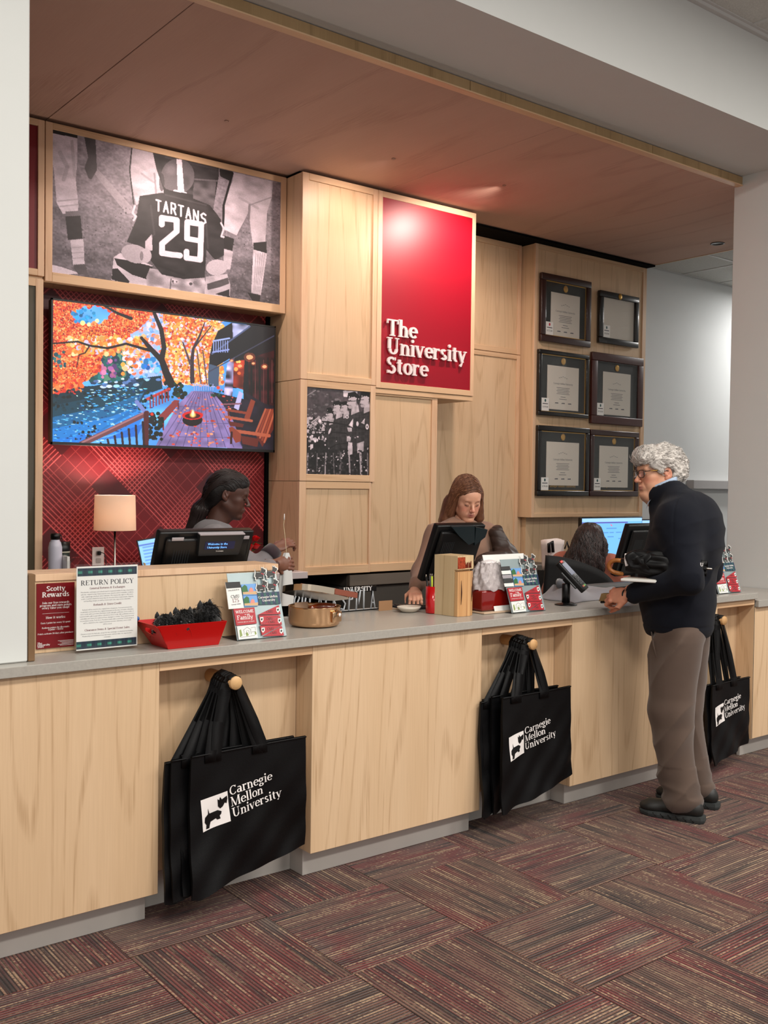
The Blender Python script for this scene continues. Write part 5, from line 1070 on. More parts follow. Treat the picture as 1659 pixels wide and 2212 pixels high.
# red pen cup, wood block, wrapped gift
t = thing('pen_cup', 'glossy red cup of pens beside the maple block', 'cup', (3.052, 3.508, .966))
MB().lathe([(.0001, .001), (.033, .001), (.034, .004), (.034, .125), (.0315, .125), (.0315, .006), (.0001, .006)], (3.052, 3.508, .966), 28).build('cup', mat('red_enamel', srgb(.74, .04, .06), .2, coat=.4), t)
for k, (dx, dy, m, l) in enumerate([(-.012, -.008, mat('pen_lime', srgb(.80, .88, .20), .4), .165), (-.020, .010, BLACK, .16), (.004, -.016, BLACK, .155), (.012, .008, mat('pen_maroon', srgb(.35, .05, .12), .4), .158), (.0, .014, mat('pen_grey', srgb(.5, .5, .52), .4), .162)]):
    p = thing('pen', ('lime green', 'black', 'second black', 'maroon', 'grey')[k] + ' pen standing in the red cup', 'pen', (3.052 + dx, 3.508 + dy, .974), 'pens in the red cup')
    MB().tube([(3.052 + dx * .4, 3.508 + dy * .4, .974), (3.052 + dx * 1.5, 3.508 + dy * 1.5, .974 + l)], .0042, 8).build('barrel', m, p)
    MB().tube([(3.052 + dx * 1.5, 3.508 + dy * 1.5, .974 + l), (3.052 + dx * 1.53, 3.508 + dy * 1.53, .974 + l + .012)], [.0042, .002], 8).build('tip', CHROME, p)
t = thing('maple_block', 'tall maple display block with copper coloured picture strip and carved front', 'display block', (3.11, 3.41, .966))
A_, B_, C_ = Vector((3.036, 3.482, 0)), Vector((3.052, 3.342, 0)), Vector((3.168, 3.362, 0)); D_ = A_ + C_ - B_
MW = wood('block_wood', srgb(.86, .76, .60), srgb(.80, .69, .52), srgb(.62, .48, .32), rings=3, sx=14)
pr = lambda pts, za, zb_: MB().hexa([Vector((p.x, p.y, za)) for p in pts] + [Vector((p.x, p.y, zb_)) for p in pts])
pr([B_.lerp(A_, .14), C_.lerp(D_, .14), D_, A_], .966, 1.240).build('core', MW, t); box_front = [B_, B_.lerp(C_, .42), B_.lerp(C_, .42).lerp(A_ + (C_ - B_) * .42, .14), B_.lerp(A_, .14)]
pr([B_, C_, C_.lerp(D_, .14), B_.lerp(A_, .14)], 1.178, 1.240).build('head_board', MW, t)
f_ = (C_ - B_).normalized(); n_ = Vector((f_.y, -f_.x, 0))
b_ = MB()
for k in range(26):
    rg = random.Random(k); a = B_ + f_ * rg.uniform(.006, .100) + n_ * .0005; h_ = rg.uniform(.008, .034); x_ = Vector((a.x, a.y, 1.183)); b_.flat([(0, 0), (.006, 0), (.005, h_), (.001, h_ * .8)], x_, f_, UZ)
b_.build('figure_print', mat('burnt_umber_print', srgb(.40, .13, .06), .4), t)
b_ = MB(); a = B_ + n_ * .0012; b_.prism([(0, 0), (.055, 0), (.055, .052), (0, .052)], (a.x, a.y, 1.182), f_, UZ, -n_ * .0005); b_.build('picture_strip', mat('copper_picture', srgb(.62, .26, .16), .3, var=.4, vscale=120), t)
fac = [B_.lerp(C_, .02), B_.lerp(C_, .30) + n_ * .012, B_.lerp(C_, .60) + n_ * .020, B_.lerp(C_, .95) + n_ * .002, B_.lerp(C_, .95) - n_ * .017, B_.lerp(C_, .02) - n_ * .017]
b_ = MB(); k = len(fac); vs = [Vector((p.x, p.y, .966)) for p in fac] + [Vector((p.x, p.y, 1.168)) for p in fac]; b_.add(vs, [tuple(range(k - 1, -1, -1)), tuple(range(k, 2 * k))] + [(i, (i + 1) % k, k + (i + 1) % k, k + i) for i in range(k)], False); b_.build('carved_front', wood('carved_wood', srgb(.84, .66, .46), srgb(.78, .58, .38), srgb(.50, .28, .14), rings=4, sx=20), t)
for (u, za, zb_) in ((.16, 1.02, 1.13), (.78, 1.03, 1.10), (.86, 1.05, 1.14)):
    b_ = MB(); p = B_.lerp(C_, u) + n_ * (.0085 if u < .3 else .0115 if u < .8 else .0075); b_.tube([(p.x, p.y, za), (p.x + .002, p.y, (za + zb_) / 2), (p.x, p.y, zb_)], [.0008, .0028, .0006], 6).build('bark_inclusion', mat('dark_bark', srgb(.25, .12, .06), .7), t)
t = thing('wrapped_gift', 'glossy dark red tin under crinkled clear wrap behind the maple block', 'gift', (3.33, 3.43, .966))
box1('tray', mat('beige_board', srgb(.76, .66, .56), .6), 3.215, 3.445, 3.335, 3.525, .966, .974, t, bev=.002); box1('tin', mat('oxblood_gloss', srgb(.48, .05, .03), .12, coat=.6), 3.225, 3.435, 3.36, 3.50, .976, 1.072, t, bev=.012, seg=3)
rg = random.Random(8); nz = [rg.uniform(0, 6.28) for _ in range(12)]
def wrap(u, v):
    a = u * 2 * math.pi; r = 1.0 - .55 * v ** 1.6; cr = 1 + .05 * math.sin(9 * a + nz[0] + 7 * v) + .04 * math.sin(17 * a + nz[1] - 13 * v) + .03 * math.sin(29 * a + 23 * v)
    ca, sa = math.cos(a), math.sin(a); k = 1 / (abs(ca) ** 3 + abs(sa) ** 3) ** (1 / 3)
    return (3.33 + .108 * r * k * ca * cr, 3.43 + .074 * r * k * sa * cr, 1.070 + .125 * v + .006 * math.sin(11 * a + 9 * v))
MB().sheet(wrap, 90, 16).build('wrapping_film', mat('crinkled_film', srgb(.86, .82, .82), .16, trans=.45, ior=1.3, bump=.9, bscale=90, var=.15, vscale=60), t)
MB().ball((3.33, 3.43, 1.195), .03, 12, (1.6, 1.1, .5)).build('gathered_top', mat('crinkled_film_top', srgb(.88, .85, .85), .2, bump=.9, bscale=120), t)

# card terminal
t = thing('card_terminal', 'black card payment terminal tilted on a round footed post', 'card reader', (3.84, 3.395, .966))
MB().lathe([(.0001, 0), (.056, 0), (.056, .002), (.045, .006), (.022, .010), (.0205, .012)], (3.84, 3.395, .966), 36).build('base', BLACK, t); MB().lathe([(.0205, .010), (.0205, .105), (.018, .107), (.0001, .107)], (3.84, 3.395, .966), 24).build('post', BLACK, t)
up = Vector((-.055, .085, .105)).normalized(); ux = Vector((1, .30, 0)).normalized(); nz_ = ux.cross(up).normalized(); ux = up.cross(nz_).normalized()
Mt = frameM((3.855, 3.368, 1.112), ux, up, nz_)
b_ = MB(); b_.M = Mt; b_.box(-.038, .038, -.095, .095, -.014, .012, .007, 2).build('housing', BLACK, t); b_ = MB(); b_.M = Mt; b_.box(-.041, .041, -.060, .050, -.022, -.012, .004).build('cradle', CHARCOAL, t)
b_ = MB(); b_.M = Mt; sc_ = b_.box(-.029, .029, .004, .076, .0122, .0132).build('screen', mat('terminal_screen', srgb(.36, .38, .44), .15, emit=srgb(.40, .44, .55), es=.25), t)
for r_ in range(4):
    for c_ in range(3): b_ = MB(); b_.M = Mt; b_.box(-.023 + c_ * .0165, -.011 + c_ * .0165, -.078 + r_ * .019, -.068 + r_ * .019, .0115, .0145, .001).build('key', CHARCOAL if r_ else mat('key_%d' % c_, [(.5, .1, .1), (.5, .45, .1), (.1, .4, .15)][c_], .5), t)
b_ = MB(); b_.M = Mt; b_.box(-.024, .010, .082, .0955, .010, .0145, .003).build('red_light', mat('red_plastic', srgb(.90, .25, .2), .4), t)
b_ = MB(); b_.M = Mt; b_.box(-.014, .014, -.02, .02, -.05, -.02, .003).build('swivel', BLACK, t)
t = thing('computer_mouse', 'black computer mouse behind the card terminal post', 'mouse', (3.985, 3.63, .966)); MB().ball((3.985, 3.63, .966), .045, 18, (.62, 1.0, .55)).build('shell', BLACK, t); MB().ball((3.985, 3.612, .984), .009, 10, (.4, 1, .8)).build('wheel', CHARCOAL, t)
for v in bpy.data.objects['shell'].data.vertices: v.co.z = max(v.co.z, .0)
# grey sweater heap
t = thing('grey_sweater', 'grey garment lying in folds on the worktop in front of the man', 'clothing', (4.15, 3.56, .966))
def heap(u, v):
    x = 3.93 + .56 * u; y = 3.42 + .02 * math.sin(5 * u) + (.30 - .12 * u) * v; e = min(1, 6 * min(u, 1 - u)) * min(1, 5 * min(v, 1 - v))
    z = .968 + e * (.026 + .060 * math.exp(-((u - .14) / .15) ** 2) * (.7 + .3 * math.sin(v * 6)) + .010 * math.sin(6 * u + 4 * v) ** 2 + .006 * math.sin(15 * u - 8 * v + 2 * math.sin(4 * v)) + .030 * math.exp(-((u - .5) / .3) ** 2) * v)
    return (x + .012 * math.sin(9 * v), y, max(z, .967))
MB().sheet(heap, 60, 34, .002).build('body', mat('grey_jersey', srgb(.56, .55, .57), .85, sheen=.3, bump=.3, bscale=600), t)
MB().tube([(4.02, 3.50, 1.02), (4.0, 3.58, 1.045), (4.06, 3.64, 1.05), (4.14, 3.62, 1.03), (4.13, 3.55, 1.02)], [.018, .022, .02, .018, .012], 10).build('sleeve', mat('dark_grey_jersey', srgb(.36, .37, .40), .85, sheen=.3), t)
t = thing('drawer_box', 'low grey cash drawer box at the staff edge of the worktop', 'cash drawer', (4.5, 3.73, .966)); box1('box', mat('mid_grey_plastic', srgb(.38, .38, .38), .5), 4.20, 4.80, 3.69, 3.772, .966, 1.008, t, bev=.002); box1('slot', BLACK, 4.22, 4.78, 3.688, 3.692, .984, .990, t)
# white dish and brown card
t = thing('white_dish', 'shallow white dish left of the red pen cup', 'dish', (2.985, 3.60, .966)); MB().lathe([(.0001, .002), (.032, .002), (.048, .018), (.051, .026), (.048, .026), (.030, .006), (.0001, .006)], (2.985, 3.60, .966), 28, sx=1.2).build('dish', mat('cream_ceramic', srgb(.88, .84, .78), .25), t)
t = thing('kraft_card', 'small brown card standing behind the white dish', 'card', (2.92, 3.70, .966)); box1('card', mat('kraft_card', srgb(.66, .50, .36), .6), 2.885, 2.965, 3.70, 3.703, .966, 1.012, t)

# clear wire ornaments along the staff edge
WIRE = mat('clear_ornament', srgb(.80, .82, .84), .12, trans=.35, ior=1.4); rg = random.Random(11)
t = thing('ornament_rack', 'low black rack strip behind the clear ornaments', 'rack', (2.62, 3.765, .966)); box1('rail', BLACK, 2.42, 2.93, 3.752, 3.768, .966, .972, t, bev=.001); box1('header', BLACK, 2.70, 2.92, 3.766, 3.769, 1.052, 1.078, t)
for k in range(2): box1('upright', BLACK, 2.72 + k * .17, 2.725 + k * .17, 3.766, 3.769, .972, 1.052, t)
b_ = MB(); text(b_, 'UNIVERSITY', (2.81, 3.7655, 1.057), (1, 0, 0), UZ, .030, .14, .06, 'C'); b_.build('header_lettering', WINK, t)
SH = [[(0, 0), (.006, .07), (.022, .10), (.032, .075), (.022, .05), (.008, .05)], [(0, .0), (.004, .08), (.016, .02), (.026, .09)], [(0, 0), (0, .095)], [(.0, 0), (.014, .09), (.028, 0), (.02, .03), (.008, .03)], [(.028, .09), (.004, .08), (.0, .04), (.01, .0), (.03, .02)], [(0, 0), (.002, .09), (.024, .08), (.02, .05), (.004, .048), (.03, .0)], [(.03, .085), (.01, .09), (.004, .065), (.028, .035), (.02, .004), (0, .01)]]
WH = ('leftmost hook shaped', 'leftmost V shaped', 'leftmost straight', 'leftmost A shaped', 'second round open', 'looped R shaped', 'S shaped', 'second hook shaped', 'second V shaped', 'second straight', 'rightmost A shaped')
for k in range(11):
    x = 2.445 + k * .0435; t = thing('wire_ornament', WH[k] + ' clear ornament in the row at the staff edge of the worktop', 'ornament', (x, 3.755, .972), 'clear ornaments along the staff edge')
    pts = SH[k % 7]; s_ = rg.uniform(.85, 1.1); MB().tube([(x + a * s_, 3.7555 + .004 * math.sin(a * 90), .9735 + b * s_) for a, b in pts], .0042, 8).build('loop', WIRE, t); box1('foot', WIRE, x - .006, x + .034, 3.746, 3.764, .9725, .9745, t)

# ------------------------------------------------------------------ registers
def register(x0, w, yt, zt, yb, zbm, label, display=None, lid=False):
    U = Vector((0, yt - yb, zt - zbm)); L = U.length; U.normalize(); nn = Vector((0, -U.z, U.y)); o = Vector((x0, yb, zbm))
    t = thing('cash_register', label, 'register', (x0 + w / 2, 3.72, .966), 'point of sale registers')
    M_ = frameM(o, (1, 0, 0), U, -nn)   # local z = away from customer side (+Y)
    M_ = Matrix(((1, U.x, nn.x, o.x), (0, U.y, nn.y, o.y), (0, U.z, nn.z, o.z), (0, 0, 0, 1)))
    def lb(name, m, *a, bev=.004, seg=2, parent=None):
        b_ = MB(); b_.M = M_; b_.box(*a, bev, seg); return b_.build(name, m, parent or t)
    lb('screen_housing', BLACK, 0, w, 0, L, -.045, -.006, bev=.008); lb('back_shell', BLACK, w * .06, w * .94, L * .06, L * .92, -.006, .016, bev=.012)
    lb('screen', BLACKG, .012, w - .012, .012, L - .012, -.047, -.044, bev=0)
    for q in (.10, .80) if not lid else (.78,):
        lb('painted_highlight', mat('pale_grey_strip', srgb(.66, .64, .66), .4), w * q, w * (q + .12), L - .026, L - .012, .0155, .019, bev=.001)  # pale strips painting the highlights along the housing's top edge
    for k in range(7): lb('vent_slot', CHARCOAL, w * .14 + k * .011, w * .14 + k * .011 + .005, L * .50, L * .74, .0155, .0168, bev=0)
    if display:
        a, b = w * .36, w * .84; zz0, zz1 = L - .088, L + .004
        b_ = MB(); b_.M = M_; i_ = .010
        b_.hexa([(a + i_, zz0, .017), (b - i_, zz0, .017), (b - i_, zz0, .034), (a + i_, zz0, .034), (a, zz1, .010), (b, zz1, .010), (b, zz1, .034), (a, zz1, .034)]); d_ = b_.build('customer_display', CHARCOAL, t)
        lb('display_strip', mat('pale_grey_strip', srgb(.66, .64, .66), .4), a, b, zz1 - .001, zz1 + .003, .012, .036, bev=0, parent=d_)
        b_ = MB(); b_.M = M_; q0, q1 = a + w * .07, b - w * .09; b_.box(q0, q1, zz0 + .028, zz0 + .062, .0335, .0350).build('display_window', mat('display_navy', srgb(.05, .09, .20), .2, emit=srgb(.03, .07, .2), es=.5), d_)
        b_ = MB(); b_.M = M_; EM = mat('display_blue', srgb(.4, .65, 1), .5, emit=srgb(.45, .72, 1), es=1.6)
        sans(b_, 'Welcome to the', (q0 + .012, zz0 + .0475, .0354), (1, 0, 0), (0, 1, 0), .0135, 'L', (q1 - q0) * .82); sans(b_, 'University Store', (q0 + .012, zz0 + .0325, .0354), (1, 0, 0), (0, 1, 0), .0135, 'L', (q1 - q0) * .86); b_.build('display_text', EM, d_)
        b_ = MB(); b_.M = M_; sans(b_, 'TOSHIBA', ((a + b) / 2, zz0 + .016, .0344), (1, 0, 0), (0, 1, 0), .0085, 'C'); b_.build('maker_lettering', WINK, d_)
    box1('stand_post', BLACK, x0 + w * .42, x0 + w * .58, 3.70, 3.735, .975, zbm + .08, t, bev=.004); box1('stand_base', BLACK, x0 + w * .2, x0 + w * .8, 3.62, 3.77, .966, .978, t, bev=.005)
    return t, M_, L
register(1.735, .425, 3.615, 1.356, 3.715, 1.11, 'cash register with lit blue customer display, behind the maple privacy box', True)
r2, M2, L2 = register(3.165, .315, 3.600, 1.362, 3.722, 1.085, 'cash register between the brown haired clerk and the maple block', None, True)
b_ = MB(); b_.M = M2; b_.prism([(.05, L2 + .012), (.20, L2 + .012), (.235, L2 - .075), (.20, L2 - .088), (.12, L2 - .04)], (0, 0, .018), (1, 0, 0), (0, 1, 0), (0, 0, .014)); b_.build('customer_display', mat('dark_teal_plastic', srgb(.10, .15, .17), .3), r2)
b_ = MB(); b_.M = M2; b_.prism([(.215, L2 + .006), (.30, L2 - .01), (.300, L2 - .05), (.245, L2 - .095)], (0, 0, .018), (1, 0, 0), (0, 1, 0), (0, 0, .010)); b_.build('side_cover', mat('dark_teal_plastic', srgb(.10, .15, .17), .3), r2)
register(4.605, .42, 3.600, 1.345, 3.700, 1.045, 'cash register at the right, mostly behind the man', None, True)
t = thing('keyboard', 'dark keyboard below the register at the brown haired clerk', 'keyboard', (3.07, 3.69, .966)); b_ = MB(); b_.M = Matrix.Translation((3.07, 3.69, .975)) @ Matrix.Rotation(.06, 4, 'Y'); b_.box(-.09, .09, -.05, .05, -.006, .006, .003).build('case', CHARCOAL, t)
for k in range(16): b_ = MB(); b_.M = Matrix.Translation((3.07, 3.69, .975)) @ Matrix.Rotation(.06, 4, 'Y'); b_.box(-.08 + (k % 8) * .02, -.064 + (k % 8) * .02, -.03 + (k // 8) * .035, -.005 + (k // 8) * .035, .006, .010, .001).build('key', BLACK, t)

# ------------------------------------------------------------------ alcove: lamp, outlet, bottles, laptop, roses
LX, LY = 2.352, 5.50
t = thing('table_lamp', 'lit table lamp with pale fabric shade on the back worktop', 'lamp', (LX, LY, 1.006))
sm = bpy.data.materials.new('lamp_shade_fabric'); sm.use_nodes = True; nt = sm.node_tree; b = nt.nodes['Principled BSDF']; b.inputs['Base Color'].default_value = srgb(.86, .78, .70); b.inputs['Roughness'].default_value = .9
tr = nt.nodes.new('ShaderNodeBsdfTranslucent'); tr.inputs[0].default_value = srgb(.95, .86, .78); mxs = nt.nodes.new('ShaderNodeMixShader'); mxs.inputs[0].default_value = .24
nz1 = nt.nodes.new('ShaderNodeTexNoise'); nz1.inputs['Scale'].default_value = 160; bp = nt.nodes.new('ShaderNodeBump'); bp.inputs['Strength'].default_value = .3; bp.inputs['Distance'].default_value = .002; nt.links.new(nz1.outputs[0], bp.inputs['Height']); nt.links.new(bp.outputs[0], b.inputs['Normal'])
nt.links.new(b.outputs[0], mxs.inputs[1]); nt.links.new(tr.outputs[0], mxs.inputs[2]); nt.links.new(mxs.outputs[0], nt.nodes['Material Output'].inputs[0])
MB().lathe([(.119, .272), (.119, .274), (.114, .474), (.112, .474), (.117, .272)], (LX, LY, 1.006), 44).build('lamp_shade', sm, t)
MB().lathe([(.0001, 0), (.055, 0), (.055, .008), (.008, .014), (.0058, .02), (.0058, .40), (.0001, .40)], (LX, LY, 1.006), 24).build('stem', CHROME, t); MB().ball((LX, LY, 1.37), .024, 14, (1, 1, 1.3)).build('bulb', mat('warm_bulb', (1, .8, .6), .4, emit=(1, .75, .5), es=25), t)
l = bpy.data.lights.new('table_lamp_light', 'POINT'); l.energy = 15; l.color = (1, .84, .70); l.shadow_soft_size = .03; o = bpy.data.objects.new('table_lamp_light', l); C.objects.link(o); o.location = (LX, LY, 1.41)
t = thing('wall_outlet', 'white duplex wall outlet with a black plug left of the lamp stem', 'outlet', (2.356, 5.755, 1.062)); box1('cover_plate', mat('outlet_white', srgb(.90, .86, .84), .4), 2.320, 2.394, 5.753, 5.759, 1.056, 1.166, t, bev=.002)
for z_ in (1.085, 1.130): box1('socket', mat('outlet_socket_grey', srgb(.74, .70, .68), .4), 2.342, 2.372, 5.751, 5.754, z_ - .014, z_ + .014, t, bev=.003)  # sockets a little greyer than the cover plate
box1('plug', BLACK, 2.347, 2.367, 5.73, 5.752, 1.120, 1.143, t, bev=.004); MB().tube([(2.366, 5.735, 1.135), (2.380, 5.72, 1.13), (2.384, 5.70, 1.09), (2.37, 5.68, 1.03), (2.36, 5.60, 1.010)], .0028, 6).build('cord', BLACK, t)
t = thing('water_bottle', 'white steel water bottle with black cap at the left end of the back worktop', 'bottle', (1.990, 5.46, 1.006)); MB().lathe([(.0001, 0), (.036, 0), (.037, .004), (.037, .185), (.031, .212), (.024, .222), (.024, .232), (.0001, .232)], (1.990, 5.46, 1.006), 28).build('body', mat('lavender_white_enamel', srgb(.80, .80, .86), .35), t); MB().lathe([(.0245, .228), (.0245, .234), (.027, .236), (.027, .262), (.0001, .263)], (1.990, 5.46, 1.006), 24).build('cap', BLACK, t); MB().tube([(2.012, 5.45, 1.262), (2.02, 5.44, 1.25), (2.018, 5.44, 1.238)], .003, 6).build('loop', CHARCOAL, t)
t = thing('tumbler', 'dark tumbler with grey band beside the white water bottle', 'tumbler', (2.065, 5.55, 1.006)); MB().lathe([(.0001, 0), (.034, 0), (.040, .12), (.040, .155), (.0001, .155)], (2.065, 5.55, 1.006), 26).build('body', mat('dark_green_grey', srgb(.16, .20, .18), .3), t); MB().lathe([(.0405, .155), (.0415, .16), (.0415, .21), (.0001, .212)], (2.065, 5.55, 1.006), 26).build('lid', BLACK, t); MB().lathe([(.0402, .150), (.0408, .151), (.0408, .158), (.0402, .159)], (2.065, 5.55, 1.006), 26).build('band', mat('band_cream', srgb(.8, .78, .7), .4), t)
THIN = pane('thin_acrylic', (.95, .95, .95), .05, 1.5)
t = thing('clear_jar', 'clear acrylic cup of white pebbles in front of the dark tumbler', 'jar', (2.085, 5.42, 1.006)); box1('cup', THIN, 2.045, 2.125, 5.38, 5.46, 1.007, 1.135, t, bev=.002)
rg = random.Random(2)
for k in range(26):
    MB().ball((2.053 + rg.random() * .064, 5.388 + rg.random() * .064, 1.015 + rg.random() * .048), .0085, 8, (1.2, 1, .8)).build('pebble', mat('white_pebble', srgb(.85, .82, .78), .5), t)
t = thing('acrylic_holder', 'narrow clear holder with white slips beside the pebble cup', 'holder', (2.03, 5.40, 1.006)); box1('holder', THIN, 2.018, 2.040, 5.36, 5.44, 1.007, 1.12, t); box1('slips', PAPER, 2.022, 2.036, 5.365, 5.435, 1.01, 1.145, t)
t = thing('laptop', 'laptop with bright blue screen behind the left cash register', 'laptop', (2.62, 5.45, 1.006)); b_ = MB(); b_.M = Matrix.Translation((2.53, 5.50, 1.010)) @ Matrix.Rotation(-.14, 4, 'Y') @ Matrix.Rotation(-.2, 4, 'X'); b_.box(0, .33, -.003, .003, 0, .21, .003).build('lid', CHARCOAL, t)
pb = Paint(60, 40, (.55, .78, 1.0)); pb.corners((0, 0), (60, 0), (60, 40), (0, 40)); [pb.line([(5, y), (30 + (y * 7) % 22, y)], .8, (.3, .5, .8)) for y in range(9, 36, 4)]; pb.line([(0, 6), (60, 6)], 1, (.25, .35, .7))
Mq = b_.M; pb.mesh('screen', Mq @ Vector((.008, -.0035, .202)), Mq.to_3x3() @ Vector((.314, 0, 0)), Mq.to_3x3() @ Vector((0, 0, -.19)), t, emit=1.15); b_ = MB(); b_.M = Matrix.Translation((2.53, 5.50, 1.006)); b_.box(0, .33, -.22, 0, 0, .012, .003).build('base', CHARCOAL, t)
t = thing('wooden_cutout', 'small pale wooden cutout with curved tips on the back worktop', 'ornament', (2.42, 5.40, 1.006)); b_ = MB(); b_.prism([(0, 0), (.13, 0), (.15, .03), (.145, .055), (.135, .06), (.138, .04), (.12, .022), (.07, .016), (.045, .03), (.03, .05), (.028, .03), (.01, .034), (.0, .022)], (2.352, 5.40, 1.033), UX, UZ, (0, .012, 0)); b_.build('cutout', MW, t); box1('foot', MW, 2.37, 2.47, 5.38, 5.43, 1.0065, 1.034, t, bev=.002)
t = thing('rose_bouquet', 'red roses with green leaves in a dark vase behind the left clerk', 'flowers', (3.17, 5.45, 1.006)); MB().lathe([(.0001, 0), (.04, 0), (.055, .05), (.038, .10), (.045, .115), (.0001, .115)], (3.17, 5.45, 1.006), 24).build('vase', BLACKG, t)
RO = mat('rose_petals', srgb(.78, .03, .06), .5, var=.2, vscale=60); LE = mat('rose_leaf', srgb(.12, .26, .10), .45, var=.2, vscale=40); rg = random.Random(4)
for (dx, dy, z_) in ((-.05, -.05, 1.245), (.03, .03, 1.235), (.075, -.02, 1.215), (-.03, .03, 1.205), (.0, -.07, 1.17), (-.085, -.03, 1.16), (.10, .02, 1.165)):
    c = Vector((3.17 + dx, 5.45 + dy, z_)); MB().tube([(3.17 + dx * .2, 5.45 + dy * .2, 1.11), tuple(c - Vector((0, 0, .02)))], .003, 6).build('stem', LE, t); b_ = MB()
    for ly in range(3):
        for k in range(5):
            a0 = k * 1.257 + ly * .6; R_ = .010 + ly * .009
            b_.sheet(lambda u, v, a0=a0, R_=R_, ly=ly: tuple(c + Vector((math.cos(a0 + (u - .5) * 1.7) * R_ * (.5 + .7 * v), math.sin(a0 + (u - .5) * 1.7) * R_ * (.5 + .7 * v), -.018 + .036 * v - .006 * ly * v))), 5, 3)
    b_.build('rose', RO, t)
for k in range(22):
    a = rg.uniform(0, 6.28); r = rg.uniform(.03, .11); c = Vector((3.17 + math.cos(a) * r, 5.45 + math.sin(a) * r, rg.uniform(1.12, 1.21))); d = Vector((math.cos(a), math.sin(a), rg.uniform(-.3, .6))).normalized(); s_ = d.cross(Vector((0, 0, 1))).normalized()
    MB().sheet(lambda u, v: tuple(c + d * (.045 * u) + s_ * ((v - .5) * .032 * math.sin(math.pi * min(u + .08, 1)))), 4, 2).build('leaf', LE, t)

# ------------------------------------------------------------------ tote bags on wooden pegs
BAGM = mat('black_nonwoven', (.0012, .0013, .0018), .45, spec=.3, bump=.25, bscale=500); STRAP = mat('black_webbing', srgb(.016, .016, .022), .5, spec=.3, bump=.4, bscale=900)
PEG = wood('peg_beech', srgb(.84, .68, .48), srgb(.80, .62, .42), srgb(.68, .48, .30), axis='Y', rings=3)
def tote(cx, label, grp, logo, yaw, w, h, zt, yf, seed, tilt=0.0, dxl=0.0):
    """one flat folded tote; front face near y=yf, centre cx, top zt"""
    t = thing('tote_bag', label, 'bag', (cx, yf + .01, zt - h), grp); rg = random.Random(seed); ph = [rg.uniform(0, 6.28) for _ in range(6)]
    cy, sy = math.cos(yaw), math.sin(yaw)
    def F(u, v, back=0.0):  # u across 0..1, v down 0..1
        x = (u - .5) * w * (1 + .05 * v); z = zt - h * v - .012 * math.sin(3.1 * u + ph[0]) * v - .020 * math.exp(-((u - .06) / .10) ** 2) * v * v - (.5 - u) * tilt * v * h
        y = .010 * math.sin(5 * u + 3 * v + ph[1]) * v + .006 * math.sin(11 * u - 7 * v + ph[2]) * v + .012 * math.sin(2.2 * u + ph[3]) + .004 * math.sin(19 * (u + v) + ph[4]) * v - .030 * v * v * (1 - u)
        y += back
        return (cx + x * cy - y * sy, yf + x * sy + y * cy, z)
    b_ = MB(); b_.sheet(lambda u, v: F(u, v), 30, 24); b_.sheet(lambda u, v: F(1 - u, v, .006 + .020 * v * (1 - v) * 2), 30, 12); b_.sheet(lambda u, v: F(0, v, (1 - u) * (.006 + .020 * v * (1 - v) * 2)), 2, 12); b_.sheet(lambda u, v: F(1, v, u * (.006 + .020 * v * (1 - v) * 2)), 2, 12); b_.sheet(lambda u, v: F(u, 1, v * .006), 30, 1)
    b_.build('body', BAGM, t)
    MB().tube([F(u / 12, .008, -.002) for u in range(13)], .0035, 6).build('hem', BAGM, t)
    return t, F
def strap(t, F, u0, u1, px, pz, py, wd=.036, dy=0.0, name='handle', v=.0, pr_=.025):
    a, b = Vector(F(u0, v + .01)), Vector(F(u1, v + .01)); a.y -= .004; b.y -= .004; r = pr_ + .003
    path = [a + Vector((0, 0, -.03)), a, a.lerp(Vector((px - r * 1.25, py, pz - .06)), .5) + Vector((-.008, 0, 0)), Vector((px - r * 1.1, py, pz - .03)), Vector((px - r, py, pz)), Vector((px - r * .7, py, pz + r * .7)), Vector((px, py, pz + r)), Vector((px + r * .7, py, pz + r * .7)), Vector((px + r, py, pz)), Vector((px + r * 1.1, py, pz - .03)), b.lerp(Vector((px + r * 1.25, py, pz - .06)), .5) + Vector((.006, 0, 0)), b, b + Vector((0, 0, -.03))]
    # flat strap: width along Y near the peg, twisting to lie on the bag
    n = len(path); vs = []; fs = []
    for i, p in enumerate(path):
        k = {4: .75, 5: 1, 6: 1, 7: 1, 8: .75, 3: .3, 9: .3}.get(i, 0); T_ = (path[min(i + 1, n - 1)] - path[max(i - 1, 0)]).normalized()
        sd = Vector((1, 0, 0)) * (1 - k) + Vector((0, 1, 0)) * k * (-1 if i < n / 2 else 1) * 1.0; sd = (sd - T_ * sd.dot(T_)).normalized(); nn = T_.cross(sd).normalized() * .0012
        for q in (-1, 1):
            for s2 in (-1, 1): vs.append(p + Vector((0, dy, 0)) + sd * wd / 2 * q + nn * s2)
    for i in range(n - 1):
        a_, b__ = i * 4, i * 4 + 4
        for (p_, q_) in ((0, 1), (1, 3), (3, 2), (2, 0)): fs.append((a_ + p_, a_ + q_, b__ + q_, b__ + p_))
    fs += [(0, 2, 3, 1), tuple(n * 4 - 4 + k for k in (0, 1, 3, 2))]
    MB().add(vs, fs, True).build(name, STRAP, t)
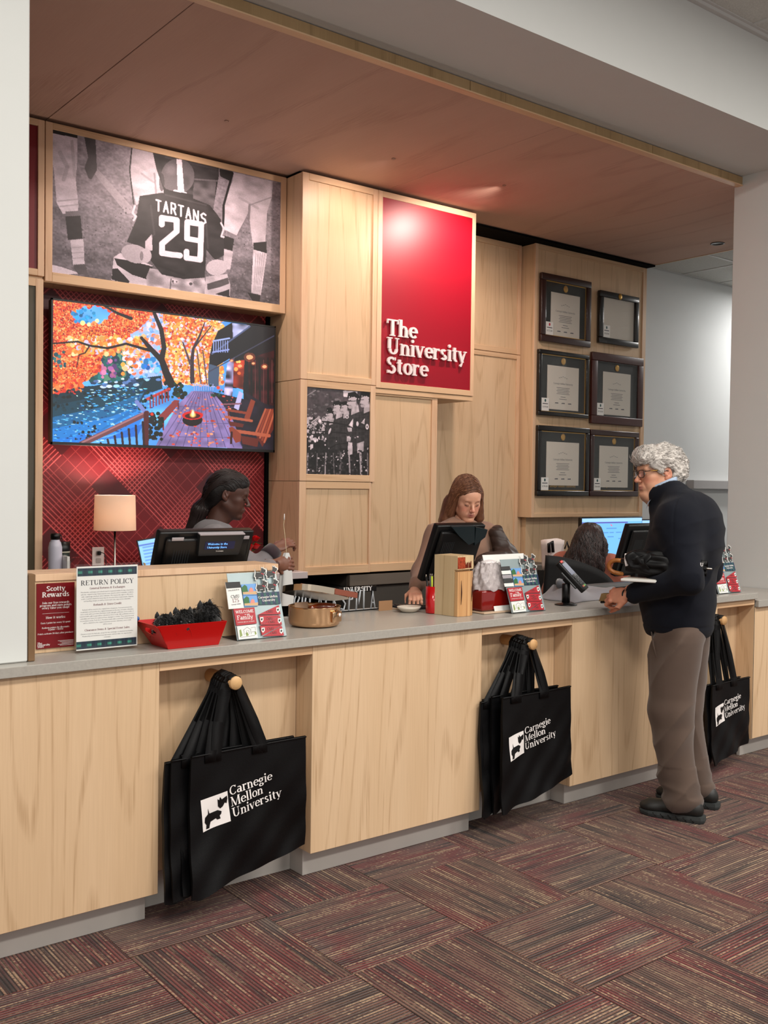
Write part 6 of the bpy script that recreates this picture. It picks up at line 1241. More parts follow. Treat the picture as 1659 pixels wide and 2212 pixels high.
def logo_on(t, F, ub, vb, W_, H_, sc=1.0):
    """white square with scottie silhouette + three lines of lettering, following the cloth; u,v of the square's top-left"""
    def conv(poly, lift): 
        out = []
        for a, b in poly:
            p = Vector(F(a, b)); p.y -= lift; out.append(p)
        return out
    def addp(mb, poly, lift):
        p = conv(poly, lift); mb.add(p, [tuple(range(len(p) - 1, -1, -1))], False)
    sq = .106 * sc; du, dv = sq / W_, sq / H_; rot = .10
    T_ = lambda a, b: (ub + (a * math.cos(rot) + b * math.sin(rot)) / W_, vb + (b * math.cos(rot) - a * math.sin(rot)) / H_)   # metres on cloth, a right, b down
    b_ = MB(); n = 8
    for i in range(n):
        for j in range(n): addp(b_, [T_(sq * i / n, sq * j / n), T_(sq * (i + 1) / n, sq * j / n), T_(sq * (i + 1) / n, sq * (j + 1) / n), T_(sq * i / n, sq * (j + 1) / n)], .0022)
    L_ = b_.build('logo_square', WINK, t)
    b_ = MB(); body = [(.10, .42), (.22, .50), (.23, .68), (.27, .50), (.58, .50), (.72, .42), (.70, .34), (.64, .30), (.66, .20), (.54, .20), (.50, .26), (.30, .22), (.26, .12), (.24, .04), (.12, .05), (.14, .18), (.08, .28)]
    head = [(.60, .62), (.60, .86), (.66, .80), (.70, .90), (.76, .80), (.96, .86), (.97, .76), (.93, .62), (.86, .66), (.78, .56), (.68, .52)]
    for pl_ in (body, head):
        addp(b_, [T_(a * sq, (1 - b) * sq) for a, b in pl_], .0034)
    b_.build('scottie_silhouette', BLACK, L_)
    b_ = MB(); em = .046 * sc
    for k, s_ in enumerate(('Carnegie', 'Mellon', 'University')):
        x = 0
        for ch in s_:
            adv, polys = _glyph(ch, .125, .04)
            for p in polys:
                q = [T_(sq + .008 * sc + (x + a) * em, .020 * sc + k * .0385 * sc - b * em) for a, b in p]
                ar = sum(q[i][0] * q[(i + 1) % len(q)][1] - q[(i + 1) % len(q)][0] * q[i][1] for i in range(len(q)))
                if ar < 0: q.reverse()
                addp(b_, q, .0024)
            x += adv + .01
    b_.build('bag_lettering', WINK, t)
def bag_stack(cx, zt, px, pz, grp, names, logo, sc=1.0, w=.485, h=.452, yaw=.05, off=((0, 0, 0), (-.03, .036, .0), (-.075, .054, .012), (-.10, .068, .02)), tilt=.10):
    px -= .032
    pg = thing('wooden_peg', names[-1], 'peg', (px, 3.26, pz), 'pegs for the tote bags'); b_ = MB(); b_.M = frameM((px, 3.332, pz), (1, 0, 0), None, (0, -1, 0)); b_.lathe([(.0001, 0), (.0245, 0), (.0245, .192), (.023, .195), (.0001, .195)], (0, 0, 0), 32).build('dowel', PEG, pg)
    for k in range(len(names) - 2, -1, -1):
        dx, dy, dz = off[k]
        t, F = tote(cx + dx, names[k], grp, k == 0, yaw, w * (1 - .03 * k), h, zt - dz, 3.145 + dy, 10 + k + int(cx * 10), tilt)
        if k == 0: logo_on(t, F, *logo, w, h, sc)
        strap(t, F, .20 - .035 * k, .60 - .02 * k, px, pz + .002 * k, 3.165 + dy * .9, wd=.044, name='handle')
        strap(t, F, .155 + .02 * k, .56 + .01 * k, px, pz - .0015, 3.180 + dy * .9, wd=.044, name='handle')
bag_stack(1.873, .600, 1.835, .838, 'tote bags on the left peg', ['front black tote bag on the left peg, its white printed logo largest in view', 'second black tote bag directly behind the left front tote', 'third black tote bag in the left stack, shifted left', 'rearmost black tote bag in the left stack, at the left niche edge', 'round wooden peg holding the left bag stack'], (.085, .335), .99)
bag_stack(3.372, .625, 3.372, .842, 'tote bags on the middle peg', ['front black tote bag with white logo on the middle peg', 'second black tote bag directly behind the middle front tote', 'third black tote bag in the middle stack, shifted left', 'rearmost black tote bag in the middle stack, at the middle niche edge', 'round wooden peg holding the middle bag stack'], (.08, .36), .92, w=.455, h=.46, tilt=.17)
bag_stack(4.935, .50, 4.87, .842, 'tote bags on the right peg', ['front black tote bag behind the standing man', 'second black tote bag behind the man, shifted left', 'round wooden peg behind the man'], (.08, .30), .92, w=.40, h=.40, tilt=.03)
# ------------------------------------------------------------------ people: implicit-surface sculpting
class Field:
    def __init__(s, lo, hi, res):
        s.lo = np.array(lo, float); s.res = res; s.n = np.ceil((np.array(hi) - s.lo) / res).astype(int) + 1
        s.ax = [s.lo[i] + res * np.arange(s.n[i]) for i in range(3)]; s.d = np.full(tuple(s.n), 1.0, np.float32)
    def _win(s, lo, hi, pad):
        sl = []; A = []
        for i in range(3):
            a = max(0, int((lo[i] - pad - s.lo[i]) / s.res)); b = min(s.n[i], int((hi[i] + pad - s.lo[i]) / s.res) + 2)
            if a >= b: return None, None
            sl.append(slice(a, b)); sh = [1, 1, 1]; sh[i] = -1; A.append(s.ax[i][a:b].reshape(sh).astype(np.float32))
        return tuple(sl), A
    def _mix(s, sl, b, k, sub):
        a = s.d[sl]
        if sub: h = np.clip(.5 - .5 * (a + b) / k, 0, 1); s.d[sl] = a + (-b - a) * h + k * h * (1 - h)
        else: h = np.clip(.5 + .5 * (b - a) / k, 0, 1); s.d[sl] = b + (a - b) * h - k * h * (1 - h)
    def cap(s, a, b, ra, rb, k=.01, sub=False, sq=None):
        a = np.array(a, float); b = np.array(b, float); r = max(ra, rb); sl, A = s._win(np.minimum(a, b) - r, np.maximum(a, b) + r, k + 4 * s.res)
        if sl is None: return s
        ba = b - a; L2 = ba @ ba + 1e-12; X, Y, Z = A[0] - a[0], A[1] - a[1], A[2] - a[2]; t = np.clip((X * ba[0] + Y * ba[1] + Z * ba[2]) / L2, 0, 1)
        dx, dy, dz = X - t * ba[0], Y - t * ba[1], Z - t * ba[2]
        if sq is not None:
            n, kk = np.array(sq[0], float), sq[1]; n /= np.linalg.norm(n); q = (dx * n[0] + dy * n[1] + dz * n[2]) * (kk - 1); dx, dy, dz = dx + q * n[0], dy + q * n[1], dz + q * n[2]
        s._mix(sl, np.sqrt(dx * dx + dy * dy + dz * dz) - (ra + (rb - ra) * t), k, sub); return s
    def ell(s, c, r, R=None, k=.01, sub=False):
        c = np.array(c, float); r = np.array(r, float) * np.ones(3); m = r.max(); sl, A = s._win(c - m, c + m, k + 4 * s.res)
        if sl is None: return s
        X, Y, Z = A[0] - c[0], A[1] - c[1], A[2] - c[2]; R = np.eye(3) if R is None else np.array(R, float)
        u = X * R[0, 0] + Y * R[0, 1] + Z * R[0, 2]; v = X * R[1, 0] + Y * R[1, 1] + Z * R[1, 2]; w_ = X * R[2, 0] + Y * R[2, 1] + Z * R[2, 2]
        k0 = np.sqrt((u / r[0]) ** 2 + (v / r[1]) ** 2 + (w_ / r[2]) ** 2); k1 = np.sqrt((u / r[0] ** 2) ** 2 + (v / r[1] ** 2) ** 2 + (w_ / r[2] ** 2) ** 2) + 1e-6
        s._mix(sl, k0 * (k0 - 1) / k1, k, sub); return s
    def cut(s, p, n, k=.004):  # remove the half space on the +n side of p
        p = np.array(p, float); n = np.array(n, float); n /= np.linalg.norm(n); sl, A = s._win(s.lo, s.lo + s.res * s.n, 0)
        b = -((A[0] - p[0]) * n[0] + (A[1] - p[1]) * n[1] + (A[2] - p[2]) * n[2]); s._mix(sl, b, k, True); return s
    def mesh(s):
        d = s.d; neg = d < 0; nx, ny, nz = d.shape
        c = [neg[i:nx - 1 + i, j:ny - 1 + j, k:nz - 1 + k] for i in (0, 1) for j in (0, 1) for k in (0, 1)]
        cnt = sum(x.astype(np.int8) for x in c); act = (cnt > 0) & (cnt < 8); idx = np.argwhere(act); m = len(idx); ids = np.full(act.shape, -1, np.int64); ids[act] = np.arange(m)
        P = np.zeros((m, 3)); W = np.zeros(m); co = [(i, j, k) for i in (0, 1) for j in (0, 1) for k in (0, 1)]
        val = {q: d[idx[:, 0] + q[0], idx[:, 1] + q[1], idx[:, 2] + q[2]] for q in co}
        for q in co:
            for ax in range(3):
                if q[ax]: continue
                r = list(q); r[ax] = 1; r = tuple(r); a, b = val[q], val[r]; x = (a < 0) != (b < 0); t = np.where(x, a / np.where(x, a - b, 1), 0)
                p = np.tile(np.array(q, float), (m, 1)); p[:, ax] = t; P += p * x[:, None]; W += x
        V = s.lo + (idx + P / np.maximum(W, 1)[:, None]) * s.res; F = []
        for ax in range(3):
            u, v = (ax + 1) % 3, (ax + 2) % 3; sa = [slice(None)] * 3; sb = [slice(None)] * 3; sa[ax] = slice(0, -1); sb[ax] = slice(1, None)
            A, B = neg[tuple(sa)], neg[tuple(sb)]; e = np.argwhere(A != B); e = e[(e[:, u] > 0) & (e[:, v] > 0) & (e[:, u] < d.shape[u] - 1) & (e[:, v] < d.shape[v] - 1)]
            if not len(e): continue
            inside = A[tuple(e.T)]; q = []
            for du, dv in ((-1, -1), (0, -1), (0, 0), (-1, 0)): g = e.copy(); g[:, u] += du; g[:, v] += dv; q.append(ids[tuple(g.T)])
            q = np.stack(q, 1); q[~inside] = q[~inside][:, ::-1]; F.append(q)
        F = np.concatenate(F); F = F[(F >= 0).all(1)]; return V, F
def vnoise(P, seed=0):
    """smooth 3D value noise in [-1,1] at points P (n,3)"""
    g = np.random.RandomState(seed).rand(32, 32, 32) * 2 - 1; i = np.floor(P).astype(int); f = P - i; f = f * f * (3 - 2 * f); out = 0
    for a in (0, 1):
        for b in (0, 1):
            for c in (0, 1):
                w_ = (f[:, 0] if a else 1 - f[:, 0]) * (f[:, 1] if b else 1 - f[:, 1]) * (f[:, 2] if c else 1 - f[:, 2]); out = out + w_ * g[(i[:, 0] + a) % 32, (i[:, 1] + b) % 32, (i[:, 2] + c) % 32]
    return out
def normals(V, F):
    n = np.cross(V[F[:, 2]] - V[F[:, 0]], V[F[:, 3]] - V[F[:, 1]]); N = np.zeros_like(V)
    for k in range(4): np.add.at(N, F[:, k], n)
    return N / (np.linalg.norm(N, axis=1, keepdims=True) + 1e-12)
def relax(V, F, it=1, lam=.5):
    for _ in range(it):
        S = np.zeros_like(V); c = np.zeros(len(V))
        for a, b in ((0, 1), (1, 2), (2, 3), (3, 0)): np.add.at(S, F[:, a], V[F[:, b]]); np.add.at(c, F[:, a], 1); np.add.at(S, F[:, b], V[F[:, a]]); np.add.at(c, F[:, b], 1)
        V = V + lam * (S / np.maximum(c, 1)[:, None] - V)
    return V
def frame3(f, up=(0, 0, 1)):
    f = np.array(f, float); f /= np.linalg.norm(f); up = np.array(up, float); l = np.cross(up, f); l /= np.linalg.norm(l); u = np.cross(f, l); return l, f, u   # person's left, forward, up
def skin_mat():
    m = bpy.data.materials.new('skin'); m.use_nodes = True; nt = m.node_tree; b = nt.nodes['Principled BSDF']; at = nt.nodes.new('ShaderNodeVertexColor'); at.layer_name = 'Col'
    b.inputs['Roughness'].default_value = .48; b.inputs['Subsurface Weight'].default_value = .12; b.inputs['Subsurface Radius'].default_value = (.012, .004, .002); b.inputs['Subsurface Scale'].default_value = .5
    tc = nt.nodes.new('ShaderNodeTexCoord'); n = nt.nodes.new('ShaderNodeTexNoise'); n.inputs['Scale'].default_value = 260; bp = nt.nodes.new('ShaderNodeBump'); bp.inputs['Strength'].default_value = .12; bp.inputs['Distance'].default_value = .001
    nt.links.new(tc.outputs['Object'], n.inputs['Vector']); nt.links.new(n.outputs[0], bp.inputs['Height']); nt.links.new(bp.outputs[0], b.inputs['Normal']); nt.links.new(at.outputs[0], b.inputs['Base Color']); return m
SKIN = skin_mat()
def lin(c): return np.array(srgb(*c)[:3])
def head_mesh(tone, lips, blush, male=False, old=False, res=.0026, full=1.0, closed=False, nose=1.0):
    """head in local axes x left, y forward, z up; returns V, F, colours"""
    g = Field((-.105, -.13, -.21), (.105, .15, .14), res); e, c = g.ell, g.cap
    e((0, -.014, .034), (.0745, .098, .086), k=.01); e((0, .028, -.028), (.060, .062, .084), k=.03); e((0, .036, .036), (.060, .054, .048), k=.03)
    jw = .056 if male else .050
    for sx in (-1, 1):
        c((sx * jw, -.006, -.052), (sx * .017, .070, -.100), .018, .015, .028); e((sx * .041, .056, -.020), (.020, .020, .018), k=.022)
        e((sx * .034, .058, -.055), (.020 * full, .022, .026), k=.022)
    e((0, .079 if male else .075, -.101), (.020, .016, .016), k=.018); c((-.034, .079, .022), (.034, .079, .022), .0095, .0095, .014)
    # eye sockets, eyeballs' lids
    for sx in (-1, 1):
        e((sx * .031, .098, .003), (.0175, .015, .0115), k=.012, sub=True); e((sx * .0305, .0745, .002), (.0152, .0140, .0130), k=.005)
        c((sx * .017, .0845, .012), (sx * .046, .072, .010), .0040, .0040, .006)      # upper lid fold
        c((sx * .018, .0840, -.010), (sx * .042, .074, -.010), .0032, .0032, .006)    # lower lid
        if old: c((sx * .018, .081, -.017), (sx * .042, .070, -.016), .0045, .003, .006)
        if not closed: e((sx * .031, .0900, .0015), (.0125, .0060, .0042), k=.002, sub=True)
    # nose
    c((0, .084, .012), (0, .106 + .004 * nose, -.026), .0075, .0092, .010); e((0, .112 * 1.0 + .003 * (nose - 1), -.032), (.0115 * nose, .011, .0098), k=.006)
    for sx in (-1, 1):
        e((sx * .0125 * nose, .101, -.035), (.0072 * nose, .0098, .0072), k=.005); e((sx * .0065, .109, -.0425), (.0034, .0055, .003), k=.002, sub=True)
        c((sx * .018, .096, -.036), (sx * .029, .080, -.066), .0025, .0025, .010, True)   # nasolabial
    # mouth
    e((0, .078, -.066), (.028, .019, .022), k=.014)
    c((-.021, .0868, -.0625), (0, .0965, -.0590), .0034, .0052, .005); c((.021, .0868, -.0625), (0, .0965, -.0590), .0034, .0052, .005)
    c((-.018, .0868, -.0715), (.018, .0868, -.0715), .0040, .0040, .005); e((0, .0925, -.0718), (.0115, .0048, .0052), k=.006)
    e((0, .104, -.0658), (.024, .0125, .0011), k=.002, sub=True); e((0, .098, -.0835), (.016, .008, .005), k=.008, sub=True)
    # ears
    for sx in (-1, 1):
        t = math.radians(14) * sx; Rz = np.array([[math.cos(t), math.sin(t), 0], [-math.sin(t), math.cos(t), 0], [0, 0, 1]]); tl = math.radians(-12); Rx = np.array([[1, 0, 0], [0, math.cos(tl), math.sin(tl)], [0, -math.sin(tl), math.cos(tl)]]); R = Rx @ Rz
        e((sx * .0775, -.012, .000), (.0065, .0185, .0310), R, .005); e((sx * .0745, -.006, -.026), (.006, .009, .011), R, .005)
        e((sx * .0845, -.010, .004), (.0062, .0110, .0200), R, .004, True); c((sx * .081, -.018, .012), (sx * .081, -.004, -.010), .0028, .0028, .004)
    if old:
        for k in range(3): c((-.030, .0905 - .003 * k, .040 + .010 * k), (.030, .0905 - .003 * k, .041 + .010 * k), .0012, .0012, .004, True)
        for sx in (-1, 1): c((sx * .020, .072, -.098), (sx * .036, .058, -.078), .012, .010, .012); c((sx * .018, .060, -.118), (0, .010, -.150), .018, .030, .02)
    # neck
    nr = .056 if male else .047
    c((0, -.022, -.05), (0, -.040, -.20), nr, nr + .006, .028); c((0, .030, -.085), (0, -.010, -.175), .028, .030, .03)
    V, F = g.mesh(); V = relax(V, F, 1, .35)
    col = np.tile(lin(tone), (len(V), 1)); x, y, z = V.T; mixc = lambda m, cc: col.__iadd__((np.array(cc) - col) * np.clip(m, 0, 1)[:, None])
    B = lin(blush)
    mixc(.55 * np.exp(-(((np.abs(x) - .042) / .022) ** 2 + ((z + .030) / .022) ** 2)) * (y > .03), B); mixc(.6 * np.exp(-((x / .016) ** 2 + ((z + .032) / .014) ** 2)) * (y > .09), B); mixc(.45 * (np.abs(x) > .070) * (np.abs(z) < .04), B)
    lipm = np.exp(-((x / .021) ** 4 + ((z + .0662) / .0105) ** 4)) * (y > .080); mixc(.85 * lipm, lin(lips))
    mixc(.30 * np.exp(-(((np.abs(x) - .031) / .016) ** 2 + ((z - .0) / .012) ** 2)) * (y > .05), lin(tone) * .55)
    col *= (1 + .05 * vnoise(V * 55, 3) + .03 * vnoise(V * 160, 4))[:, None]; return V, F, np.clip(col, 0, 1)
def place(V, o, l, f, u, s=1.0): return np.array(o) + s * (V[:, :1] * l + V[:, 1:2] * f + V[:, 2:3] * u)
def hand_mesh(tone, grip=1.0, left=True, res=.0022, spread=0.0):
    """hand local: x towards little finger side, y along the forearm, z back of hand; origin at wrist"""
    g = Field((-.06, -.07, -.085), (.06, .17, .05), res); c = g.cap
    g.ell((0, .045, 0), (.040, .050, .0155), k=.01); c((0, -.06, 0), (0, .01, 0), .026, .024, .02, sq=((0, 0, 1), 1.25)); g.ell((-.018, .030, -.010), (.018, .030, .015), k=.012)
    X = [-.030, -.010, .010, .029]; Ls = [(.040, .024, .019), (.044, .027, .020), (.041, .025, .019), (.033, .019, .017)]; 
    for i, (x0, ln) in enumerate(zip(X, Ls)):
        p = np.array([x0, .083 - .004 * abs(i - 1.3), .002]); a = -.25 - .35 * grip; sp = (i - 1.5) * (.05 + spread)
        for j, l_ in enumerate(ln):
            q = p + l_ * np.array([math.sin(sp), math.cos(a) * math.cos(sp), math.sin(a)]); r0, r1 = (.0092 - .0009 * j, .0088 - .0011 * j); c(p, q, r0, r1, .004 if j else .009); g.ell(p, (.0098 - .0009 * j,) * 3, k=.003); p = q; a -= (.30 + .95 * grip)
    p = np.array([-.030, .018, -.008])
    for (dv, l_, r0, r1) in (((-.62, .70, -.25), .040, .0125, .0108), ((-.25, .93, -.25 - .2 * grip), .030, .0105, .0095), ((.10, .95, -.2 - .3 * grip), .025, .0095, .0075)):
        dv = np.array(dv) / np.linalg.norm(dv); q = p + dv * l_; c(p, q, r0, r1, .006); p = q
    V, F = g.mesh(); 
    if not left: V = V * np.array([-1, 1, 1]); F = F[:, ::-1]
    col = np.tile(lin(tone), (len(V), 1)); kn = np.exp(-((V[:, 1] - .083) / .012) ** 2); col[:, 1:] *= (1 - .12 * kn)[:, None]; col *= (1 + .06 * vnoise(V * 70, 5))[:, None]
    return V, F, np.clip(col, 0, 1)
def join(parts):
    V = []; F = []; Cc = []; o = 0
    for v, f, c_ in parts: V.append(v); F.append(f + o); Cc.append(c_); o += len(v)
    return np.concatenate(V), np.concatenate(F), np.concatenate(Cc)
def colour_mesh(name, V, F, col, mats, parent=None, label=None):
    o = mk(name, V, F, mats, parent, label); at = o.data.color_attributes.new('Col', 'FLOAT_COLOR', 'POINT')
    at.data.foreach_set('color', np.concatenate([col, np.ones((len(col), 1))], 1).ravel()); return o
def person_base(V, F, col, label, loc):
    o = colour_mesh('person', V, F, col, SKIN); off = np.array(loc, float); old = np.array(o['_o'])
    co = np.zeros(len(V) * 3); o.data.vertices.foreach_get('co', co); o.data.vertices.foreach_set('co', (co.reshape(-1, 3) + old - off).ravel()); o.location = off.tolist(); o['_o'] = off.tolist(); o.data.update()
    return tag(o, label, 'person')
def cloth_mat(name, c, rough=.85, sheen=.3, b=.25, bs=700, var=.03): return mat(name, srgb(*c), rough, sheen=sheen, bump=b, bscale=bs, var=var, vscale=10, spec=.2)
def fold(V, F, amp, sc, seed, sharp=True):
    N = normals(V, F); n = vnoise(V * np.array(sc) + 7, seed)
    if sharp: n = 1 - 2 * np.abs(n) ** .7
    return V + N * (amp * n)[:, None]
def eyes(parent, o, l, f, u, s, iris=(.25, .2, .15)):
    for sx in (-1, 1):
        p = np.array(o) + s * (sx * .0305 * l + .0748 * f + .0015 * u); e_ = MB().ball(tuple(p), .0132 * s, 14).build('eye', mat('eye_white', srgb(.82, .79, .76), .15), parent)
        b_ = MB(); q = p + f * .0128 * s; b_.M = frameM(tuple(q), tuple(l), None, tuple(f)); b_.lathe([(.0052 * s, -.0012), (.0050 * s, .0002), (.0001, .0008)], (0, 0, 0), 16); b_.build('iris', mat('iris_%g' % iris[0], srgb(*iris), .1), e_)
def brow(parent, o, l, f, u, s, m, lift=0.0, th=.0030, seed=0):
    rg = random.Random(seed)
    for sx in (-1, 1):
        b_ = MB()
        for k in range(46):
            t = rg.random(); x = sx * (.013 + .036 * t); y = .0885 - .018 * t * t; z = .0185 + .006 * math.sin(t * 2.4) + lift + rg.uniform(-th, th) * (1 - .5 * t)
            p = np.array(o) + s * (x * l + y * f + z * u); q = p + s * (.0075 * (sx * l * .8 - .25 * f + .25 * u) + .0015 * f); b_.tube([tuple(p), tuple((p + q) / 2 + f * .0008), tuple(q)], [.0007, .0006, .0002], 4, False)
        b_.build('eyebrow', m, parent, kind='stuff')
# ------------------------------------------------------------------ standing man at the counter
def man():
    l, f, u = frame3((-.37, .93, 0)); base = np.array([4.12, 2.90, 0.0]); R = np.stack([l, f, u])
    P = lambda s, t, z: base + f * s + l * t + np.array([0, 0, z])
    hl, hf, hu = frame3((-.905, .425, -.06)); ho = np.array([4.098, 3.045, 1.632]); HS = 1.02
    tone = (.83, .62, .50)
    V1, F1, c1 = head_mesh(tone, (.70, .42, .38), (.82, .48, .40), male=True, old=True, full=1.1, nose=1.12); H = place(V1, ho, hl, hf, hu, HS)
    wl = P(.205, .200, 1.050); hy = np.array(P(.33, .165, 1.035)) - wl; hy /= np.linalg.norm(hy); hz = l * .80 + u * .60; hz -= hy * (hz @ hy); hz /= np.linalg.norm(hz); hx = np.cross(hy, hz)
    V2, F2, c2 = hand_mesh((.80, .55, .44), 1.05); LH = place(V2, wl + hy * .008, hx, hy, hz, 1.10)
    wr = P(.225, -.115, 1.055); ry = np.array(P(.34, -.02, 1.04)) - wr; ry /= np.linalg.norm(ry); rz = -l * .6 + u * .8; rz -= ry * (rz @ ry); rz /= np.linalg.norm(rz); rx = np.cross(ry, rz)
    V3, F3, c3 = hand_mesh((.80, .55, .44), .9, left=True); RH = place(V3, wr + ry * .012, rx, ry, rz, 1.0)
    g = Field(base + [-.45, -.45, .03], base + [.45, .5, 1.62], .011)
    g.ell(P(0, 0, .95), (.15, .11, .13), R, .05); g.ell(P(.0, 0, 1.25), (.155, .105, .20), R, .06); g.cap(P(.0, .15, 1.40), P(.0, -.15, 1.40), .055, .055, .05); g.cap(P(.04, 0, 1.42), P(.10, -.01, 1.56), .055, .05, .03)
    for t in (1, -1):
        g.cap(P(0, t * .17, 1.39), P(-.08, t * .26, 1.14), .045, .038, .03); g.cap(P(-.08, t * .26, 1.14), (wl if t > 0 else wr), .036, .026, .02)
        g.cap(P(0, t * .09, .92), P(.03, t * .11, .48), .085, .055, .04); g.cap(P(.03, t * .11, .48), P(0, t * .125, .09), .052, .036, .03)
    Vb, Fb = g.mesh(); V, F, col = join([(H, F1, c1), (LH, F2, c2), (RH, F3, c3), (Vb, Fb, np.tile(lin(tone), (len(Vb), 1)))])
    o = person_base(V, F, col, 'standing man with curly grey hair, black glasses, navy jacket and brown trousers', (4.12, 2.9, 0))
    # jacket
    g = Field(base + [-.50, -.48, .80], base + [.48, .48, 1.62], .0062)
    g.ell(P(.020, 0, .97), (.190, .158, .20), R, .06); g.ell(P(.034, 0, 1.10), (.200, .168, .22), R, .09); g.ell(P(.012, 0, 1.27), (.208, .160, .21), R, .09); g.ell(P(-.045, 0, 1.35), (.188, .128, .18), R, .09); g.ell(P(-.01, 0, 1.42), (.17, .115, .10), R, .07); g.cap(P(.06, 0, 1.36), P(.115, -.005, 1.455), .085, .060, .05)
    g.cap(P(-.01, .165, 1.405), P(-.01, -.165, 1.405), .078, .078, .08); g.cap(P(-.01, .10, 1.455), P(.060, .03, 1.545), .060, .048, .06); g.cap(P(-.01, -.10, 1.455), P(.060, -.03, 1.545), .060, .048, .06)
    g.ell(P(.020, 0, .900), (.186, .155, .11), R, .04)
    cc = P(.098, -.01, 1.532); g.ell(cc, (.080, .090, .070), R, .022)
    g.cap(P(.0, .180, 1.40), P(-.080, .255, 1.15), .082, .068, .07); g.cap(P(-.085, .265, 1.15), P(.185, .203, 1.052), .066, .043, .03); g.ell(P(.175, .205, 1.055), (.046, .03, .046), R, .01)
    g.cap(P(.0, -.185, 1.40), P(-.06, -.27, 1.15), .074, .062, .045); g.cap(P(-.06, -.27, 1.15), P(.205, -.125, 1.058), .060, .043, .03)
    g.cut(P(0, 0, .850), (0, 0, -1), .006); g.cut(cc + f * .035 + u * .048, f * .45 + u * 1.0, .006)
    g.ell(cc + u * .045 + f * .012, (.060, .066, .085), R, .008, sub=True)
    for p_, d_ in ((P(.192, .203, 1.052), P(.33, .165, 1.035) - P(.205, .2, 1.05)), (P(.212, -.122, 1.057), P(.34, -.02, 1.04) - P(.225, -.115, 1.055))):
        dd = d_ / np.linalg.norm(d_); g.cap(p_ + dd * .012, p_ + dd * .08, .034, .034, .004, True)
    # pocket gap at the hem over the near hip
    g.cap(P(.105, .22, .850), P(.085, .14, .865), .024, .018, .012, True)
    Vj, Fj = g.mesh(); Vj = relax(Vj, Fj, 2, .5); loc = (Vj - base); s_ = loc @ f; z_ = loc[:, 2]; t_ = loc @ l
    am = .0035 + .005 * np.exp(-((z_ - 1.14) / .16) ** 2); N = normals(Vj, Fj); n1 = 1 - 2 * np.abs(vnoise(np.stack([s_ * 5, t_ * 5, z_ * 13 + s_ * 7], 1) + 3, 2)) ** .8; n2 = vnoise(np.stack([s_ * 14, t_ * 14, z_ * 22 - s_ * 12], 1), 5)
    Vj = Vj + N * ((am * n1 + .0022 * n2) * np.clip((z_ - .86) / .05, .15, 1))[:, None]; Vj -= N * (.0035 * np.exp(-((z_ - .905) / .004) ** 2) * (np.abs(t_) < .23))[:, None]
    Vj -= N * (.0030 * np.exp(-((s_ + .012 + .05 * (1.46 - z_)) / .0035) ** 2) * ((z_ > 1.30) & (t_ > .05)))[:, None]
    mk('jacket', Vj, Fj, cloth_mat('navy_fleece', (.060, .070, .105), .9, .04, .3, 900), o)
    # jacket rib hem, cuffs piping, shirt collar
    b_ = MB(); cs = Vector(P(.123, .052, 1.515)); F_ = Vector(f); L_ = Vector(l)
    SH = cloth_mat('pale_blue_shirt', (.66, .73, .82), .7, .1)
    def col_(a, b):
        th = math.radians(-128 + 256 * a); cx, cy = math.sin(th), -math.cos(th)   # 0 = nape
        fw = cy * .068; pt = max(0, abs(th) - 1.75) / .5
        return tuple(Vector(cc.tolist()) + L_ * (.058 * cx * (1 - .04 * b)) + F_ * (fw + .014) + Vector((0, 0, .058 - .48 * (fw + .014) - .045 * (1 - b) - .030 * pt * (1 - b))))
    b_.sheet(col_, 40, 4, .002); b_.build('shirt_collar', SH, o)
    b_ = MB(); q = Vector(P(.158, .026, 1.500)); b_.add([q + Vector((0, 0, .016)), q + F_ * .020 + Vector((0, 0, -.010)) - L_ * .012, q + F_ * .022 + Vector((0, 0, -.048)) + L_ * .004, q + L_ * .028 + Vector((0, 0, -.008)), q + L_ * .016 - F_ * .02 + Vector((0, 0, .030))], [(0, 1, 2, 3, 4)], False); b_.build('collar_point', SH, o)
    # trousers
    g = Field(base + [-.36, -.36, .03], base + [.36, .36, .98], .0065); g.ell(P(.01, 0, .90), (.166, .132, .10), R, .04)
    for t in (1, -1):
        g.cap(P(.0, t * .085, .87), P(.020, t * .105, .50), .112, .090, .035); g.cap(P(.020, t * .105, .50), P(-.030, t * .122, .10), .090, .078, .03); g.ell(P(-.030, t * .122, .085), (.074, .092, .04), R, .02)
    g.cut(P(0, 0, .048), (.0, .0, -1), .004); g.cap(P(.012, 0, .84), P(0, 0, .10), .006, .014, .02, True)
    for t in (1, -1): g.ell(P(-.030, t * .122, .045), (.062, .080, .03), R, .004, True)
    Vt, Ft = g.mesh(); Vt = relax(Vt, Ft, 2, .5); loc = Vt - base; s_ = loc @ f; t_ = loc @ l; z_ = loc[:, 2]; N = normals(Vt, Ft); sd = np.sign(t_)
    crease = np.exp(-((np.abs(t_) - .105) / .012) ** 2) * (s_ > .02) * (z_ < .80)
    n1 = 1 - 2 * np.abs(vnoise(np.stack([s_ * 4, t_ * 4, z_ * 5.5 + s_ * 9 * sd], 1) + 11, 6)) ** .8; n2 = 1 - 2 * np.abs(vnoise(np.stack([s_ * 6, t_ * 6, z_ * 16], 1), 9)) ** .8
    am = .013 + .010 * np.exp(-((z_ - .78) / .12) ** 2) + .008 * np.exp(-((z_ - .12) / .07) ** 2)
    am = am * np.clip((.90 - z_) / .06, 0, 1); Vt = Vt + N * (am * n1 + .005 * n2 * (z_ < .25) + .007 * crease)[:, None]
    tr = mk('trousers', Vt, Ft, cloth_mat('brown_wool', (.345, .285, .25), .8, .2, .2, 900), o)
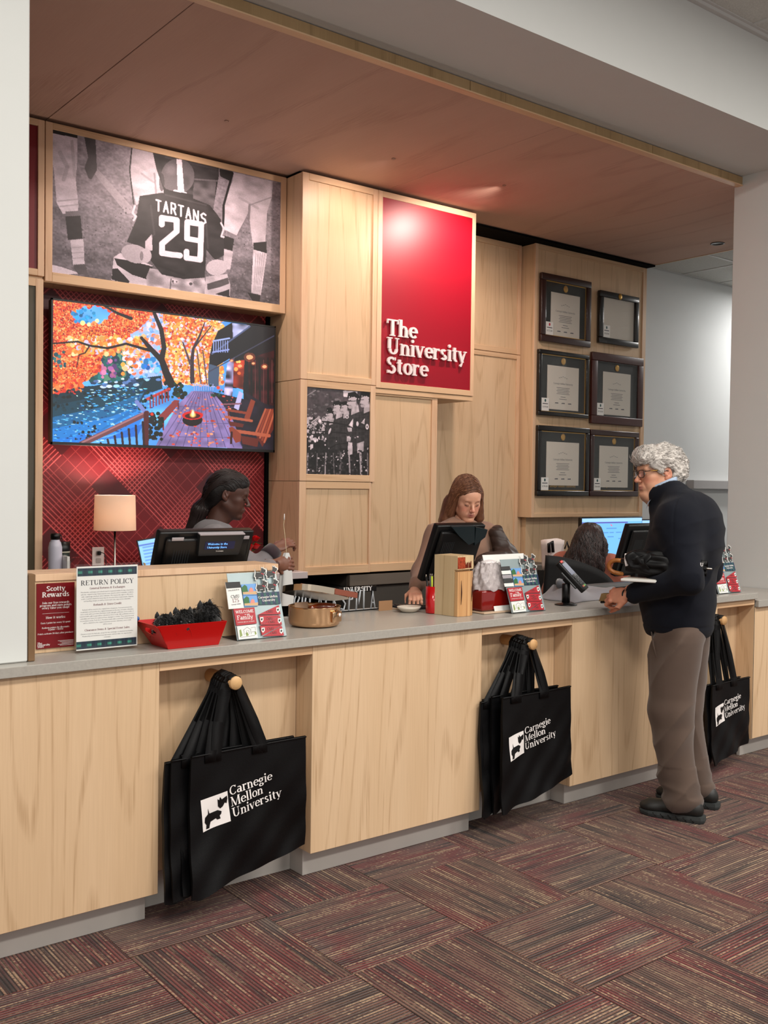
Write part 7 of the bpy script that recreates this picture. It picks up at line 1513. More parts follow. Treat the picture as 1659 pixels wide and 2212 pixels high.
    b_ = MB(); a = Vector(P(.115, .142, .895)); b_.tube([a, Vector(P(.092, .178, .82)), Vector(P(.075, .190, .765))], [.003, .0042, .0015], 6); b_.build('pocket_edge', cloth_mat('brown_wool', (.345, .285, .25)), tr)
    # shoes
    def shoe(heel, toe, name_l):
        heel = np.array([*heel, 0.0]); toe = np.array([*toe, 0.0]); y = toe - heel; L = np.linalg.norm(y); y /= L; x = np.array([y[1], -y[0], 0]); z = np.array([0, 0, 1.0]); Rm = np.stack([x, y, z]); Q = lambda a, b, c_: heel + x * a + y * b + z * c_
        g = Field(np.minimum(heel, toe) - [.10, .10, 0], np.maximum(heel, toe) + [.10, .10, .14], .004)
        g.cap(Q(0, .030, .055), Q(0, .10, .062), .036, .040, .02); g.cap(Q(0, .10, .060), Q(.004, L - .065, .046), .042, .036, .03, sq=((0, 0, 1), 1.15)); g.ell(Q(.004, L - .062, .042), (.044, .058, .027), Rm, .02); g.ell(Q(0, .05, .075), (.034, .042, .035), Rm, .02); g.cut(Q(0, 0, .022), (0, 0, -1)); g.ell(Q(0, .055, .115), (.030, .040, .04), Rm, .004, True)
        Vs, Fs = g.mesh(); sh = mk('shoe', Vs, Fs, mat('black_leather', srgb(.13, .13, .125), .45, var=.1, vscale=30), o, None)
        out = [(-.034, .0), (-.038, .06), (-.034, .13), (-.044, .20), (-.040, L - .055), (-.024, L - .012), (.004, L), (.030, L - .016), (.046, L - .07), (.048, .20), (.036, .13), (.038, .06), (.034, .0), (.018, -.014), (-.018, -.014)]
        b_ = MB(); n = len(out); rings = [(.90, .0, 0), (.96, .006, 0), (1.0, .016, 0), (.96, .027, 0)]; vs = []
        for k_, zz, _ in rings: vs += [Q(a * k_, (b - L / 2) * (1 + (k_ - 1) * .3) + L / 2, zz + (.010 * max(0, (b / L - .8) / .2) ** 2 if zz < .02 else .006 * (1 - b / L))) for a, b in out]
        fs = [tuple(range(n))[::-1]] + [(r_ * n + i, r_ * n + (i + 1) % n, (r_ + 1) * n + (i + 1) % n, (r_ + 1) * n + i) for r_ in range(3) for i in range(n)] + [tuple(3 * n + i for i in range(n))]
        fs = [q[::-1] for q in fs]; b_.add([tuple(v) for v in vs], fs, False); so = b_.build('sole', mat('dark_rubber', srgb(.20, .215, .215), .6), sh)
        b_ = MB(); [b_.tube([tuple(Q(-.0415, .03 + k * .035, .008)), tuple(Q(-.0425, .045 + k * .035, .024))], .0016, 4) for k in range(6)]; b_.build('tread_groove', BLACK, sh, kind='stuff')
        b_ = MB(); b_.tube([tuple(Q(-.034, L - .135, .055)), tuple(Q(-.0, L - .14, .076)), tuple(Q(.034, L - .135, .055))], .0016, 5); b_.build('seam', BLACK, sh)
    shoe((4.050, 2.722), (3.935, 2.997), 'l'); shoe((4.285, 2.800), (4.180, 3.085), 'r')
    # head details
    eyes(o, ho, hl, hf, hu, HS); brow(o, ho, hl, hf, hu, HS, mat('grey_brown_brow', srgb(.36, .31, .28), .8), .004, .0045, 3)
    # hair: sculpted mass plus curls
    g = Field((-.13, -.16, -.10), (.13, .14, .18), .0036)
    g.ell((0, -.026, .050), (.088, .108, .092), k=.01); g.ell((0, .055, .086), (.068, .052, .044), k=.03); g.ell((0, .092, .074), (.056, .030, .028), k=.02); g.ell((0, -.088, .010), (.076, .056, .066), k=.03)
    for sx in (-1, 1): g.ell((sx * .068, .012, .045), (.020, .050, .036), k=.02); g.ell((sx * .070, -.052, -.012), (.016, .030, .036), k=.02); g.cap((sx * .078, .018, .022), (sx * .078, .016, -.004), .008, .005, .008)
    g.ell((0, .070, -.040), (.090, .090, .085), k=.012, sub=True)
    for sx in (-1, 1): g.ell((sx * .078, -.008, -.014), (.028, .030, .036), k=.008, sub=True)
    Vh, Fh = g.mesh(); N = normals(Vh, Fh); q = Vh + .012 * np.stack([vnoise(Vh * 22, 1), vnoise(Vh * 22, 2), vnoise(Vh * 22, 3)], 1); cur = np.abs(vnoise(q * np.array([46, 34, 52]), 4)); Vh = Vh + N * (.011 * (.5 - cur) + .006 * vnoise(Vh * 28, 8) + .003 * vnoise(Vh * 110, 9))[:, None]
    HM = mat('grey_hair', srgb(.74, .715, .69), .55, var=.20, vscale=55, bump=.8, bscale=170, sheen=.2); hr = mk('hair', place(Vh, ho, hl, hf, hu, HS), Fh, HM, o)
    rg = random.Random(9); b_ = MB(); W = place(Vh, ho, hl, hf, hu, HS); NW = N[:, :1] * hl + N[:, 1:2] * hf + N[:, 2:3] * hu; b2 = MB()
    for k in range(1500):
        i = rg.randrange(len(W)); p = W[i]; n = NW[i]
        if Vh[i, 2] < -.03 and Vh[i, 1] > -.03: continue
        flow = -hf * .8 - hu * .35 + hl * rg.uniform(-.4, .4) if Vh[i, 1] < .05 else -hf * .5 + hu * .3 + hl * rg.uniform(-.8, .8)
        flow = flow - n * (flow @ n); flow /= np.linalg.norm(flow) + 1e-9; sd = np.cross(n, flow); L = rg.uniform(.016, .034); am = rg.uniform(.002, .004); ph = rg.uniform(0, 6.28); tgt = b_ if rg.random() < .6 else b2
        tgt.tube([tuple(p + flow * L * t + sd * am * math.sin(ph + 5.5 * t) + n * (.0035 * math.sin(3.1416 * t) + .0015 * math.cos(ph + 5.5 * t) - .001)) for t in (0, .2, .4, .6, .8, 1)], [.0006, .0010, .0012, .0010, .0007, .0002], 4, False)
    b_.build('curls', mat('silver_hair', srgb(.80, .775, .75), .5, sheen=.2), hr, kind='stuff'); b2.build('curls', mat('ash_hair', srgb(.56, .54, .52), .5, sheen=.2), hr, kind='stuff')
    # glasses
    gl = MB(); LP_ = lambda x, y, z: tuple(ho + HS * (x * hl + y * hf + z * hu))
    def rim(cx): return [LP_(cx + .0235 * math.copysign(abs(math.cos(a)) ** .55, math.cos(a)), .1065 - abs(cx + .0235 * math.cos(a)) * .10, .001 + .0180 * math.copysign(abs(math.sin(a)) ** .6, math.sin(a))) for a in [k * math.pi / 14 for k in range(28)]]
    GM = mat('black_acetate', srgb(.05, .035, .04), .2, coat=.4)
    for cx in (-.0315, .0315): r_ = rim(cx); gl.tube(r_, .0021, 7, closed=True)
    gl.tube([LP_(-.009, .106, .006), LP_(0, .108, .009), LP_(.009, .106, .006)], .002, 6); gs = gl.build('glasses', GM, o)
    for cx in (-.0315, .0315): b_ = MB(); r_ = [Vector(p) for p in rim(cx)]; nrm = Vector(hf) * .0012; b_.add(r_ + [p + nrm for p in r_], [tuple(range(27, -1, -1)), tuple(range(28, 56))] + [(i, (i + 1) % 28, 28 + (i + 1) % 28, 28 + i) for i in range(28)], False); b_.build('lens', mat('tinted_lens', (.93, .88, .97), .03, trans=1.0, ior=1.12), gs)
    for sx in (-1, 1):
        b_ = MB(); b_.tube([LP_(sx * .055, .100, .012), LP_(sx * .066, .080, .014), LP_(sx * .078, .020, .014), LP_(sx * .081, -.012, .010), LP_(sx * .081, -.030, -.006)], .0019, 6); b_.build('temple', GM, gs)
        b_ = MB(); b_.tube([LP_(sx * .0685, .075, .014), LP_(sx * .0775, .040, .0143)], .0024, 6); b_.build('gold_inlay', GOLD, gs)
    # watch and ring
    b_ = MB(); b_.M = frameM(tuple(wl + hy * .022), tuple(hx), None, tuple(hy)); b_.lathe([(.0265, -.004), (.028, 0), (.0265, .004)], (0, 0, 0), 20, sy=.95); b_.build('ring_cuff', BLACK, o)
    k_ = wl + hy * .012 + 1.02 * (.010 * hx + .105 * hy - .018 * hz); b_ = MB(); b_.M = frameM(tuple(k_), tuple(hx), None, tuple(hy * .5 - hz)); b_.lathe([(.0098, -.002), (.0106, 0), (.0098, .002)], (0, 0, 0), 16); b_.build('ring', GOLD, o)
    return o, P, l, f, wl, hy, hx, hz
MAN, MP, ml, mf, mw, mhy, mhx, mhz = man()
# umbrella under his arm, papers, wallet
t = thing('umbrella', 'folded black umbrella with curved wooden handle tucked under the man\'s left arm', 'umbrella', tuple(MP(.1, .20, 1.19)))
A0 = Vector(MP(.235, .255, 1.215)); A1 = Vector(MP(-.155, .215, 1.195)); ax = (A1 - A0).normalized(); upv = Vector((0, 0, 1)); upv = (upv - ax * upv.dot(ax)).normalized(); sv = ax.cross(upv)
b_ = MB(); pts = [A0 + ax * .01]; 
for k in range(13):
    a = math.pi * k / 12; pts.append(A0 - ax * (.012 + .040 * math.sin(a)) + upv * (-.030 + .030 * math.cos(a)))
pts.append(A0 + ax * .012 - upv * .062); b_.tube([tuple(p) for p in pts], [.0105] + [.0105] * 13 + [.0098], 12); b_.ball(tuple(pts[-1]), .0098, 10); b_.build('crook_handle', wood('chestnut_handle', srgb(.66, .42, .20), srgb(.58, .34, .15), srgb(.40, .22, .10), rings=4, sx=30), t)
b_ = MB(); b_.tube([tuple(A0 + ax * .005), tuple(A0 + ax * .05)], .0135, 12); b_.build('ferrule', BLACK, t); b_ = MB(); b_.tube([tuple(A1 - ax * .02), tuple(A1 + ax * .022)], [.006, .0035], 8); b_.build('tip', CHROME, t)
UM = mat('umbrella_nylon', srgb(.055, .055, .06), .5, spec=.3)
def roll(u_, v_):
    a = v_ * 2 * math.pi; r = (.026 + .022 * math.sin(math.pi * min(1, u_ * 1.15 + .05)) ** .7 * (1 - .55 * u_)) * (1 + .22 * abs(math.sin(4 * a + 5 * u_)) ** 1.5 + .08 * math.sin(9 * a - 11 * u_)); p = A0 + ax * (.03 + u_ * ((A1 - A0).length - .03)) + (upv * math.sin(a) * 1.15 + sv * math.cos(a)) * r; return tuple(p)
MB().sheet(roll, 40, 64).build('canopy', UM, t)
c0 = A0 + ax * .07
MB().sheet(lambda a, b: tuple(A0 + ax * (.045 + .10 * a + .01 * math.sin(7 * b)) + upv * (.040 + .012 * math.sin(9 * a + 3 * b) - .055 * b * b) - Vector(ml) * -.0 + Vector(ml) * (.028 + .022 * math.sin(2.4 * b) + .006 * math.sin(14 * a))), 18, 12, .001).build('canopy_flap', UM, t)
MB().sheet(lambda a, b: tuple(A1 - ax * (.005 + .09 * a) + upv * (.030 - .095 * b + .010 * math.sin(8 * a)) + Vector(ml) * (.020 + .030 * math.sin(3.1 * b) + .008 * math.sin(11 * a + 2 * b))), 18, 12, .001).build('canopy_flap', UM, t)
b_ = MB(); q = A1 - ax * .012 + Vector(ml) * .056 + upv * .012; text(b_, 'U', q, tuple(-ax * -1), tuple(upv), .022, .16, .09, 'C'); b_.build('strap_lettering', WINK, t)
b_ = MB(); q = A0 + ax * .045 + Vector(ml) * .040 - upv * .020
for k in range(4): b_.flat([(0, 0), (.004, .0), (.010, .034), (.006, .034)], q + ax * (.006 * k), tuple(ax), tuple(upv))
b_.build('tag_lettering', WINK, t); b_ = MB(); b_.tube([tuple(A0 + ax * .03 + Vector(ml) * .02 + upv * .035), tuple(A0 + ax * .035 + Vector(ml) * .035 + upv * .005), tuple(A0 + ax * .042 + Vector(ml) * .038 - upv * .02)], .0065, 8); b_.build('white_strap', WINK, t)
t = thing('folded_newspaper', 'flat white papers held under the man\'s left forearm, below the umbrella', 'papers', tuple(MP(.12, .20, 1.125)))
b_ = MB(); b_.M = frameM(tuple(MP(.07, .245, 1.128)), tuple(mf), None, (0, 0, 1)); b_.box(-.17, .15, -.05, .05, -.006, .006, .003, 2).build('paper_fold', PAPER, t); b_ = MB(); b_.M = frameM(tuple(MP(.07, .245, 1.136)), tuple(mf), None, (0, 0, 1)); b_.box(-.165, .14, -.045, .045, -.0015, .0015).build('paper_sheet', mat('newsprint', srgb(.78, .76, .72), .7), t)
t = thing('wallet', 'small black wallet with cards held in the man\'s left hand', 'wallet', tuple(mw + mhy * .10)); b_ = MB(); b_.M = frameM(tuple(mw + mhy * .118 - mhz * .030 + mhx * .006), tuple(mhy), None, tuple(mhz)); b_.box(-.035, .055, -.028, .028, -.005, .005, .002).build('cover', BLACK, t); b_ = MB(); b_.M = frameM(tuple(mw + mhy * .128 - mhz * .022 + mhx * .006), tuple(mhy), None, tuple(mhz)); b_.box(-.03, .05, -.022, .022, -.001, .001).build('card', mat('bronze_card', srgb(.45, .36, .22), .4), t)
# ------------------------------------------------------------------ the clerks
def strands(parent, name, m, n, fn, r=.0012, seg=9, seed=0, sides=4):
    rg = random.Random(seed); b_ = MB(); k = 0
    while k < n:
        p = fn(rg)
        k += 1
        if p is None: continue
        L = len(p); b_.tube(p, [r * (.5 + .5 * min(1, 4 * i / L)) * (1 - .75 * max(0, i / (L - 1) - .7) / .3) for i in range(L)], sides, False)
    return b_.build(name, m, parent, kind='stuff')
from mathutils.kdtree import KDTree
def snapper(V, F):
    N = normals(V, F); kd = KDTree(len(V)); [kd.insert(p, i) for i, p in enumerate(V.tolist())]; kd.balance()
    def sn(p, off=.0015, w_=1.0):
        co, i, d = kd.find(p); q = V[i] + N[i] * off; return np.array(p) * (1 - w_) + q * w_
    return sn
def hair_mesh(build, ho, fr, s, m, parent, amp=.004, sc=(30, 30, 4), seed=1, res=.0045, lo=(-.18, -.22, -.36), hi=(.18, .16, .16), dr=None):
    g = Field(lo, hi, res); build(g); V, F = g.mesh(); V = relax(V, F, 1, .4); V = V + normals(V, F) * (amp * vnoise(V * np.array(sc) + 5, seed) + amp * .4 * vnoise(V * np.array(sc) * 2.3, seed + 1))[:, None]
    return mk('hair', place(V, ho, *fr, s), F, m, parent), snapper(V, F)
# --- brown haired clerk behind the middle register
def clerk_brown():
    tone = (.84, .62, .51); ho = np.array([3.752, 4.045, 1.487]); fr = frame3((-.30, -.90, -.36)); hl, hf, hu = fr; S = .94
    V1, F1, c1 = head_mesh(tone, (.68, .38, .36), (.86, .52, .44), closed=True, full=.95, nose=.95); H = place(V1, ho, *fr, S)
    bl, bf, bu = frame3((-.20, -.98, 0)); base = np.array([3.74, 4.10, 0]); R = np.stack([bl, bf, bu]); P = lambda s_, t_, z: base + bf * s_ + bl * t_ + np.array([0, 0, z])
    wr = P(.32, -.36, 1.025); wr = np.array([3.235, 3.86, 1.03]); er = np.array([3.452, 4.05, 1.095]); sr = np.array([3.575, 4.085, 1.285]); sl_ = np.array([3.915, 4.06, 1.285]); el = np.array([3.99, 3.98, 1.10]); wl = np.array([3.80, 3.84, 1.09])
    def hand(w_, d_, left):
        y = np.array(d_, float); y /= np.linalg.norm(y); z = np.array([0, 0, 1.0]); z -= y * (z @ y); z /= np.linalg.norm(z); x = np.cross(y, z); V, F, c_ = hand_mesh(tone, .45, left); return place(V, w_, x if left else x, y, z, .88), F, c_
    h1, h2 = hand(wr, (-.55, -.75, -.25), False), hand(wl, (-.8, -.55, -.2), True)
    g = Field((3.25, 3.75, .05), (4.15, 4.30, 1.50), .012); g.ell(P(0, 0, 1.0), (.14, .09, .18), R, .05); g.ell(P(.01, 0, 1.22), (.14, .09, .17), R, .05); g.cap(P(0, -.13, 1.28), P(0, .13, 1.28), .045, .045, .04); g.cap(P(.02, 0, 1.32), ho + hu * -.10, .045, .045, .02)
    for a, b, c_ in ((sr, er, wr), (sl_, el, wl)): g.cap(a, b, .038, .032, .02); g.cap(b, c_, .03, .022, .02)
    for t in (-1, 1): g.cap(P(0, t * .08, .95), P(0, t * .09, .50), .075, .05, .04); g.cap(P(0, t * .09, .5), P(0, t * .09, .08), .045, .035, .03)
    Vb, Fb = g.mesh(); V, F, col = join([(H, F1, c1), h1, h2, (Vb, Fb, np.tile(lin(tone), (len(Vb), 1)))])
    o = person_base(V, F, col, 'clerk with shoulder length brown hair and taupe top looking down behind the middle register', (3.74, 4.10, 0))
    g = Field((3.16, 3.72, .80), (4.16, 4.36, 1.48), .0075); g.ell(P(.0, 0, 1.0), (.175, .125, .20), R, .05); g.ell(P(.025, 0, 1.20), (.172, .130, .16), R, .06); g.ell(P(-.03, 0, 1.24), (.155, .10, .10), R, .06); g.cap(sr, sl_, .062, .062, .06); g.ell(P(.01, 0, 1.345), (.080, .07, .045), R, .05)
    g.cap(sr, er, .066, .058, .04); g.cap(er, wr - (wr - er) * .12, .058, .036, .03); g.cap(sl_, el, .066, .056, .04); g.cap(el, wl - (wl - el) * .12, .056, .036, .03); g.cut((0, 0, .83), (0, 0, -1)); g.ell(P(.045, 0, 1.42), (.055, .060, .05), R, .01, True)
    Vs, Fs = g.mesh(); Vs = fold(relax(Vs, Fs, 2), Fs, .004, (9, 9, 16), 3); mk('top', Vs, Fs, cloth_mat('taupe_knit', (.57, .44, .37), .85, .15), o)
    b_ = MB(); [b_.cap if 0 else None]; g = Field((3.55, 3.95, .03), (3.95, 4.25, .96), .010)
    g.ell(P(0, 0, .88), (.165, .115, .10), R, .03)
    for t in (-1, 1): g.cap(P(0, t * .085, .85), P(0, t * .09, .08), .095, .055, .03)
    g.cut((0, 0, .05), (0, 0, -1)); Vp, Fp = g.mesh(); mk('trousers', Vp, Fp, cloth_mat('black_trousers', (.08, .08, .09)), o)
    for t in (-1, 1): b_ = MB(); b_.M = frameM(tuple(P(.04, t * .09, 0)), tuple(bl), None, (0, 0, 1)); b_.box(-.04, .04, -.10, .14, .0, .07, .02, 2); b_.build('shoe', mat('black_leather', srgb(.13, .13, .125), .45), o)
    # closed eyes: lash lines, brows
    for sx in (-1, 1):
        b_ = MB(); b_.tube([tuple(ho + S * (x * hl + y * hf + z * hu)) for x, y, z in [(sx * .018, .0868, -.0045), (sx * .025, .0895, -.0075), (sx * .033, .0885, -.0080), (sx * .041, .0835, -.0060), (sx * .0465, .077, -.0030)]], [.0006, .0012, .0013, .0012, .0006], 5); b_.build('eyelashes', mat('lash_brown', srgb(.20, .12, .09), .6), o)
    brow(o, ho, hl, hf, hu, S, mat('brown_brow', srgb(.42, .28, .20), .8), .001, .0030, 5)
    # hair
    def bh(g):
        g.ell((0, -.020, .046), (.086, .108, .092), k=.01)
        g.cap((.070, -.005, .03), (.096, .010, -.115), .032, .030, .03); g.cap((-.070, -.005, .03), (-.100, -.01, -.135), .036, .036, .03); g.cap((-.100, -.01, -.135), (-.112, -.02, -.175), .034, .016, .02)
        g.ell((0, -.078, -.06), (.085, .050, .110), k=.03); g.cap((.04, -.085, -.06), (.06, -.085, -.16), .04, .03, .03); g.cap((-.05, -.085, -.06), (-.085, -.075, -.17), .05, .034, .03)
        g.ell((.004, .088, -.028), (.056, .056, .094), k=.012, sub=True); g.ell((.0, .03, -.13), (.050, .070, .08), k=.02, sub=True); g.cap((.018, .115, .09), (.022, .02, .142), .004, .003, .006, True)
    HB = mat('brown_hair', srgb(.42, .27, .19), .42, var=.22, vscale=30, bump=.4, bscale=90); hr, sn = hair_mesh(bh, ho, fr, S, HB, o, .0042, (46, 46, 5), 3)
    W = lambda x, y, z: tuple(ho + S * (x * hl + y * hf + z * hu))
    def st(rg):
        sx = -1 if rg.random() < .55 else 1; y0 = rg.uniform(-.09, .084); fr0 = max(0.0, (y0 + .03) / .09); out = []
        zt = lambda y: .046 + .096 * math.sqrt(max(.02, 1 - ((y + .02) / .112) ** 2))
        a0 = np.array([.018, y0, zt(y0)]); a1 = np.array([sx * .050 + .008, y0 * .98, zt(y0) - .016]); a2 = np.array([sx * .086, y0 * .62 - .004, .035 + rg.uniform(-.02, .02)]); e = np.array([sx * (.104 + rg.uniform(-.016, .012)), .030 * fr0 - .038 + rg.uniform(-.03, .018), -.128 - .045 * rg.random() - (.018 if sx < 0 else 0)])
        P_ = [a0, a1, a2, (a2 + e) / 2 + np.array([sx * .010, .002, 0]), e]
        for i in range(14):
            t = i / 13 * 4; k = min(3, int(t)); q = t - k; p0, p1, p2, p3 = P_[max(k - 1, 0)], P_[k], P_[k + 1], P_[min(k + 2, 4)]
            v = .5 * ((2 * p1) + (-p0 + p2) * q + (2 * p0 - 5 * p1 + 4 * p2 - p3) * q * q + (-p0 + 3 * p1 - 3 * p2 + p3) * q ** 3)
            out.append(W(*sn(v, rg.uniform(.0004, .0022), .92 if t < 3 else .92 - .6 * (t - 3))))
        return out
    strands(hr, 'hair_strands', mat('brown_strand', srgb(.40, .25, .17), .38), 700, st, .0012, seed=1); strands(hr, 'hair_strands', mat('chestnut_highlight', srgb(.62, .42, .30), .38), 300, st, .0010, seed=2)
    # brown quilted jacket over her left arm
    g = Field((3.52, 3.66, 1.00), (4.06, 4.05, 1.40), .0065); g.cap((3.90, 3.955, 1.300), (3.93, 3.90, 1.16), .040, .058, .04); g.cap((3.93, 3.90, 1.16), (3.70, 3.82, 1.14), .058, .060, .04); g.cap((3.70, 3.80, 1.15), (3.62, 3.79, 1.16), .050, .028, .04); g.cap((3.78, 3.82, 1.12), (3.82, 3.84, 1.04), .050, .060, .03)
    Vq, Fq = g.mesh(); q = np.abs(np.sin((Vq[:, 2] + .35 * Vq[:, 0]) * 62)) ** .6; Vq = Vq + normals(Vq, Fq) * (.0045 * (q - .6))[:, None]; Vq = fold(Vq, Fq, .007, (16, 16, 20), 8)
    j = mk('quilted_jacket', Vq, Fq, mat('brown_quilted_nylon', srgb(.24, .185, .165), .42, spec=.4)); tag(j, 'dark brown quilted jacket hanging over the brown haired clerk\'s arm', 'jacket')
clerk_brown()
# --- clerk with braids at the left
def clerk_braids():
    tone = (.30, .185, .15); ho = np.array([2.448, 4.345, 1.500]); fr = frame3((.80, -.55, -.24)); hl, hf, hu = fr; S = .93
    V1, F1, c1 = head_mesh(tone, (.36, .20, .18), (.36, .20, .16), closed=True, full=1.0, nose=.92); H = place(V1, ho, *fr, S)
    bl, bf, bu = frame3((.62, -.40, 0)); base = np.array([2.385, 4.40, 0]); R = np.stack([bl, bf, bu]); P = lambda s_, t_, z: base + bf * s_ + bl * t_ + np.array([0, 0, z])
    sL, eL, wL = P(.02, .17, 1.285), np.array([2.575, 4.325, 1.115]), np.array([2.70, 4.325, 1.225]); sR, eR, wR = P(.02, -.17, 1.285), P(.15, -.20, 1.08), np.array([2.625, 4.19, 1.165])
    def hand(w_, d_, zz, left, grip, s=.9):
        y = np.array(d_, float); y /= np.linalg.norm(y); z = np.array(zz, float); z -= y * (z @ y); z /= np.linalg.norm(z); x = np.cross(y, z); V, F, c_ = hand_mesh((.50, .33, .26), grip, left); return place(V, w_, x, y, z, s), F, c_
    h1 = hand(wL, (.85, -.1, .40), (-.3, -.5, .8), True, .55); h2 = hand(wR, (.95, .0, -.02), (0, -1, .2), False, .7)
    g = Field((2.05, 4.0, .05), (2.80, 4.72, 1.48), .012); g.ell(P(0, 0, 1.0), (.14, .09, .18), R, .05); g.ell(P(.01, 0, 1.2), (.14, .09, .16), R, .05); g.cap(P(0, -.12, 1.29), P(0, .12, 1.29), .045, .045, .04); g.cap(P(.02, 0, 1.30), ho - hu * .10 - hf * .03, .05, .042, .02)
    for a, b, c_ in ((sL, eL, wL), (sR, eR, wR)): g.cap(a, b, .038, .032, .02); g.cap(b, c_, .03, .022, .02)
    for t in (-1, 1): g.cap(P(0, t * .08, .95), P(0, t * .09, .50), .075, .05, .04); g.cap(P(0, t * .09, .5), P(0, t * .09, .08), .045, .035, .03)
    Vb, Fb = g.mesh(); V, F, col = join([(H, F1, c1), h1, h2, (Vb, Fb, np.tile(lin(tone), (len(Vb), 1)))])
    o = person_base(V, F, col, 'clerk in a grey sweatshirt with long dark braids, in profile before the plaid wall', tuple(base))
    g = Field((2.02, 3.98, .80), (2.86, 4.76, 1.46), .0075); g.ell(P(0, 0, 1.0), (.18, .13, .20), R, .05); g.ell(P(.02, 0, 1.19), (.175, .13, .16), R, .06); g.cap(sL, sR, .065, .065, .06); g.ell(P(-.01, 0, 1.325), (.10, .085, .055), R, .05)
    g.cap(sL, eL, .068, .062, .04); g.cap(eL, wL - (wL - eL) * .18, .060, .042, .02); g.cap(sR, eR, .068, .06, .04); g.cap(eR, wR - (wR - eR) * .2, .058, .040, .03); g.cut((0, 0, .83), (0, 0, -1)); g.ell(P(.035, 0, 1.40), (.058, .062, .05), R, .01, True)
    Vs, Fs = g.mesh(); Vs = fold(relax(Vs, Fs, 2), Fs, .0045, (10, 10, 14), 4); mk('sweatshirt', Vs, Fs, cloth_mat('heather_grey', (.50, .48, .49), .9, .2), o)
    b_ = MB(); d_ = wL - eL; d_ /= np.linalg.norm(d_); b_.tube([tuple(wL - d_ * .055), tuple(wL - d_ * .03), tuple(wL + d_ * .002)], [.049, .048, .042], 18); b_.build('cuff', cloth_mat('dark_cuff', (.22, .17, .19), .8), o)
    g = Field((2.15, 4.15, .03), (2.62, 4.65, .96), .010); g.ell(P(0, 0, .88), (.165, .115, .10), R, .03)
    for t in (-1, 1): g.cap(P(0, t * .085, .85), P(0, t * .09, .08), .095, .055, .03)
    g.cut((0, 0, .05), (0, 0, -1)); Vp, Fp = g.mesh(); mk('trousers', Vp, Fp, cloth_mat('black_trousers', (.08, .08, .09)), o)
    for t in (-1, 1): b_ = MB(); b_.M = frameM(tuple(P(.04, t * .09, 0)), tuple(bl), None, (0, 0, 1)); b_.box(-.04, .04, -.10, .14, .0, .07, .02, 2); b_.build('shoe', mat('black_leather', srgb(.13, .13, .125), .45), o)
    for sx in (-1, 1):
        b_ = MB(); b_.tube([tuple(ho + S * (x * hl + y * hf + z * hu)) for x, y, z in [(sx * .020, .088, -.004), (sx * .028, .0898, -.0065), (sx * .037, .0865, -.0055), (sx * .046, .079, -.002)]], [.0008, .0016, .0017, .0008], 5); b_.build('eyelashes', BLACK, o)
    brow(o, ho, hl, hf, hu, S, mat('black_brow', srgb(.07, .05, .05), .8), .001, .002, 6)
    def bh(g):
        g.ell((0, -.022, .040), (.083, .106, .090), k=.01); g.ell((0, .040, .074), (.062, .045, .036), k=.03); g.ell((0, -.070, -.005), (.076, .066, .082), k=.03); g.cap((0, -.095, -.06), (0, -.128, -.12), .036, .036, .03); g.cap((0, -.128, -.12), (0, -.150, -.32), .036, .034, .03)
        g.ell((0, .090, -.036), (.070, .066, .094), k=.012, sub=True); g.ell((0, .04, -.12), (.09, .09, .07), k=.01, sub=True)
        for sx in (-1, 1): g.ell((sx * .078, .018, -.018), (.026, .036, .038), k=.008, sub=True)
    BR = mat('black_braids', srgb(.065, .045, .045), .5, bump=.6, bscale=200); hr, sn = hair_mesh(bh, ho, fr, S, BR, o, .002, (60, 10, 20), 3, lo=(-.13, -.24, -.36), hi=(.13, .14, .16))
    W = lambda x, y, z: tuple(ho + S * (x * hl + y * hf + z * hu))
    def br(rg):
        a = rg.uniform(-1.5, 1.5); wob = rg.uniform(0, 6.28); out = []; zr = rg.uniform(-.05, .02)
        st0 = np.array([.080 * math.sin(a), -.022 + .100 * max(.1, math.cos(a)) , .040 + .085 * max(.12, math.cos(a * .75)) - .02 * math.cos(a) + zr]); tie = np.array([.018 * math.sin(a), -.120, -.085])
        for i in range(26):
            t = i / 25
            if t < .6:
                q = t / .6; v = st0 * (1 - q) + tie * q + np.array([.030 * math.sin(a), 0, .085 * math.cos(a * .6)]) * math.sin(math.pi * q); v = sn(v, .0018, 1.0)
            else:
                q = (t - .6) / .4; v = sn(np.array([.036 * math.sin(a * 2.2 + wob), -.135 - .018 * q + .034 * math.cos(a * 2.2 + wob), -.10 - .22 * q]), .002, .9)
            out.append(W(*(v + .0012 * math.sin(i * 2.6 + wob))))
        return out
    strands(hr, 'braid', mat('braid_brown', srgb(.13, .085, .08), .42), 150, br, .0028, seed=3, sides=6)
    # white bag and string held up
    t = thing('white_bag', 'white cloth bag held by its string by the clerk with braids', 'bag', (2.69, 4.21, 1.0)); b_ = MB()
    b_.sheet(lambda a, b: (2.690 + (.014 + .034 * b ** .6) * math.cos(2 * math.pi * a) * (1 + .12 * math.sin(10 * math.pi * a)), 4.20 + (.010 + .018 * b ** .6) * math.sin(2 * math.pi * a) * (1 + .12 * math.cos(6 * math.pi * a)), 1.215 - .26 * b), 36, 14); b_.build('body', mat('white_cotton', srgb(.84, .84, .83), .75, sheen=.2), t)
    MB().tube([(2.69, 4.20, 1.21), (2.715, 4.25, 1.27), (2.735, 4.30, 1.35), (2.738, 4.30, 1.375)], .0012, 5).build('string', mat('pale_string', srgb(.85, .80, .65), .7), t); MB().tube([(2.738, 4.30, 1.375), (2.740, 4.302, 1.405)], [.0035, .0020], 6).build('aglet', WINK, t)
clerk_braids()
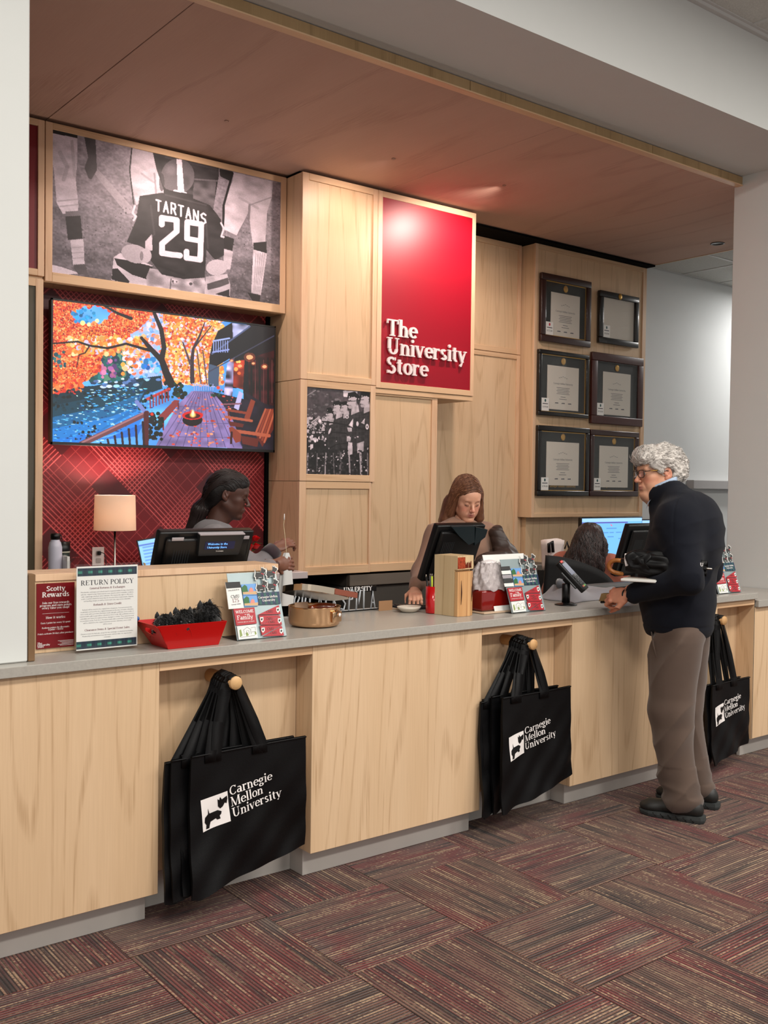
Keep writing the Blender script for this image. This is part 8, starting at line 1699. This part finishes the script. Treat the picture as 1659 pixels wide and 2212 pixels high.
# --- seated clerk with long curly hair
def clerk_curly():
    tone = (.72, .50, .40); ho = np.array([5.13, 4.33, 1.205]); fr = frame3((.90, .42, -.10)); hl, hf, hu = fr; S = .92
    V1, F1, c1 = head_mesh(tone, (.6, .35, .33), (.8, .5, .42), closed=True, res=.004); H = place(V1, ho, *fr, S)
    bl, bf, bu = frame3((.88, .47, 0)); base = np.array([5.12, 4.36, .09]); R = np.stack([bl, bf, bu]); P = lambda s_, t_, z: base + bf * s_ + bl * t_ + np.array([0, 0, z])
    arms = [(P(0, t * .17, .97), P(.10, t * .25, .75), P(.36, t * .16, .72)) for t in (-1, 1)]
    hs = []
    for (a, b, c_), left in zip(arms, (False, True)):
        y = c_ - b; y /= np.linalg.norm(y); z = np.array([0, 0, 1.0]); z -= y * (z @ y); z /= np.linalg.norm(z); V, F, cc = hand_mesh(tone, .35, left, res=.004); hs.append((place(V, c_, np.cross(y, z), y, z, .88), F, cc))
    g = Field(base + [-.35, -.45, -.08], base + [.75, .55, 1.2], .013); g.ell(P(0, 0, .62), (.15, .11, .16), R, .05); g.ell(P(.0, 0, .86), (.14, .09, .16), R, .05); g.cap(P(0, -.13, .98), P(0, .13, .98), .045, .045, .04); g.cap(P(0, 0, .98), ho - hu * .1, .045, .042, .02)
    for a, b, c_ in arms: g.cap(a, b, .038, .032, .02); g.cap(b, c_, .03, .022, .02)
    for t in (-1, 1): g.cap(P(0, t * .09, .55), P(.42, t * .10, .53), .075, .055, .04); g.cap(P(.42, t * .10, .53), P(.40, t * .10, -.01), .05, .035, .03)
    Vb, Fb = g.mesh(); V, F, col = join([(H, F1, c1)] + hs + [(Vb, Fb, np.tile(lin(tone), (len(Vb), 1)))])
    o = person_base(V, F, col, 'seated clerk with long dark curly hair and terracotta top, seen from behind', tuple(base))
    g = Field(base + [-.40, -.50, .45], base + [.75, .60, 1.15], .008); g.ell(P(0, 0, .62), (.19, .14, .16), R, .05); g.ell(P(.0, 0, .86), (.18, .125, .17), R, .06); g.cap(P(0, -.15, .965), P(0, .15, .965), .065, .065, .05)
    for a, b, c_ in arms: g.cap(a, b, .070, .066, .04); g.cap(b, c_ - (c_ - b) * .15, .062, .042, .03)
    g.ell(P(0, 0, 1.03), (.05, .05, .05), R, .01, True)
    Vs, Fs = g.mesh(); Vs = fold(relax(Vs, Fs, 2), Fs, .007, (9, 9, 11), 5); mk('top', Vs, Fs, cloth_mat('terracotta_cotton', (.62, .36, .29), .8, .2), o)
    g = Field(base + [-.3, -.3, -.08], base + [.75, .5, .72], .011); g.ell(P(0, 0, .56), (.18, .16, .10), R, .03)
    for t in (-1, 1): g.cap(P(0, t * .09, .55), P(.42, t * .10, .53), .10, .075, .04); g.cap(P(.42, t * .10, .53), P(.40, t * .10, -.02), .07, .055, .03)
    g.cut((0, 0, .05), (0, 0, -1)); Vp, Fp = g.mesh(); mk('trousers', Vp, Fp, cloth_mat('black_trousers', (.08, .08, .09)), o)
    for t in (-1, 1): b_ = MB(); b_.M = frameM(tuple(P(.44, t * .10, -.09)), tuple(bl), None, (0, 0, 1)); b_.box(-.04, .04, -.12, .12, .0, .07, .02, 2); b_.build('shoe', mat('black_leather', srgb(.13, .13, .125), .45), o)
    def bh(g):
        g.ell((0, -.024, .040), (.090, .108, .094), k=.01); g.ell((0, -.07, -.06), (.120, .085, .13), k=.04); g.ell((.03, -.085, -.18), (.155, .085, .13), k=.05); g.ell((.055, -.09, -.27), (.150, .07, .10), k=.05); g.cap((-.08, -.01, -.02), (-.115, .01, -.22), .04, .036, .03); g.cap((.08, -.01, -.02), (.135, .0, -.24), .04, .045, .03)
        g.ell((0, .110, -.04), (.058, .080, .10), k=.012, sub=True)
    HB = mat('dark_curly_hair', srgb(.13, .085, .08), .45, var=.3, vscale=40, bump=.5, bscale=120); hr, sn = hair_mesh(bh, ho, fr, S, HB, o, .006, (26, 26, 16), 3, lo=(-.24, -.22, -.42), hi=(.26, .15, .16))
    W = lambda x, y, z: tuple(ho + S * (x * hl + y * hf + z * hu))
    def cu(rg):
        a = rg.uniform(-1.7, 1.7); out = []; w0 = rg.uniform(0, 6.28); fr_ = rg.uniform(8, 13); L = rg.uniform(.55, 1.0)
        for i in range(24):
            t = i / 23 * L; q = max(0.0, (t - .2) / .8); ang = min(1.5, 1.5 * t / .2)
            v = np.array([.09 * math.sin(a) * math.sin(ang) * (1 + .9 * q) + .05 * q, -.024 - (.11 * math.cos(a) * math.sin(ang)) * (1 + .2 * q), .04 + .10 * math.cos(ang) - .38 * q])
            v = sn(v, .003, .95 if t > .03 else .8); am = .0065 * min(1, t * 4); v = v + np.array([am * math.cos(fr_ * t * 4 + w0), -.5 * am * math.cos(a) * math.sin(fr_ * t * 4 + w0), am * .4 * math.sin(fr_ * t * 4 + w0)]); out.append(W(*v))
        return out
    strands(hr, 'curl', mat('curl_brown', srgb(.21, .14, .13), .4), 380, cu, .0026, seed=5, sides=4); strands(hr, 'curl', mat('curl_dark', srgb(.10, .07, .07), .4), 260, cu, .0030, seed=6, sides=4)
clerk_curly()
# chair, desk, monitors, bag behind
t = thing('office_chair', 'black office chair with curved backrest behind the seated clerk', 'chair', (4.86, 4.20, 0))
b_ = MB(); b_.sheet(lambda a, b: (4.60 + .44 * a, 4.24 - .14 * a - .08 * math.sin(math.pi * a) + .04 * b, 1.140 - .19 * a ** 1.7 - (.62 - .19 * a ** 1.7) * b), 24, 12, .05); b_.build('backrest', mat('black_mesh_fabric', srgb(.035, .035, .045), .7), t)
MB().box(4.84, 5.32, 4.05, 4.52, .42, .50, .03, 3).build('seat', mat('black_mesh_fabric', srgb(.035, .035, .045), .7), t); MB().tube([(5.08, 4.28, .10), (5.08, 4.28, .43)], .028, 12).build('post', BLACK, t)
for k in range(5):
    a = k * 1.2566 + .3; b_ = MB(); b_.tube([(5.08, 4.28, .11), (5.08 + .28 * math.cos(a), 4.28 + .28 * math.sin(a), .07)], [.024, .016], 8); b_.build('leg', BLACK, t); b_ = MB(); b_.ball((5.08 + .28 * math.cos(a), 4.28 + .28 * math.sin(a), .030), .028, 10); b_.build('caster', BLACK, t)
t = thing('office_desk', 'grey desk under the monitors at the right', 'desk', (6.1, 4.75, 0)); box1('desktop', mat('desk_grey', srgb(.50, .49, .48), .5), 5.40, 7.0, 4.42, 5.15, .71, .74, t, bev=.003)
for x, y in ((5.44, 4.46), (6.94, 4.46), (5.44, 5.10), (6.94, 5.10)): box1('leg', CHARCOAL, x - .02, x + .02, y - .02, y + .02, 0, .71, t)
def monitor(x0, x1, y, z0, z1, label, yaw, seed):
    t = thing('monitor', label, 'monitor', ((x0 + x1) / 2, y, .741), 'office monitors'); M_ = Matrix.Translation(((x0 + x1) / 2, y, 0)) @ Matrix.Rotation(yaw, 4, 'Z'); w2 = (x1 - x0) / 2
    b_ = MB(); b_.M = M_; b_.box(-w2, w2, 0, .03, z0, z1, .004, 2); b_.build('housing', BLACK, t); b_ = MB(); b_.M = M_; b_.box(-.02, .02, .03, .05, .75, z0 + .12); b_.build('stand_post', CHARCOAL, t); b_ = MB(); b_.M = M_; b_.box(-.10, .10, -.05, .12, .7405, .752, .004); b_.build('stand_base', CHARCOAL, t)
    p = Paint(150, 72, (.46, .73, .99)); p.corners((0, 0), (150, 0), (150, 72), (0, 72)); p.poly([(0, 0), (150, 0), (150, 7), (0, 7)], (.62, .80, .98)); p.line([(0, 9), (112, 9)], 1.6, (.35, .28, .62)); p.line([(70, 13), (73, 15)], 1.5, (.9, .4, .5))
    for x, y_, l in ((60, 20, 24), (52, 28, 12), (68, 28, 9), (84, 28, 12), (100, 28, 14), (63, 36, 14), (90, 40, 18)): p.line([(x, y_), (x + l, y_)], 1.0, (.30, .48, .72), .8)
    if seed: p.a[:] = p.a * .3 + np.array([.62, .80, 1.0]) * .7
    p.mesh('screen', M_ @ Vector((-w2 + .008, -.0015, z1 - .008)), M_.to_3x3() @ Vector((2 * w2 - .016, 0, 0)), Vector((0, 0, -(z1 - z0 - .02))), t, emit=1.15)
monitor(5.52, 6.215, 4.75, 1.055, 1.347, 'wide monitor with blue screen in front of the seated clerk', 0, 0)
monitor(6.235, 6.75, 4.76, 1.04, 1.325, 'second blue monitor half hidden behind the man and the right register', -.08, 1)
t = thing('white_tote', 'white open bag with dark handles standing left of the seated clerk', 'bag', (5.39, 4.90, .95))
b_ = MB(); b_.sheet(lambda a, b: (5.39 + (.075 + .022 * b) * math.copysign(abs(math.cos(2 * math.pi * a)) ** .5, math.cos(2 * math.pi * a)), 4.90 + .045 * math.copysign(abs(math.sin(2 * math.pi * a)) ** .5, math.sin(2 * math.pi * a)), .97 + .215 * b + .006 * math.sin(12 * a)), 40, 6, .002); b_.build('body', mat('white_canvas', srgb(.85, .80, .78), .8), t)
MB().tube([(5.29, 4.84, 1.10), (5.275, 4.83, 1.16), (5.31, 4.83, 1.175), (5.325, 4.835, 1.10)], .012, 8).build('handle', BLACK, t); MB().tube([(5.44, 4.83, 1.12), (5.46, 4.825, 1.17), (5.49, 4.83, 1.11)], .006, 8).build('handle', BLACK, t); box1('stand', CHARCOAL, 5.29, 5.38, 4.85, 4.95, 0, .968, t)
